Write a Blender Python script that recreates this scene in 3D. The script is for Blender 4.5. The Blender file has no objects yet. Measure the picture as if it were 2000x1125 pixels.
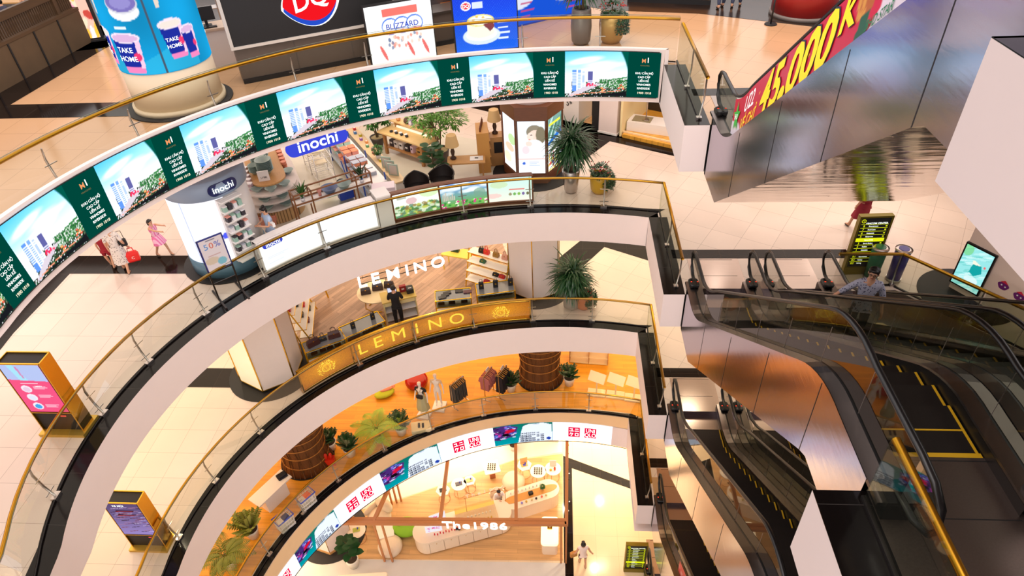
import bpy, bmesh, math, random
import numpy as np
from mathutils import Vector, Matrix, Euler
random.seed(7)
S = bpy.context.scene
C = S.collection
# ---------------------------------------------------------------- camera
CAM = np.array([-2.73556, -14.01366, 25.67493]); ROT = (0.903858, 0.044077, 0.057389); FPX = 1303.954
cd = bpy.data.cameras.new('camera'); cam = bpy.data.objects.new('camera', cd); C.objects.link(cam)
cam.location = CAM; cam.rotation_euler = ROT
cd.sensor_width = 36.0; cd.lens = FPX / 2000 * 36.0; cd.clip_end = 300
S.camera = cam
# ---------------------------------------------------------------- world, lights, exposure
S.view_settings.view_transform = 'Standard'; S.view_settings.look = 'None'
S.view_settings.gamma = 1.0; S.view_settings.exposure = 0.08
try: S.view_settings.use_curve_mapping = False
except Exception: pass
w = bpy.data.worlds.new('atrium_air'); S.world = w; w.use_nodes = True
bg = w.node_tree.nodes['Background']; bg.inputs[0].default_value = (1.0, 0.915, 0.895, 1); bg.inputs[1].default_value = 1.35
def area(name, loc, size, power, col, rot=(0, 0, 0), spread=None):
    l = bpy.data.lights.new(name, 'AREA'); l.shape = 'RECTANGLE'; l.size, l.size_y = size
    l.energy = power; l.color = col
    if spread: l.spread = spread
    o = bpy.data.objects.new(name, l); C.objects.link(o); o.location = loc; o.rotation_euler = rot
    return o
# soffit lights above each gallery floor (left side and back), then two added fills for the fascias and the atrium
LV = dict(F=24.0, A=19.2, B=14.4, C=9.6, D=4.8, E=0.0)
GL = {'A': (240, (1.0, .80, .62)), 'B': (980, (1.0, .89, .80)), 'C': (1120, (1.0, .84, .60)),
      'D': (1300, (1.0, .80, .46)), 'E': (2900, (1.0, .85, .60))}
for k, (pw, col) in GL.items():
    z = LV[k] + (3.12 if k == 'E' else 3.5)
    area('ceiling_lamps_back', (-6, 11.5, z), (22, 12), pw, col)
    area('ceiling_lamps_left', (-18, -1, z), (8, 14), pw * .45, col)
    area('ceiling_lamps_right', (7, 6, z), (7, 7), pw * .22, col)
area('fascia_fill', (-5, -21, 20), (18, 8), 1100, (1.0, .94, .90), rot=(math.radians(75), 0, 0))  # added unseen fill behind the camera, brightens the curved fascias
area('atrium_overhead_fill', (-5, -5, 36), (14, 12), 1500, (1.0, .88, .84))  # added unseen overhead light, gives the floors their glossy reflections
def downlight(x, y, z, power, col):
    l = bpy.data.lights.new('ceiling_downlight', 'SPOT'); l.energy = power; l.color = col; l.spot_size = math.radians(110); l.spot_blend = .6; l.shadow_soft_size = .06
    o = bpy.data.objects.new('ceiling_downlight', l); C.objects.link(o); o.location = (x, y, z)
DL = {'A': [(-16, 3), (-9, 6.5), (-2, 8), (3, 6)], 'B': [(-17, -2), (-15.5, 3.5), (-9, 7), (-1.8, 7.5), (2.5, 4.2), (6, 5), (8.2, 3)],
      'C': [(-15, -3), (-14.5, 3), (-8, 6.5), (-1.5, 7), (2, 3)], 'D': [(-10, 4), (-4, 7), (-.5, 5)], 'E': [(-1.2, 2), (-2.6, 5), (-.8, 5.5), (-7, 4)]}
for k, pts in DL.items():
    for x, y in pts: downlight(x, y, LV[k] + (3.1 if k == 'E' else 3.45), 130, GL[k][1])
# ---------------------------------------------------------------- pixel (2000x1125) to a point on a floor plane / wall plane
RM = np.array(Euler(ROT, 'XYZ').to_matrix())
def _ray(x, y): return RM @ np.array([(x - 1000) / FPX, -(y - 562.5) / FPX, -1.0])
def F(x, y, z):
    if isinstance(z, str): z = LV[z]
    d = _ray(x, y); t = (z - CAM[2]) / d[2]; return Vector(CAM + t * d)
def FX(x, y, X):
    d = _ray(x, y); t = (X - CAM[0]) / d[0]; return Vector(CAM + t * d)
def FY(x, y, Y):
    d = _ray(x, y); t = (Y - CAM[1]) / d[1]; return Vector(CAM + t * d)
def zover(fx, fy, tx, ty, L):
    """height above floor L of the pixel (tx,ty) seen straight above floor pixel (fx,fy)"""
    p = F(fx, fy, L); d = _ray(tx, ty)
    t = (p.x - CAM[0]) * d[0] + (p.y - CAM[1]) * d[1]; t /= d[0] ** 2 + d[1] ** 2
    return CAM[2] + t * d[2] - p.z
# ---------------------------------------------------------------- materials
def lin(c):
    return tuple(((v / 255) / 12.92 if v / 255 <= .04045 else (((v / 255) + .055) / 1.055) ** 2.4) for v in c)
MC = {}
def mat(name, col=(200, 200, 200), rough=.5, metal=0.0, em=0.0, noise=0.0, nscale=8.0, bump=0.0, emcol=None, coat=0.0, stretch=None):
    if name in MC: return MC[name]
    m = bpy.data.materials.new(name); m.use_nodes = True; n = m.node_tree.nodes; l = m.node_tree.links
    b = n['Principled BSDF']; c = lin(col) + (1,)
    b.inputs['Base Color'].default_value = c; b.inputs['Roughness'].default_value = rough; b.inputs['Metallic'].default_value = metal
    if coat: b.inputs['Coat Weight'].default_value = coat; b.inputs['Coat Roughness'].default_value = .08
    if em:
        b.inputs['Emission Color'].default_value = (lin(emcol) + (1,)) if emcol else c
        b.inputs['Emission Strength'].default_value = em
    if noise or bump:
        tc = n.new('ShaderNodeTexCoord'); mp = n.new('ShaderNodeMapping'); nz = n.new('ShaderNodeTexNoise')
        l.new(tc.outputs['Object'], mp.inputs[0]); l.new(mp.outputs[0], nz.inputs['Vector'])
        if stretch: mp.inputs['Scale'].default_value = stretch
        nz.inputs['Scale'].default_value = nscale; nz.inputs['Detail'].default_value = 3
        if noise:
            mr = n.new('ShaderNodeMapRange'); mr.inputs[3].default_value = 1 - noise; mr.inputs[4].default_value = 1 + noise
            l.new(nz.outputs[0], mr.inputs[0])
            mx = n.new('ShaderNodeVectorMath'); mx.operation = 'SCALE'; mx.inputs[0].default_value = c[:3]
            l.new(mr.outputs[0], mx.inputs['Scale']); l.new(mx.outputs[0], b.inputs['Base Color'])
        if bump:
            bp = n.new('ShaderNodeBump'); bp.inputs['Strength'].default_value = bump; bp.inputs['Distance'].default_value = .05
            l.new(nz.outputs[0], bp.inputs['Height']); l.new(bp.outputs[0], b.inputs['Normal'])
    MC[name] = m; return m
def glow(name, col, st=1.0):
    if name in MC: return MC[name]
    m = bpy.data.materials.new(name); m.use_nodes = True; n = m.node_tree.nodes; n.remove(n['Principled BSDF'])
    e = n.new('ShaderNodeEmission'); e.inputs[0].default_value = lin(col) + (1,); e.inputs[1].default_value = st
    m.node_tree.links.new(e.outputs[0], n['Material Output'].inputs[0]); MC[name] = m; return m
def picmat(st=1.0, lit=True):
    name = 'picture_glow_%.2f' % st if lit else 'printed_picture'
    if name in MC: return MC[name]
    m = bpy.data.materials.new(name); m.use_nodes = True; n = m.node_tree.nodes; l = m.node_tree.links
    a = n.new('ShaderNodeVertexColor'); a.layer_name = 'Col'
    if lit:
        n.remove(n['Principled BSDF']); e = n.new('ShaderNodeEmission'); e.inputs[1].default_value = st
        l.new(a.outputs[0], e.inputs[0]); l.new(e.outputs[0], n['Material Output'].inputs[0])
    else:
        l.new(a.outputs[0], n['Principled BSDF'].inputs['Base Color']); n['Principled BSDF'].inputs['Roughness'].default_value = .35
    MC[name] = m; return m
def glassmat(name, tint=(232, 240, 228), gl=.10, rough=0.02):
    if name in MC: return MC[name]
    m = bpy.data.materials.new(name); m.use_nodes = True; n = m.node_tree.nodes; l = m.node_tree.links
    n.remove(n['Principled BSDF']); t = n.new('ShaderNodeBsdfTransparent'); g = n.new('ShaderNodeBsdfGlossy'); x = n.new('ShaderNodeMixShader')
    t.inputs[0].default_value = lin(tint) + (1,); g.inputs['Roughness'].default_value = rough
    lw = n.new('ShaderNodeLayerWeight'); lw.inputs[0].default_value = .35
    mr = n.new('ShaderNodeMapRange'); mr.inputs[3].default_value = gl * .5; mr.inputs[4].default_value = min(1, gl * 6)
    l.new(lw.outputs['Fresnel'], mr.inputs[0]); l.new(mr.outputs[0], x.inputs[0])
    l.new(t.outputs[0], x.inputs[1]); l.new(g.outputs[0], x.inputs[2]); l.new(x.outputs[0], n['Material Output'].inputs[0])
    MC[name] = m; return m
def gridmat(name, col, line, size=(.9, .9), rough=.15, lw=.006, rot=0.0, off=(0, 0), var=.05, split=None, nz=0.0, metal=0, brickoff=0.0, bump=0):
    """tiles or planks in world coordinates; split=(x, rot2): rotated beyond world x"""
    if name in MC: return MC[name]
    m = bpy.data.materials.new(name); m.use_nodes = True; n = m.node_tree.nodes; l = m.node_tree.links
    b = n['Principled BSDF']; b.inputs['Roughness'].default_value = rough; b.inputs['Metallic'].default_value = metal
    g = n.new('ShaderNodeNewGeometry'); mp = n.new('ShaderNodeMapping'); mp.inputs['Location'].default_value = (off[0], off[1], 0); mp.inputs['Rotation'].default_value = (0, 0, rot)
    l.new(g.outputs['Position'], mp.inputs[0]); vec = mp.outputs[0]
    if split:
        m2 = n.new('ShaderNodeMapping'); m2.inputs['Rotation'].default_value = (0, 0, split[1]); l.new(g.outputs['Position'], m2.inputs[0])
        sx = n.new('ShaderNodeSeparateXYZ'); l.new(g.outputs['Position'], sx.inputs[0])
        gt = n.new('ShaderNodeMath'); gt.operation = 'GREATER_THAN'; gt.inputs[1].default_value = split[0]; l.new(sx.outputs[0], gt.inputs[0])
        mx = n.new('ShaderNodeMix'); mx.data_type = 'VECTOR'; l.new(gt.outputs[0], mx.inputs[0]); l.new(vec, mx.inputs[4]); l.new(m2.outputs[0], mx.inputs[5]); vec = mx.outputs[1]
    br = n.new('ShaderNodeTexBrick'); br.offset = brickoff; br.squash = 1; l.new(vec, br.inputs[0])
    br.inputs['Scale'].default_value = 1.0; br.inputs['Mortar Size'].default_value = lw; br.inputs['Mortar Smooth'].default_value = .2
    br.inputs['Brick Width'].default_value = size[0]; br.inputs['Row Height'].default_value = size[1]
    c = lin(col); br.inputs['Color1'].default_value = tuple(min(1, v * (1 + var)) for v in c) + (1,)
    br.inputs['Color2'].default_value = tuple(v * (1 - var) for v in c) + (1,); br.inputs['Mortar'].default_value = lin(line) + (1,)
    out = br.outputs[0]
    if nz:
        no = n.new('ShaderNodeTexNoise'); no.inputs['Scale'].default_value = .6; no.inputs['Detail'].default_value = 6
        if brickoff:
            m3 = n.new('ShaderNodeMapping'); m3.inputs['Scale'].default_value = (1, 14, 1); l.new(vec, m3.inputs[0]); l.new(m3.outputs[0], no.inputs[0])
        else: l.new(vec, no.inputs[0])
        mr = n.new('ShaderNodeMapRange'); mr.inputs[1].default_value = .3; mr.inputs[2].default_value = .7; mr.inputs[3].default_value = 1 - nz; mr.inputs[4].default_value = 1 + nz; l.new(no.outputs[0], mr.inputs[0])
        sc = n.new('ShaderNodeVectorMath'); sc.operation = 'SCALE'; l.new(out, sc.inputs[0]); l.new(mr.outputs[0], sc.inputs['Scale']); out = sc.outputs[0]
    l.new(out, b.inputs['Base Color'])
    MC[name] = m; return m
# ---------------------------------------------------------------- mesh building
class MB:
    def __init__(s): s.v = []; s.f = []; s.m = []; s.sm = []; s.cur = 0; s.smooth = False
    def add(s, vs, fs, sm=None):
        o = len(s.v); s.v += [tuple(v) for v in vs]
        for f in fs: s.f.append([i + o for i in f]); s.m.append(s.cur); s.sm.append(s.smooth if sm is None else sm)
        return s
    def xf(s, start, M):
        for i in range(start, len(s.v)): s.v[i] = tuple(M @ Vector(s.v[i]))
    def box(s, c, d, rz=0, rx=0, ry=0):
        x, y, z = d[0] / 2, d[1] / 2, d[2] / 2
        M = Matrix.Translation(c) @ Euler((rx, ry, rz)).to_matrix().to_4x4()
        vs = [M @ Vector(p) for p in ((-x, -y, -z), (x, -y, -z), (x, y, -z), (-x, y, -z), (-x, -y, z), (x, -y, z), (x, y, z), (-x, y, z))]
        return s.add(vs, [(0, 3, 2, 1), (4, 5, 6, 7), (0, 1, 5, 4), (1, 2, 6, 5), (2, 3, 7, 6), (3, 0, 4, 7)], False)
    def rbox(s, c, d, r=.03, rz=0, seg=4):
        """box with rounded vertical corners and a small top chamfer"""
        x, y, z = d[0] / 2, d[1] / 2, d[2] / 2; r = min(r, x * .99, y * .99); pts = []
        for cx, cy, a0 in ((x - r, y - r, 0), (-x + r, y - r, 90), (-x + r, -y + r, 180), (x - r, -y + r, 270)):
            for k in range(seg + 1):
                a = math.radians(a0 + 90 * k / seg); pts.append((cx + r * math.cos(a), cy + r * math.sin(a)))
        M = Matrix.Translation(c) @ Matrix.Rotation(rz, 4, 'Z'); n = len(pts); ch = min(r * .4, z * .5)
        k1 = (x - ch) / x; k2 = (y - ch) / y
        vs = [M @ Vector((p[0], p[1], -z)) for p in pts] + [M @ Vector((p[0], p[1], z - ch)) for p in pts] + [M @ Vector((p[0] * k1, p[1] * k2, z)) for p in pts]
        fs = [tuple(range(n - 1, -1, -1)), tuple(range(2 * n, 3 * n))]
        for a in (0, n): fs += [(a + i, a + (i + 1) % n, a + n + (i + 1) % n, a + n + i) for i in range(n)]
        return s.add(vs, fs, False)
    def prism(s, pts, z0, z1, cap=True):
        n = len(pts); vs = [(p[0], p[1], z0) for p in pts] + [(p[0], p[1], z1) for p in pts]
        fs = [(i, (i + 1) % n, n + (i + 1) % n, n + i) for i in range(n)]
        if cap: fs += [tuple(range(n - 1, -1, -1)), tuple(range(n, 2 * n))]
        return s.add(vs, fs, False)
    def cyl(s, c, r, h, seg=20, r2=None, cap=True):
        return s.lathe([(r, 0), (r if r2 is None else r2, h)], c, seg, cap)
    def lathe(s, prof, c=(0, 0, 0), seg=24, cap=True, sm=True, sx=1, sy=1):
        n = seg; vs = []
        for r, z in prof: vs += [(c[0] + sx * r * math.cos(2 * math.pi * i / n), c[1] + sy * r * math.sin(2 * math.pi * i / n), c[2] + z) for i in range(n)]
        o = len(s.v); fs = []
        for k in range(len(prof) - 1): fs += [(k * n + i, k * n + (i + 1) % n, (k + 1) * n + (i + 1) % n, (k + 1) * n + i) for i in range(n)]
        s.add(vs, fs, sm)
        if cap:
            for ring, rev in ((0, True), (len(prof) - 1, False)):
                if prof[ring][0] > 1e-4:
                    idx = [o + ring * n + i for i in range(n)]
                    s.f.append(idx[::-1] if rev else idx); s.m.append(s.cur); s.sm.append(False)
        return s
    def ball(s, c, r, seg=12, rings=8, M=None):
        if not hasattr(r, '__len__'): r = (r, r, r)
        o = len(s.v); vs = []; fs = []
        for j in range(rings + 1):
            a = math.pi * j / rings
            for i in range(seg):
                b = 2 * math.pi * i / seg; p = Vector((r[0] * math.sin(a) * math.cos(b), r[1] * math.sin(a) * math.sin(b), -r[2] * math.cos(a)))
                if M is not None: p = M @ p
                vs.append((c[0] + p[0], c[1] + p[1], c[2] + p[2]))
        for j in range(rings): fs += [(j * seg + i, j * seg + (i + 1) % seg, (j + 1) * seg + (i + 1) % seg, (j + 1) * seg + i) for i in range(seg)]
        return s.add(vs, fs, True)
    def tube(s, path, r, seg=8, closed=False, sm=True, flat=1.0, up=None):
        path = [Vector(p) for p in path]; n = len(path); rr = r if hasattr(r, '__len__') else [r] * n
        vs = []; U = Vector(up) if up else None
        for i, p in enumerate(path):
            a = path[(i - 1) % n] if (closed or i > 0) else p; b = path[(i + 1) % n] if (closed or i < n - 1) else p
            t = (b - a).normalized() if (b - a).length > 1e-9 else Vector((0, 0, 1))
            u0 = U if U is not None else (Vector((0, 0, 1)) if abs(t.z) < .9 else Vector((1, 0, 0)))
            x = t.cross(u0).normalized(); y = x.cross(t).normalized()
            for k in range(seg):
                an = 2 * math.pi * (k + .5) / seg; vs.append(p + x * rr[i] * math.cos(an) + y * rr[i] * flat * math.sin(an))
        fs = []; m = n if closed else n - 1
        for i in range(m):
            for k in range(seg):
                j = (i + 1) % n; fs.append((i * seg + k, i * seg + (k + 1) % seg, j * seg + (k + 1) % seg, j * seg + k))
        if not closed: fs += [tuple(range(seg)), tuple((n - 1) * seg + k for k in range(seg - 1, -1, -1))]
        return s.add(vs, fs, sm)
    def bar(s, a, b, w, d=None, up=None):
        """square bar from a to b"""
        r = w / math.sqrt(2); return s.tube([a, b], r, 4, sm=False, flat=(d or w) / w, up=up)
    def ribbon(s, A, B, th=0):
        """strip between two polylines"""
        n = len(A); vs = [tuple(p) for p in A] + [tuple(p) for p in B]
        return s.add(vs, [(i, i + 1, n + i + 1, n + i) for i in range(n - 1)])
    def sweep(s, rings, closed=True, cap=True, sm=False):
        """rings: list of equal-length point lists"""
        k = len(rings[0]); vs = [tuple(p) for r in rings for p in r]; fs = []
        for i in range(len(rings) - 1):
            for j in range(k if closed else k - 1): fs.append((i * k + j, i * k + (j + 1) % k, (i + 1) * k + (j + 1) % k, (i + 1) * k + j))
        if cap: fs += [tuple(range(k - 1, -1, -1)), tuple((len(rings) - 1) * k + j for j in range(k))]
        return s.add(vs, fs, sm)
    def mesh(s, name, mats):
        me = bpy.data.meshes.new(name); me.from_pydata(s.v, [], s.f)
        for m in (mats if isinstance(mats, (list, tuple)) else [mats]): me.materials.append(m)
        me.polygons.foreach_set('material_index', s.m); me.polygons.foreach_set('use_smooth', s.sm); me.update(); return me
    def build(s, name, mats, parent=None, loc=None, rz=0, **kw):
        o = bpy.data.objects.new(name, s.mesh(name, mats)); C.objects.link(o)
        if parent: o.parent = parent
        if loc is not None: o.location = loc
        if rz: o.rotation_euler.z = rz
        tag(o, **kw); return o
def tag(o, label=None, cat=None, group=None, kind=None):
    if label: o['label'] = label
    if cat: o['category'] = cat
    if group: o['group'] = group
    if kind: o['kind'] = kind
    return o
def struct(name, mb, m): return mb.build(name, m, kind='structure')
def thing(name, loc, label, cat, rz=0, group=None):
    o = bpy.data.objects.new(name, None); C.objects.link(o); o.location = loc; o.rotation_euler = (0, 0, rz); o.empty_display_size = .1
    tag(o, label, cat, group); return o
def dup(root, loc=None, rz=None, label=None, group=None, scale=None):
    kids = {}
    for o in C.objects:
        if o.parent: kids.setdefault(o.parent, []).append(o)
    r = root.copy(); C.objects.link(r)
    if loc is not None: r.location = loc
    if rz is not None: r.rotation_euler = (0, 0, rz)
    if scale is not None: r.scale = (scale,) * 3 if not hasattr(scale, '__len__') else scale
    if label: r['label'] = label
    if group: r['group'] = group
    def rec(a, b):
        for ch in kids.get(a, []):
            c = ch.copy(); C.objects.link(c); c.parent = b; rec(ch, c)
    rec(root, r); return r
# text as mesh data: list of (verts, faces) in the xy plane, centred
TC = {}
def textgeo(t, size=1.0, bold=False, align='CENTER', ext=0.0, res=3):
    key = (t, bold, align, ext, res)
    if key not in TC:
        cu = bpy.data.curves.new('t', 'FONT'); cu.body = t; cu.align_x = align; cu.align_y = 'CENTER'; cu.extrude = ext; cu.resolution_u = res
        if bold: cu.offset = .011 if bold is True else bold
        ob = bpy.data.objects.new('t', cu); C.objects.link(ob); dg = bpy.context.evaluated_depsgraph_get(); dg.update()
        me = bpy.data.meshes.new_from_object(ob.evaluated_get(dg)); TC[key] = ([tuple(v.co) for v in me.vertices], [tuple(p.vertices) for p in me.polygons])
        bpy.data.objects.remove(ob); bpy.data.curves.remove(cu); bpy.data.meshes.remove(me)
    v, f = TC[key]
    return [(a * size, b * size, c * size) for a, b, c in v], f
def addtext(mb, t, fn, size, bold=False, align='CENTER', ext=0.0, sx=1.0, x0=0, y0=0):
    """fn(x, y, z)->3d point maps the flat text"""
    v, f = textgeo(t, size, bold, align, ext)
    mb.add([fn(a * sx + x0, b + y0, c) for a, b, c in v], f, False); return mb
# pictures painted with numpy on a grid of vertex colours (screens, posters)
def pic(name, nu, nv, fn, paint, parent=None, st=1.0, lit=True, **kw):
    U, V = np.meshgrid(np.linspace(0, 1, nu), np.linspace(0, 1, nv))
    I = np.clip(paint(U, V), 0, 1).reshape(-1, 3)
    vs = [tuple(fn(u, v)) for v in np.linspace(0, 1, nv) for u in np.linspace(0, 1, nu)]
    fs = [(j * nu + i, j * nu + i + 1, (j + 1) * nu + i + 1, (j + 1) * nu + i) for j in range(nv - 1) for i in range(nu - 1)]
    me = bpy.data.meshes.new(name); me.from_pydata(vs, [], fs); a = me.color_attributes.new('Col', 'FLOAT_COLOR', 'POINT')
    L = np.where(I <= .04045, I / 12.92, ((I + .055) / 1.055) ** 2.4); a.data.foreach_set('color', np.c_[L, np.ones(len(L))].astype(np.float32).ravel())
    me.materials.append(picmat(st, lit)); me.polygons.foreach_set('use_smooth', [True] * len(fs)); me.update()
    o = bpy.data.objects.new(name, me); C.objects.link(o)
    if parent: o.parent = parent
    tag(o, **kw); return o
def rgb(*c): return np.array(c) / 255.0
class Can:
    """tiny painter on a UV grid (v up)"""
    def __init__(s, U, V, bgc): s.U = U; s.V = V; s.I = np.ones(U.shape + (3,)) * rgb(*bgc)
    def mask(s, m, c, a=1.0):
        m = np.clip(m, 0, 1)[..., None] * a; s.I = s.I * (1 - m) + rgb(*c) * m; return s
    def ell(s, cx, cy, rx, ry, c, a=1.0, ang=0, soft=.05):
        x = s.U - cx; y = s.V - cy; ca, sa = math.cos(ang), math.sin(ang); X = x * ca + y * sa; Y = -x * sa + y * ca
        d = np.sqrt((X / rx) ** 2 + (Y / ry) ** 2); return s.mask((1 - d) / soft + .5, c, a)
    def rect(s, x0, y0, x1, y1, c, a=1.0):
        return s.mask(((s.U >= x0) & (s.U <= x1) & (s.V >= y0) & (s.V <= y1)).astype(float), c, a)
    def poly(s, pts, c, a=1.0):
        ins = np.zeros(s.U.shape, bool); n = len(pts)
        for i in range(n):
            x1, y1 = pts[i]; x2, y2 = pts[(i + 1) % n]
            if y1 == y2: continue
            k = ((s.V > min(y1, y2)) & (s.V <= max(y1, y2))); xi = x1 + (s.V - y1) * (x2 - x1) / (y2 - y1); ins ^= (k & (s.U < xi))
        return s.mask(ins.astype(float), c, a)
    def grad(s, c0, c1, y0=0, y1=1):
        t = np.clip((s.V - y0) / (y1 - y0), 0, 1)[..., None]; s.I = rgb(*c0) * (1 - t) + rgb(*c1) * t; return s
    def speck(s, x0, y0, x1, y1, cols, seed=0, dens=.9):
        r = np.random.RandomState(seed); k = r.randint(0, len(cols), s.U.shape); P = np.array([rgb(*c) for c in cols])[k]
        m = ((s.U >= x0) & (s.U <= x1) & (s.V >= y0) & (s.V <= y1) & (r.rand(*s.U.shape) < dens))[..., None]
        s.I = np.where(m, P, s.I); return s
    def lines(s, x0, x1, y, n, dy, h, c, seed=1, a=1.0):
        r = np.random.RandomState(seed)
        for k in range(n): s.rect(x0, y - k * dy, x0 + (x1 - x0) * (.55 + .45 * r.rand()), y - k * dy + h, c, a)
        return s
# ================================================================ shared materials
WHITE = mat('white_plaster', (238, 222, 216), .6, noise=.015, nscale=3)
BLACKT = gridmat('black_granite_ledge', (16, 12, 11), (44, 40, 38), (1.2, 1.2), rough=.14, lw=.006, var=.25)
TILE = gridmat('cream_floor_tile', (222, 204, 190), (170, 152, 140), (.9, .9), rough=.14, lw=.005, off=(0, -.02), var=.03, split=(-6.5, math.radians(30)), nz=.04)
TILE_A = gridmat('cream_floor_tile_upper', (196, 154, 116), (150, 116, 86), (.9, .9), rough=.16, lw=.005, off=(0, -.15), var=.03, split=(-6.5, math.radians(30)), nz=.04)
BAND = gridmat('black_floor_granite', (24, 17, 15), (50, 42, 38), (.9, .9), rough=.1, lw=.006, var=.3)
for q_ in (BLACKT, BAND): q_.node_tree.nodes['Principled BSDF'].inputs['Specular IOR Level'].default_value = .2
GOLD = mat('brushed_gold', (190, 138, 42), .28, 1.0)
GOLDP = mat('polished_gold', (214, 170, 60), .2, 1.0)
STEEL = mat('brushed_steel', (196, 188, 184), .3, 1.0)
DARKM = mat('dark_metal', (40, 36, 34), .35, .6)
BLACK = mat('black_rubber', (14, 13, 14), .32)
BLK = mat('black_matt', (20, 18, 20), .6)
WHT = mat('white_gloss', (240, 236, 232), .3)
GLASS = glassmat('balustrade_glass', (238, 240, 232), .022)
GLASSD = glassmat('escalator_glass', (206, 210, 198), .10)
WALNUT = mat('walnut_wood', (112, 66, 40), .4, noise=.25, nscale=5, stretch=(1, 1, 6))
OAK = mat('oak_wood', (200, 150, 92), .45, noise=.15, nscale=5, stretch=(1, 6, 1))
# ================================================================ gallery rims fitted as r(angle) about one centre
C0 = Vector((-2.4, -6.0, 0)); TH0 = math.atan2(9.8, 2.4); TH1 = math.radians(212)
def edge(px, z, deg=3):
    P = [F(x, y, z) for x, y in px]; a = [math.atan2(p.y - C0.y, p.x - C0.x) % (2 * math.pi) for p in P]; r = [math.hypot(p.x - C0.x, p.y - C0.y) for p in P]
    return (np.polyfit(a, r, deg), min(a), max(a), z)
def ep(e, th, dr=0, z=None):
    c, a0, a1, z0 = e; r = np.polyval(c, min(max(th, a0 - .08), a1)) + dr
    return Vector((C0.x + r * math.cos(th), C0.y + r * math.sin(th), z0 if z is None else z))
RIM = {
 'B': [(1268,425),(1160,416),(1090,415),(983,420),(900,432),(850,440),(800,450),(667,491),(600,520),(537,555),(469,593),(400,642),(347,685),(292,737),(254,787),(210,850),(176,908),(148,971),(129,1023),(118,1075)],
 'C': [(1247,651),(1197,644),(1090,637),(983,644),(891,661),(805,683),(742,709),(674,742),(619,778),(550,830),(476,894),(435,943),(397,1009),(366,1075),(347,1125)],
 'D': [(1229,818),(1160,807),(1080,805),(1000,810),(950,819),(880,836),(814,863),(750,894),(652,957),(597,1007),(548,1075),(517,1125)]}
RIMB = {
 'B': [(1258,481),(1197,473),(1083,470),(957,479),(850,496),(800,508),(694,544),(620,575),(546,615),(485,654),(444,684),(402,721),(366,758),(303,825),(287,850),(228,949),(203,1004),(179,1075)],
 'C': [(1239,697),(1191,689),(1090,686),(983,695),(950,698),(852,721),(797,741),(715,778),(660,808),(600,850),(548,897),(496,949),(460,996),(413,1075),(389,1125)],
 'D': [(1227,876),(1196,869),(1079,861),(965,873),(856,905),(752,958),(678,1020),(641,1051),(603,1085)]}
LEDG = {
 'B': [(1300,411),(1250,407),(1090,400),(1037,401),(850,422),(742,447),(632,482),(516,532),(466,569),(397,618),(364,638),(325,673),(292,704),(262,735),(210,795),(165,850),(129,921),(110,960),(88,1015),(69,1075)],
 'C': [(1272,640),(1250,636),(1143,624),(1037,627),(925,643),(850,657),(811,666),(704,705),(602,764),(550,804),(496,850),(441,905),(399,960),(372,1007),(350,1040),(315,1125)],
 'D': [(1232,811),(1149,799),(1080,797),(1000,803),(950,809),(847,840),(750,881),(663,932),(597,982),(559,1026),(529,1075),(496,1125)]}
RAIL = {  # gold rail, 0.98 above the floor
 'B': [(1287,356),(1117,348),(1037,349),(850,371),(763,389),(728,397),(613,432),(500,486),(384,552),(317,600),(265,641),(218,685),(163,746),(136,776),(96,850),(60,908),(30,979),(11,1042),(3,1075)],
 'C': [(1271,596),(1143,583),(1037,583),(900,602),(850,612),(800,626),(699,674),(591,725),(560,745),(500,790),(464,825),(371,932),(315,1017),(269,1125)],
 'D': [(1240,779),(1107,768),(1000,765),(950,778),(847,800),(742,847),(707,872),(636,916),(567,974),(496,1075),(461,1125)]}
def lv(L): return LV[L]
E_TOP = {k: edge(v, LV[k]) for k, v in RIM.items()}
E_BOT = {k: edge(v, LV[k] - (1.62 if k == 'D' else 1.14)) for k, v in RIMB.items()}
E_LED = {k: edge(v, LV[k]) for k, v in LEDG.items()}
E_RAIL = {k: edge(v, LV[k] + .98) for k, v in RAIL.items()}
E_DT = edge([(1224,838),(1197,833),(1079,823),(1000,828),(965,834),(851,869),(741,925),(660,978),(647,1000),(600,1048),(581,1075)], 4.1)
E_DB = E_BOT['D']
# level A: the parapet carries the big screen
E_SCT = edge([(1301,98),(1223,94),(1090,93),(1010,95),(920,105),(850,112),(732,129),(620,153),(509,182),(410,214),(329,246),(262,274),(105,358),(0,429)], 19.6)
E_SCB = edge([(1288,201),(1200,196),(1090,199),(983,204),(920,212),(754,236),(613,264),(496,310),(375,361),(297,403),(182,480),(88,558),(64,582),(7,652)], 18.05)
E_RAIL['A'] = edge([(1328,37),(1200,35),(1010,38),(850,50),(707,75),(528,110),(454,130),(377,154),(320,172),(198,216),(132,250),(72,279),(0,317)], 20.3)
E_LED['A'] = (E_SCT[0] + np.array([0, 0, 0, .0]), E_SCT[1], E_SCT[2], 19.2); E_TOP['A'] = E_LED['A']; E_BOT['A'] = E_SCB
NTH = 90
TH = [TH0 + (TH1 - TH0) * i / NTH for i in range(NTH + 1)]
def th_at(x, y, z):
    p = F(x, y, z); return math.atan2(p.y - C0.y, p.x - C0.x) % (2 * math.pi)
XR = [(6.0, .2), (12.5, -7.2), (34, -7.2), (34, 34), (-42, 34), (-42, -24), (-14, -24)]
def floor_poly(L, dr=.0):
    e = E_LED[L]; arc = [ep(e, t, dr) for t in TH]
    arc[0] = Vector((.3, arc[0].y, 0)) if L != 'A' else Vector((0, arc[0].y, 0))
    return [(p.x, p.y) for p in arc[::-1]] + [(arc[0].x, 0.0)] + XR
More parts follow.
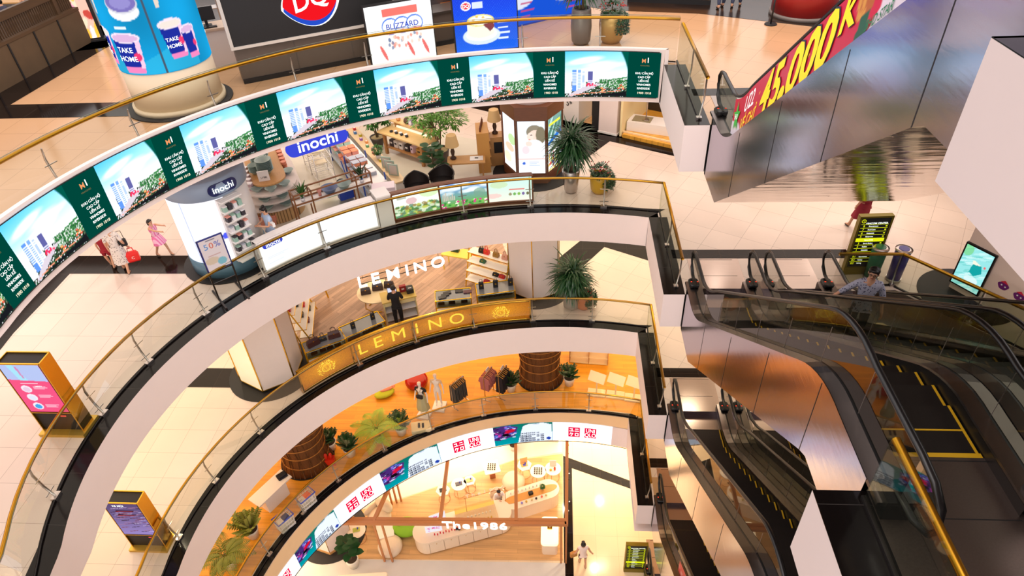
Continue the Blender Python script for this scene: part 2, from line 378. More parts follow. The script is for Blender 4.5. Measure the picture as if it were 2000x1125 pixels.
for L in 'ABCD':
    z = LV[L]; e = E_TOP[L]; b = E_BOT[L]; le = E_LED[L]
    # walking surface
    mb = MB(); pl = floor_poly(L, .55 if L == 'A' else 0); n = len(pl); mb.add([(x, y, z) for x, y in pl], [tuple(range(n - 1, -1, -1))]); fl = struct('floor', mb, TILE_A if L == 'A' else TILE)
    # soffit of the level below
    bz = b[3]; mb = MB(); arc = [ep(b, t) for t in TH]; arc[0].x = 0
    pl2 = [(p.x, p.y) for p in arc[::-1]] + [(0, 0), (.56, 0)] + XR; mb.add([(x, y, bz) for x, y in pl2], [tuple(range(len(pl2)))]); struct('ceiling', mb, WHITE)
    # curved fascia
    mb = MB(); mb.smooth = True
    if L == 'A':
        T = [ep(E_SCT, t) for t in TH]; B_ = [ep(E_SCB, t) for t in TH]; T[0].x = 0.0; B_[0].x = 0.0
        Ti = [ep(E_SCT, t, .12) for t in TH]; Ti[0].x = .1; mb.ribbon(T, B_); mb.ribbon(Ti, T); Tj = [ep(E_SCT, t, .56, 19.2) for t in TH]; Tj[0].x = .1; mb.ribbon(Tj, Ti)
        mb.add([(0, T[0].y, 19.6), (0, T[0].y, 18.05), (.1, T[0].y, 18.05), (.1, T[0].y, 19.6)], [(0, 1, 2, 3)], False)
    else:
        T = [ep(e, t) for t in TH]; B_ = [ep(b, t) for t in TH]; T[0].x = B_[0].x = 0
        if L == 'D':
            Mi = [ep(E_DT, t) for t in TH]; Mi[0].x = 0; mb.ribbon(T, Mi); mb.ribbon(Mi, B_)
        else: mb.ribbon(T, B_)
        # black granite ledge between fascia and glass
        ml = MB(); A_ = [Vector((p.x, p.y, z + .004)) for p in T]; I_ = [ep(le, t, 0, z + .004) for t in TH]; I_[0].x = .56
        ml.ribbon(A_, I_); ml.ribbon(T, A_); struct('trim_1', ml, BLACKT)
    struct('wall_back', mb, WHITE)
    # straight east side of the void, its end box and ledge
    yc = T[0].y; bz_ = 18.05 if L == 'A' else bz
    if L == 'D': bz_ = 3.66
    mb = MB(); mb.add([(0, 0, z), (0, yc, z), (0, yc, bz_ if L != 'D' else bz), (0, 0, bz_), (.56, 0, z), (.56, 0, bz_)], [(0, 1, 2, 3), (0, 3, 5, 4)])
    mb.add([(0, 0, bz_), (0, yc, bz_), (.56, yc, bz_), (.56, 0, bz_)], [(0, 1, 2, 3)]); struct('wall_right', mb, WHITE)
    ml = MB(); ml.box((.28, yc / 2 + .0, z + .002), (.56, yc, .008)); struct('trim_2', ml, BLACKT)
    # black floor band in front of the escalators
    ml = MB(); ml.box((2.9, 1.84, z + .003), (4.9, .42, .006)); struct('trim_3', ml, BAND)
# ground floor
mb = MB(); mb.box((-4, 2, -.05), (80, 70, .1)); struct('floor', mb, gridmat('ground_cream_tile', (236, 210, 172), (206, 176, 136), (.9, .9), rough=.15, lw=.004, off=(.35, .1), var=.03, nz=.04))
# floor bands (world polygons from the photograph's floor planes)
def patch(L, pts, m, name='trim_4', h=.006):
    mb = MB(); P = [F(x, y, L) for x, y in pts]; mb.prism([(p.x, p.y) for p in P], LV[L] + .001, LV[L] + h); return struct(name, mb, m)
def wpatch(L, pts, m, name='trim_4', h=.006):
    mb = MB(); mb.prism(pts, LV[L] + .001, LV[L] + h); return struct(name, mb, m)
for L in 'BC':
    wpatch(L, [(-30, .93), (-12.2, .93), (-12.2, 1.83), (-30, 1.83)], BAND)
    wpatch(L, [(-3.6, 6.1), (-2.05, 7.43), (-.9, 9.12), (1.6, 7.7), (5.4, 5.5), (5.4, 6.5), (.4, 9.5), (-1.2, 10.45), (-4.5, 12.4), (-16, 19), (-16, 18), (-3.3, 10.6), (-1.85, 9.65), (-4.2, 6.4)], BAND)
wpatch('A', [(-30, 1.05), (-12.2, 1.05), (-12.2, 1.95), (-17.14, 1.92), (-16.98, 6.27), (-16.2, 9), (-18, 9), (-30, 2.0)], BAND)
wpatch('E', [(-2.53, -6), (-2.18, -6), (-2.2, 5.1), (.6, 3.98), (2, 3.4), (2, 3.9), (.37, 4.5), (-2.6, 5.8)], BAND)
wpatch('B', [tuple(F(x, y, 14.4))[:2] for x, y in ((136, 535), (94, 580), (27, 650), (-60, 760), (-110, 760), (-30, 650), (40, 580), (85, 535))], BAND)
# far walls so that the galleries end somewhere
FAR = mat('far_wall', (70, 56, 44), .6, noise=.3, nscale=.5)
mb = MB(); mb.box((-4, 31, 12), (80, .4, 25)); mb.box((-36, 4, 12), (.4, 60, 25)); mb.box((30, 4, 12), (.4, 60, 25)); struct('wall_far', mb, FAR)
# near galleries: the corners on the camera's side of the escalator void
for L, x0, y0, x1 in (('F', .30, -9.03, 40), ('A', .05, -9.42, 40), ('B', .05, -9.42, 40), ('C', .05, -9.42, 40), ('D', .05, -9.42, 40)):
    z = LV[L]; mb = MB(); mb.box(((x0 + x1) / 2, y0 - 9, z - .575), (x1 - x0, 18, 1.146)); struct('wall_near', mb, mat('near_plaster_darkened', (200, 187, 186), .6, noise=.01, nscale=3))  # white plaster copy, colour darkened to offset the stronger light here
    ml = MB(); ml.box((x0 + .29, y0 - 9, z + .004), (.58, 18, .008)); ml.box((x0 + 2, y0 - .02, z + .004), (4, .04, .008)) if L == 'F' else None
    struct('trim_2', ml, BLACKT)
    if L != 'F':
        mp = MB(); mp.box((x0 + 4.5, y0 - 9, z + .003), (8, 18, .006)); struct('floor', mp, mat('landing_plate', (96, 84, 80), .4, .7, noise=.25, nscale=40))
# ================================================================ balustrades
def arcballs(L, th_a, th_b, label, posts=(), glassdr=-.02, gh=1.06):
    """curved glass balustrade with gold rail; posts at given angles"""
    z = LV[L]; e = E_RAIL[L]; t = thing('glass_balustrade', ep(e, (th_a + th_b) / 2, 0, z), label, 'railing'); O = t.location
    n = 60; ts = [th_a + (th_b - th_a) * i / n for i in range(n + 1)]
    r = MB(); r.tube([ep(e, q) - O for q in ts], .04, 8); r.build('handrail', GOLD, t)
    g = MB(); lo = .02; base = [ep(e, q, -.09, z + .03) - O for q in ts]; top = [ep(e, q, -.09, z + gh) - O for q in ts]; g.smooth = True; g.ribbon(base, top)
    g.build('glass_panel', GLASS, t)
    s = MB(); s.tube([p for p in base], .02, 4); s.build('bottom_channel', DARKM, t)
    s = MB(); s.tube([p for p in top], .006, 4); s.build('glass_edge', mat('glass_edge_green', (110, 120, 100), .3), t)
    for q in posts:
        p = MB(); a = ep(e, q, .02, z) - O; nrm = Vector((math.cos(q), math.sin(q), 0)); tg = Vector((-nrm.y, nrm.x, 0))
        b0 = a - nrm * .10; p.tube([b0, a + Vector((0, 0, .35)), a + nrm * .05 + Vector((0, 0, .7)), a + Vector((0, 0, .95))], [.022, .026, .026, .016], 6)
        for hz in (.18, .62): p.bar(a - tg * .14 + Vector((0, 0, hz)) - nrm * .05, a + tg * .14 + Vector((0, 0, hz)) - nrm * .05, .018)
        p.box(b0 + Vector((0, 0, .03)), (.2, .12, .05), rz=q + math.pi / 2); p.build('post', STEEL, t)
    return t
THC = {L: math.atan2(E_RAIL[L][3] * 0 + (3.9 + 6 + .35), (2.4 + .42)) for L in 'ABCD'}
PB = [(1180, 395), (1035, 398), (905, 412), (648, 495), (520, 545), (407, 616), (295, 709), (195, 807), (117, 970)]
PC = [(1156, 628), (1040, 625), (927, 640), (815, 670), (705, 715), (500, 840), (420, 940), (345, 1050)]
PD = [(1150, 798), (1046, 800), (945, 812), (845, 842), (753, 882), (662, 940), (590, 1000), (520, 1080)]
PA = [(1172, 98), (1020, 110), (715, 145), (565, 170), (415, 225), (262, 285), (108, 370)]
def thp(L, lst): return [th_at(x, y, LV[L]) for x, y in lst]
arcballs('A', THC['A'], TH1, 'curved glass balustrade with gold rail behind the big apartment screen', thp('A', PA), gh=1.2)
arcballs('B', THC['B'], TH1, 'curved glass balustrade with gold rail in front of the homeware shop', thp('B', PB))
arcballs('C', THC['C'], TH1, 'curved glass balustrade with gold rail in front of the handbag shop', thp('C', PC))
arcballs('D', THC['D'], TH1, 'curved glass balustrade with gold rail around the orange wooden floor', thp('D', PD))
def straightbal(L, label, pts, endslant=True, name='glass_balustrade', gold=True):
    z = LV[L]; t = thing(name, (pts[0][0], pts[0][1], z), label, 'railing'); O = t.location
    P = [Vector((x, y, z)) - O for x, y in pts]
    if gold: r = MB(); r.tube([p + Vector((0, 0, .98)) for p in P], .045, 8); r.build('handrail', GOLD, t)
    for a, b in zip(P[:-1], P[1:]):
        d = (b - a); n = max(1, round(d.length / 1.9)); nr = Vector((-d.y, d.x, 0)).normalized() * -.06
        for i in range(n):
            g = MB(); p0 = a + d * ((i + .01) / n) + nr; p1 = a + d * ((i + .99) / n) + nr
            c = (p0 + p1) / 2; ang = math.atan2(d.y, d.x); g.box(c + Vector((0, 0, .54)), ((p1 - p0).length, .014, 1.02), rz=ang); g.build('glass_panel', GLASS, t)
        s = MB(); s.bar(a + nr + Vector((0, 0, .02)), b + nr + Vector((0, 0, .02)), .045); s.build('bottom_channel', DARKM, t)
        for i in range(1, n + 1):
            p = MB(); q = a + d * (i / n * .98); p.tube([q + nr, q + Vector((0, 0, .5)), q + Vector((0, 0, .95))], .02, 6); p.box(q + nr + Vector((0, 0, .03)), (.12, .12, .05)); p.build('post', STEEL, t)
    return t
NMS = {'A': 'short straight glass balustrade beside the bannered escalator', 'B': 'short straight glass balustrade beside the middle escalators where the man rides',
       'C': 'short straight glass balustrade at the end of the handbag level', 'D': 'short straight glass balustrade on the orange floor level by the escalators'}
for L in 'ABCD':
    c = ep(E_RAIL[L], THC[L]); straightbal(L, NMS[L], [(.42, c.y), (.42, .25)])
straightbal('B', 'angled glass balustrade with gold rail beside the directory board', [(4.42, .45), (6.0, .44), (8.6, -2.65)])
straightbal('C', 'angled glass balustrade with gold rail one floor under the directory board', [(4.42, .45), (6.0, .44), (8.6, -2.65)])
straightbal('A', 'near glass balustrade with gold rail at the lower right corner', [(.62, -9.5), (.62, -13.5)])
# ================================================================ escalators (rise one floor towards the camera's side)
CLAD = mat('lavender_tint_cladding', (178, 170, 186), .15, 1.0, noise=.04, nscale=3, bump=.02, stretch=(1, .5, 3))  # lavender tint in the base colour stands for reflected screen light
CLADW = mat('rippled_mirror_cladding', (214, 196, 184), .09, 1.0, bump=.22, nscale=2.2, stretch=(.25, 1.3, 1.3))
DECKM = mat('escalator_deck_metal', (128, 118, 114), .25, 1.0)
def _n0(y): return 0.0 if y > -1.35 else (4.8 if y < -7.83 else (-1.35 - y) * 4.8 / 6.48)
def nose(y, w=.55): return sum(_n0(y + w * (k / 6 - 1)) for k in range(13)) / 13
def incf(y): return (nose(y - .05) - nose(y + .05)) / .1 / .74
YS = [.30 - i * .2 for i in range(51)]          # .30 .. -9.7
def offs(o): return [(y, nose(y) + o + o * .14 * incf(y)) for y in YS]
def escalator(z, label, x=.58):
    t = thing('escalator', (x, 0, z), label, 'escalator', group=None); Wd = 1.92
    YC = [y for y in YS if y > -9.4 and y <= 0] + [-9.4]
    def bot(y): return -1.2 if y > -1.3 else (-1.2 + (-1.3 - y) * (4.9 / 6.75) if y > -8.05 else 3.7)
    for i, (x0, nm) in enumerate(((0, 'side_panel'), (Wd, 'side_panel'))):
        mb = MB(); A = [Vector((x0, y, nose(y) + .2 + .09 * incf(y))) for y in YC]; B_ = [Vector((x0, y, bot(y))) for y in YC]; mb.ribbon(A, B_)
        for sy in (-2.3, -4.2, -6.1, -7.9):
            mb.cur = 1; mb.box((x0 + (-.002 if i == 0 else .002), sy, (nose(sy) + bot(sy)) / 2 + .1), (.004, .012, nose(sy) - bot(sy) + .2)); mb.cur = 0
        mb.build(nm, [CLAD, DARKM], t)
    mb = MB(); yy = [0, -1.3, -8.05, -9.4]; 
    yb = [0, -.6, -1.3] + [-1.3 - 6.75 * k / 14 for k in range(1, 15)] + [-8.7, -9.4]
    mb.ribbon([Vector((0, y, bot(y))) for y in yb], [Vector((Wd, y, bot(y))) for y in yb]); mb.build('underside', CLADW, t)
    mb = MB(); mb.add([(0, 0, -1.2), (Wd, 0, -1.2), (Wd, 0, .2), (0, 0, .2)], [(0, 1, 2, 3)]); mb.build('end_panel', CLAD, t)
    for i, hx in enumerate((.21, 1.71)):
        # deck strips either side of the glass
        dk = MB(); prof = [(hx - .21, -.04), (hx - .20, .0), (hx - .02, .02), (hx - .02, -.02), (hx + .02, -.02), (hx + .02, .02), (hx + .20, .0), (hx + .21, -.06)]
        dk.sweep([[Vector((px, y, nose(y) + .2 + .09 * incf(y) + pz)) for px, pz in prof] for y in YS], closed=False, cap=False, sm=False); dk.build('deck', DECKM, t)
        sl = MB(); sl.sweep([[Vector((hx + a, y, nose(y) + .215 + .09 * incf(y))) for a in (-.022, .022)] for y in YS], closed=False, cap=False); sl.build('deck_seal', BLACK, t)
        # handrail loop
        hp = [Vector((hx, -.02, .30)), Vector((hx, .45, .32)), Vector((hx, .66, .42)), Vector((hx, .78, .62)), Vector((hx, .75, .82)), Vector((hx, .61, .96)), Vector((hx, .40, 1.01))]
        hp += [Vector((hx, y, nose(y) + 1.0 + .23 * incf(y))) for y in YS[1:]]
        hp += [Vector((hx, -10.0, 5.77)), Vector((hx, -10.22, 5.66)), Vector((hx, -10.32, 5.48)), Vector((hx, -10.24, 5.28)), Vector((hx, -10.0, 5.14)), Vector((hx, -9.6, 5.1))]
        h = MB(); h.tube(hp, .045, 8, flat=.7); h.build('handrail', BLACK, t)
        # glass panels
        cuts = [8] + list(range(8, 48, 6))[1:] + [50]; 
        for a, b in zip(cuts[:-1], cuts[1:]):
            g = MB(); g.ribbon([Vector((hx, y, nose(y) + .22 + .09 * incf(y))) for y in YS[a:b + 1]], [Vector((hx, y, nose(y) + .96 + .23 * incf(y))) for y in YS[a:b + 1]])
            g.cur = 1; y = YS[a]; g.box((hx, y, nose(y) + .58), (.008, .004, .70)); g.build('glass_panel', [GLASSD, STEEL], t)
        g = MB(); ys = YS[:9]; pts = [(hx, y, .22) for y in (-1.3, 0, .4)] + [(hx, .62, .45), (hx, .73, .64), (hx, .68, .82), (hx, .40, .97), (hx, -1.3, 1.0)]; g.add(pts, [tuple(range(len(pts)))]); g.build('glass_panel', GLASSD, t)
        g = MB(); pts = [(hx, -9.7, 5.0), (hx, -9.7, 5.76), (hx, -10.0, 5.72), (hx, -10.24, 5.58), (hx, -10.26, 5.4), (hx, -10.1, 5.2), (hx, -9.9, 5.0)]; g.add(pts, [tuple(range(len(pts)))]); g.build('glass_panel', GLASSD, t)
        # inlet boxes with indicator lamps
        nb = MB(); nb.rbox((hx, .20, .14), (.26, .36, .28), .08); nb.rbox((hx, .06, .29), (.24, .18, .07), .06); nb.cur = 1; nb.box((hx - .08, .13, .326), (.035, .03, .01)); nb.box((hx + .08, .13, .326), (.035, .03, .01)); nb.build('handrail_inlet', [BLACK, glow('red_indicator', (255, 70, 40), 1.5)], t)
        nb = MB(); nb.box((hx, -9.62, 4.95), (.30, .3, .30)); nb.build('handrail_inlet', BLACK, t)
    # inner skirts
    sk = MB()
    for hx, a in ((.42, 0), (1.50, 0)):
        sk.ribbon([Vector((hx, y, nose(y) + .17 + .09 * incf(y))) for y in YS], [Vector((hx, y, nose(y) - .35)) for y in YS])
    sk.build('skirt', BLACK, t)
    # steps
    STEPM = [mat('ribbed_step', (44, 38, 36), .45, .6, noise=.5, nscale=60, stretch=(8, .1, 1)), mat('yellow_step_edge', (206, 160, 20), .5)]
    d = .40; y = -.55; k = 0; s0 = None
    while y > -8.9:
        zt = nose(y - d / 2, .5)
        if s0 is None:
            sb = MB(); sb.box((.96, 0, -.02), (1.06, d, .04)); sb.box((.96, d / 2 - .02, -.16), (1.06, .03, .28)); sb.cur = 1
            for xx in (.455, 1.465): sb.box((xx, 0, .003), (.03, d, .006))
            sb.box((.96, -d / 2 + .012, .002), (1.02, .022, .006)); s0 = sb.build('step', STEPM, t, loc=(0, y - d / 2, zt))
        else:
            c = s0.copy(); C.objects.link(c); c.parent = t; c.location = (0, y - d / 2, zt)
        y -= d
    # landing plates
    PL = mat('brushed_landing_plate', (168, 154, 146), .25, 1.0, noise=.08, nscale=4, stretch=(.3, 8, 1)); PD = mat('dark_landing_plate', (112, 98, 92), .38, .9, noise=.12, nscale=50)
    for nm, ya, yb_, zz, m in (('landing_plate', 1.6, -.55, .006, PL), ('landing_plate', -8.95, -12.6, 4.81, PD)):
        pm = MB(); pm.box((.96, (ya + yb_) / 2, zz), (1.08 if ya < 0 else 1.4, ya - yb_, .012)); pm.cur = 1
        for q in np.arange(yb_ + .6, ya, .75): pm.box((.96, q, zz + .007), (1.08, .012, .003))
        if ya < 0: pm.cur = 2; pm.box((.96, ya + .03, zz + .003), (1.06, .06, .012))
        pm.build(nm, [m, BLK, STEPM[1]], t)
    return t
e0 = escalator(LV['B'], 'left one of the two escalators climbing from the middle level, empty, big clad side panel')
ESC = [('B', 2.5, 'right one of the two escalators climbing from the middle level, with a standing man'),
       ('A', .58, 'escalator with a red film banner on its side at top right'),
       ('A', 2.5, 'escalator hidden behind the red bannered escalator, seen from its mirrored underside'),
       ('C', .58, 'escalator with yellow step edges climbing from the handbag shop level'),
       ('C', 2.5, 'escalator just right of the yellow edged steps, under the big clad panel'),
       ('D', .58, 'escalator climbing from the orange floored level, red film on its glass'),
       ('D', 2.5, 'right hand escalator climbing from the orange floored level, mostly hidden'),
       ('E', .58, 'lowest escalator beside the ground floor directory board')]
for L, x, lab in ESC: dup(e0, loc=(x, 0, LV[L]), label=lab)
# banner film on the glass of the top escalator
def hrz(y, o): return nose(y) + o
yb0, yb1 = -1.0, -9.6
def ban(u, v):
    y = yb0 + (yb1 - yb0) * u; return Vector((.755, y, LV['A'] + nose(y) + .24 + .09 * incf(y) + v * (.70 + .15 * incf(y))))
def paint_banner(U, V):
    c = Can(U, V, (206, 24, 62)); r = np.random.RandomState(3)
    c.poly([(.565, 0), (.60, .35), (.61, 1), (1, 1), (1, 0)], (226, 214, 228))
    for k in range(9): c.ell(.535 + .014 * r.rand() + k * .004, .45 + .5 * r.rand(), .012, .15, (214, 150, 60) if k % 2 else (180, 96, 30))
    c.poly([(.545, 0), (.550, .45), (.574, .45), (.578, 0)], (30, 90, 60)); c.ell(.62, .85, .03, .35, (206, 60, 30)); c.ell(.62, .9, .02, .2, (240, 170, 50))
    c.ell(.02, .1, .05, .3, (230, 220, 230)); 
    for k in range(25): c.ell(r.rand() * .6, r.rand(), .002, .02, (250, 220, 60))
    return c.I
bt = thing('banner_film', ban(.3, 0), 'red advertising film with yellow price along the top escalator glass', 'banner')
bo = pic('banner_sheet', 220, 26, lambda u, v: ban(u, v) - bt.location, paint_banner, parent=bt, lit=False)
def bantext(name, t, uc, vc, size, col, sx=1.0, shear=.25, em=.25):
    L = abs(yb1 - yb0) * 1.22
    mb = MB(); addtext(mb, t, lambda x, y, z: ban(uc + (x + y * shear) / L, vc + y / .69) + Vector((-.012, 0, 0)) - bt.location, size, True, sx=sx); mb.build(name, mat('letters_%d_%d_%d' % col, col, .5, em=em), bt)
for dx, col, k in ((.0, (30, 50, 60), 1.06), (0, (250, 214, 30), 1.0)):
    mb = MB(); L = abs(yb1 - yb0) * 1.22
    for ch, uu, vv, sz, wx in (('4', .215, .46, .86, 1.0), ('5', .268, .46, .86, 1.0), ('.', .307, .62, 1.2, 1.2), ('0', .345, .46, .86, 1.15), ('0', .40, .47, .86, 1.15), ('0', .455, .48, .86, 1.15), ('K', .515, .66, .50, 1.2)):
        mb = MB(); addtext(mb, ch, lambda x, y, z: ban(uu + (x + y * .2) / L, vv + y / .69) + Vector((-.012 - (k == 1.0) * .006, 0, 0)) - bt.location, sz * k * .95, .03, sx=wx * 1.2)
        mb.build('price_letter' if k == 1 else 'letter_shadow', mat('letters_%d' % col[0], col, .5, em=.25), bt)
bantext('small_letters', 'U22', .115, .68, .36, (250, 250, 250)); bantext('small_letters', 'VÉ CHỈ', .12, .22, .30, (240, 210, 40))
bantext('small_letters', 'KHI GIẢM', .775, .48, .50, (200, 30, 70)); bantext('small_letters', 'BHD STAR', .605, .22, .14, (30, 110, 70))
mb = MB(); 
pts = []
for k in range(10): a = math.pi / 2 + k * math.pi / 5; r = .30 if k % 2 == 0 else .13; pts.append((r * math.cos(a), r * math.sin(a)))
mb.add([ban(.035 + x / 12, .5 + y / .69) + Vector((-.016, 0, 0)) - bt.location for x, y in pts], [tuple(range(10))]); mb.build('star_logo', mat('logo_green', (60, 170, 60), .5, em=.2), bt)
mb = MB(); addtext(mb, 'BHD', lambda x, y, z: ban(.035 + x / 12, .5 + y / .69) + Vector((-.022, 0, 0)) - bt.location, .14, True); mb.build('star_letters', mat('letters_250_250_250', (250, 250, 250), .5, em=.25), bt)

bd = thing('banner_film', (.755, -5.5, LV['D'] + nose(-5.5) + .4), 'red film strip low on the glass of the escalator near the bottom edge', 'banner')
def band_(u, v): y = -3.4 - 4.2 * u; return Vector((.755, y, LV['D'] + nose(y) + .24 + .09 * incf(y) + v * .5)) - bd.location
def paint_film(U, V):
    c = Can(U, V, (206, 50, 50)); r = np.random.RandomState(9)
    for k in range(12): c.ell(r.rand(), r.rand(), .03, .2, [(230, 150, 140), (240, 210, 200), (180, 30, 40)][k % 3], .7)
    return c.I
pic('banner_sheet', 60, 10, band_, paint_film, parent=bd, lit=False)
# ================================================================ the two ring screens
def ringmap(eT, eB, tha, thb, v0=0.0, v1=1.0, dr=-.03):
    """u 0..1 from angle tha (left in the photo) to thb, v between lower and upper edge"""
    def f(u, v, w=0.0):
        th = tha + (thb - tha) * u; a = ep(eB, th, dr - w); b = ep(eT, th, dr - w); return a.lerp(b, v0 + (v1 - v0) * v)
    return f
GREENP = (0, 74, 62)
def paint_city(U, V):
    c = Can(U, V, (235, 245, 255)); t = np.clip((V - .38) / .62, 0, 1); s = np.clip(t * 1.1 + .35 * U - .25, 0, 1) ** 1.3
    k = np.clip(t * (1 - .35 * U), 0, 1)[..., None]; c.I = rgb(240, 246, 250) * (1 - k) + rgb(70, 176, 226) * k
    r = np.random.RandomState(5)
    for q in range(7): c.ell(.2 + .7 * r.rand(), .55 + .3 * r.rand(), .22, .05, (250, 250, 252), .6, .2, soft=.9)
    c.speck(0, 0, 1, .36, [(24, 54, 32), (40, 74, 38), (18, 34, 26), (70, 50, 44), (14, 18, 20), (84, 110, 84), (30, 66, 44)], 4)
    c.poly([(.0, .36), (0, .5), (.55, .4), (1, .46), (1, .4), (.5, .33)], (240, 244, 248)); c.poly([(.55, .32), (.7, .36), (1, .42), (1, .46), (.6, .37)], (60, 120, 70))
    c.speck(.55, .2, 1, .4, [(50, 110, 60), (30, 80, 46), (70, 130, 70), (210, 220, 210)], 9)
    for x, w, h, b, cc in ((.0, .09, .52, .08, (214, 216, 236)), (.12, .08, .60, .12, (84, 130, 206)), (.21, .06, .60, .14, (110, 150, 216)), (.28, .045, .56, .2, (160, 180, 226)), (.37, .10, .56, .25, (84, 84, 140))):
        c.rect(x, b, x + w, h, cc); n = int((h - b) / .035)
        for j in range(n): c.rect(x, b + j * .035, x + w, b + j * .035 + .012, (245, 245, 252), .8)
        c.rect(x + w * .8, b, x + w + .015, h, (240, 240, 250))
    c.poly([(.05, .04), (.3, .22), (.55, .3), (.62, .3), (.3, .1), (.1, .0)], (190, 180, 190)); c.poly([(.0, .0), (.9, .1), (1, .14), (1, 0)], (20, 22, 26)); c.poly([(.1, .03), (.9, .13), (.9, .145), (.1, .045)], (226, 140, 110))
    for k in range(14): c.ell(.36 + .14 * r.rand(), .24 + .06 * r.rand(), .012, .018, (226, 40, 80))
    for k in range(8): c.ell(.6 + .35 * r.rand(), .12 + .16 * r.rand(), .02, .02, (230, 150, 90) if k % 2 else (200, 80, 60))
    d = np.sqrt(((U - .28) / .745) ** 2 + ((V - .22) / 1.28) ** 2); m = np.clip((d - 1) * 40, 0, 1)[..., None]; c.I = c.I * (1 - m) + rgb(*GREENP) * m
    return c.I
scr = thing('ring_screen', ep(E_SCT, 2.4, 0, 19.2), 'long curved screen repeating a white tower photo beside green text', 'screen'); SO = scr.location
tb = [th_at(x, y, 19.5) for x, y in [(1104, 104), (917, 115), (732, 141), (545, 186), (356, 250), (195, 329), (15, 448)]]
st = [tb[-1] + .2 * k for k in (1, 2, 3)]
bounds = [th_at(1293, 101, 19.5)] + tb + st
GT = glow('screen_white_text', (250, 255, 250), 1.6); GG = glow('screen_green', GREENP, .9); GO = glow('screen_copper', (232, 150, 96), 1.1)
me0 = None
for i in range(len(bounds) - 1):
    thr, thl = bounds[i], bounds[i + 1]; f = ringmap(E_SCT, E_SCB, thl, thr, .10, .945)
    m = .665; fp = ringmap(E_SCT, E_SCB, thl, thl + (thr - thl) * m, .10, .945)
    pic('city_picture', 100, 60, lambda u, v: fp(u, v) - SO, paint_city, parent=scr, st=1.55)
    g = MB(); fg = ringmap(E_SCT, E_SCB, thl + (thr - thl) * m, thr, .10, .945); n = 10
    g.ribbon([fg(k / n, 1) - SO for k in range(n + 1)], [fg(k / n, 0) - SO for k in range(n + 1)]); g.build('green_field', GG, scr)
    W_ = (ep(E_SCT, thl) - ep(E_SCT, thr)).length; Hh = 1.55 * .845; uc = .84
    f_y = lambda k: .545 - k * .085
    for k, line in enumerate(('KHU CĂN HỘ', 'CAO CẤP', 'LIỀN KỀ', 'VINHOMES', 'RIVERSIDE')):
        tx = MB(); addtext(tx, line, lambda x, y, z: f(uc + x / W_, f_y(k) + y / Hh, .01) - SO, .086, True, sx=.88); tx.build('slogan_line', GT, scr)
    tx = MB(); addtext(tx, '1900 1018', lambda x, y, z: f(uc + .01 + x / W_, .10 + y / Hh, .01) - SO, .09, True); tx.build('phone_text', glow('screen_cream', (240, 230, 200), 1.4), scr)
    lg = MB(); addtext(lg, 'M', lambda x, y, z: f(uc - .012 + x / W_, .815 + y / Hh, .01) - SO, .17, True, sx=.9)
    lg.cur = 1; addtext(lg, 'I', lambda x, y, z: f(uc + .032 + x / W_, .83 + y / Hh, .01) - SO, .2, True); lg.cur = 2
    addtext(lg, 'VINHOMES', lambda x, y, z: f(uc + x / W_, .715 + y / Hh, .01) - SO, .05); lg.build('crest_logo', [GO, GT, glow('dim_gold', (150, 130, 80), .8)], scr)
fr = MB()
for ee, v in ((0, .095), (1, .95)):
    fr.tube([ringmap(E_SCT, E_SCB, TH0 + .012, TH1, 0, 1)(k / 80, v) - SO for k in range(81)][::-1], .012, 4)
fr.build('screen_frame', BLK, scr)
# lower ring screen (level D)
tan = MB(); tan.smooth = True
ts = [t for t in TH]; tp = [ep(E_TOP['D'], t, -.012, 4.795) for t in ts]; tq = [ep(E_DT, t, -.012) for t in ts]; tan.ribbon(tp, tq); struct('trim_6', tan, mat('warm_lit_fascia', (240, 206, 160), .45, noise=.03, nscale=2))  # white fascia strip, its warm light painted in as a tan colour
s2 = thing('ring_screen', ep(E_DT, 2.2, 0, 3.3), 'lower curved screen alternating red square logos on white with teal shirt pictures', 'screen'); S2 = s2.location
db = [th_at(x, y, 4.1) for x, y in [(1196, 838), (1079, 826), (963, 838), (852, 864), (743, 927), (648, 993), (562, 1075)]]
dd = db[-1] - db[-2]; db += [db[-1] + dd * k for k in (1, 2, 3)]
RED = glow('logo_red', (226, 8, 60), 1.15)
def paint_shirt(U, V):
    c = Can(U, V, (0, 140, 150)); t = V[..., None]; c.I = rgb(0, 150, 165) * (1 - t) + rgb(10, 110, 96) * t
    c.poly([(.0, .95), (.25, 1), (.42, .85), (.35, .4), (.1, .25), (0, .3)], (70, 40, 110)); r = np.random.RandomState(2)
    for k in range(50): c.ell(.40 * r.rand(), .30 + .65 * r.rand(), .03, .03, [(210, 60, 160), (90, 120, 220), (210, 210, 240), (40, 20, 60)][k % 4], .9, r.rand() * 3)
    c.ell(.28, .68, .11, .07, (200, 20, 50), 1, .8); c.ell(.2, .5, .06, .08, (15, 10, 20)); 
    c.poly([(.40, .0), (.50, .86), (.60, .96), (.85, .98), (.98, .9), (1, 0)], (226, 234, 248)); c.ell(.72, .93, .05, .02, (190, 200, 220))
    for j in range(5):
        for k in range(6):
            if r.rand() < .85: x = .44 + k * .07; y = .05 + j * .1; c.rect(x, y, x + .055, y + .06, (40, 44, 60)); c.rect(x + .01, y + .02, x + .04, y + .04, (200, 210, 230))
    c.ell(.93, .14, .04, .07, (30, 60, 160)); c.lines(.42, .9, .02, 1, .1, .02, (180, 190, 220)); return c.I
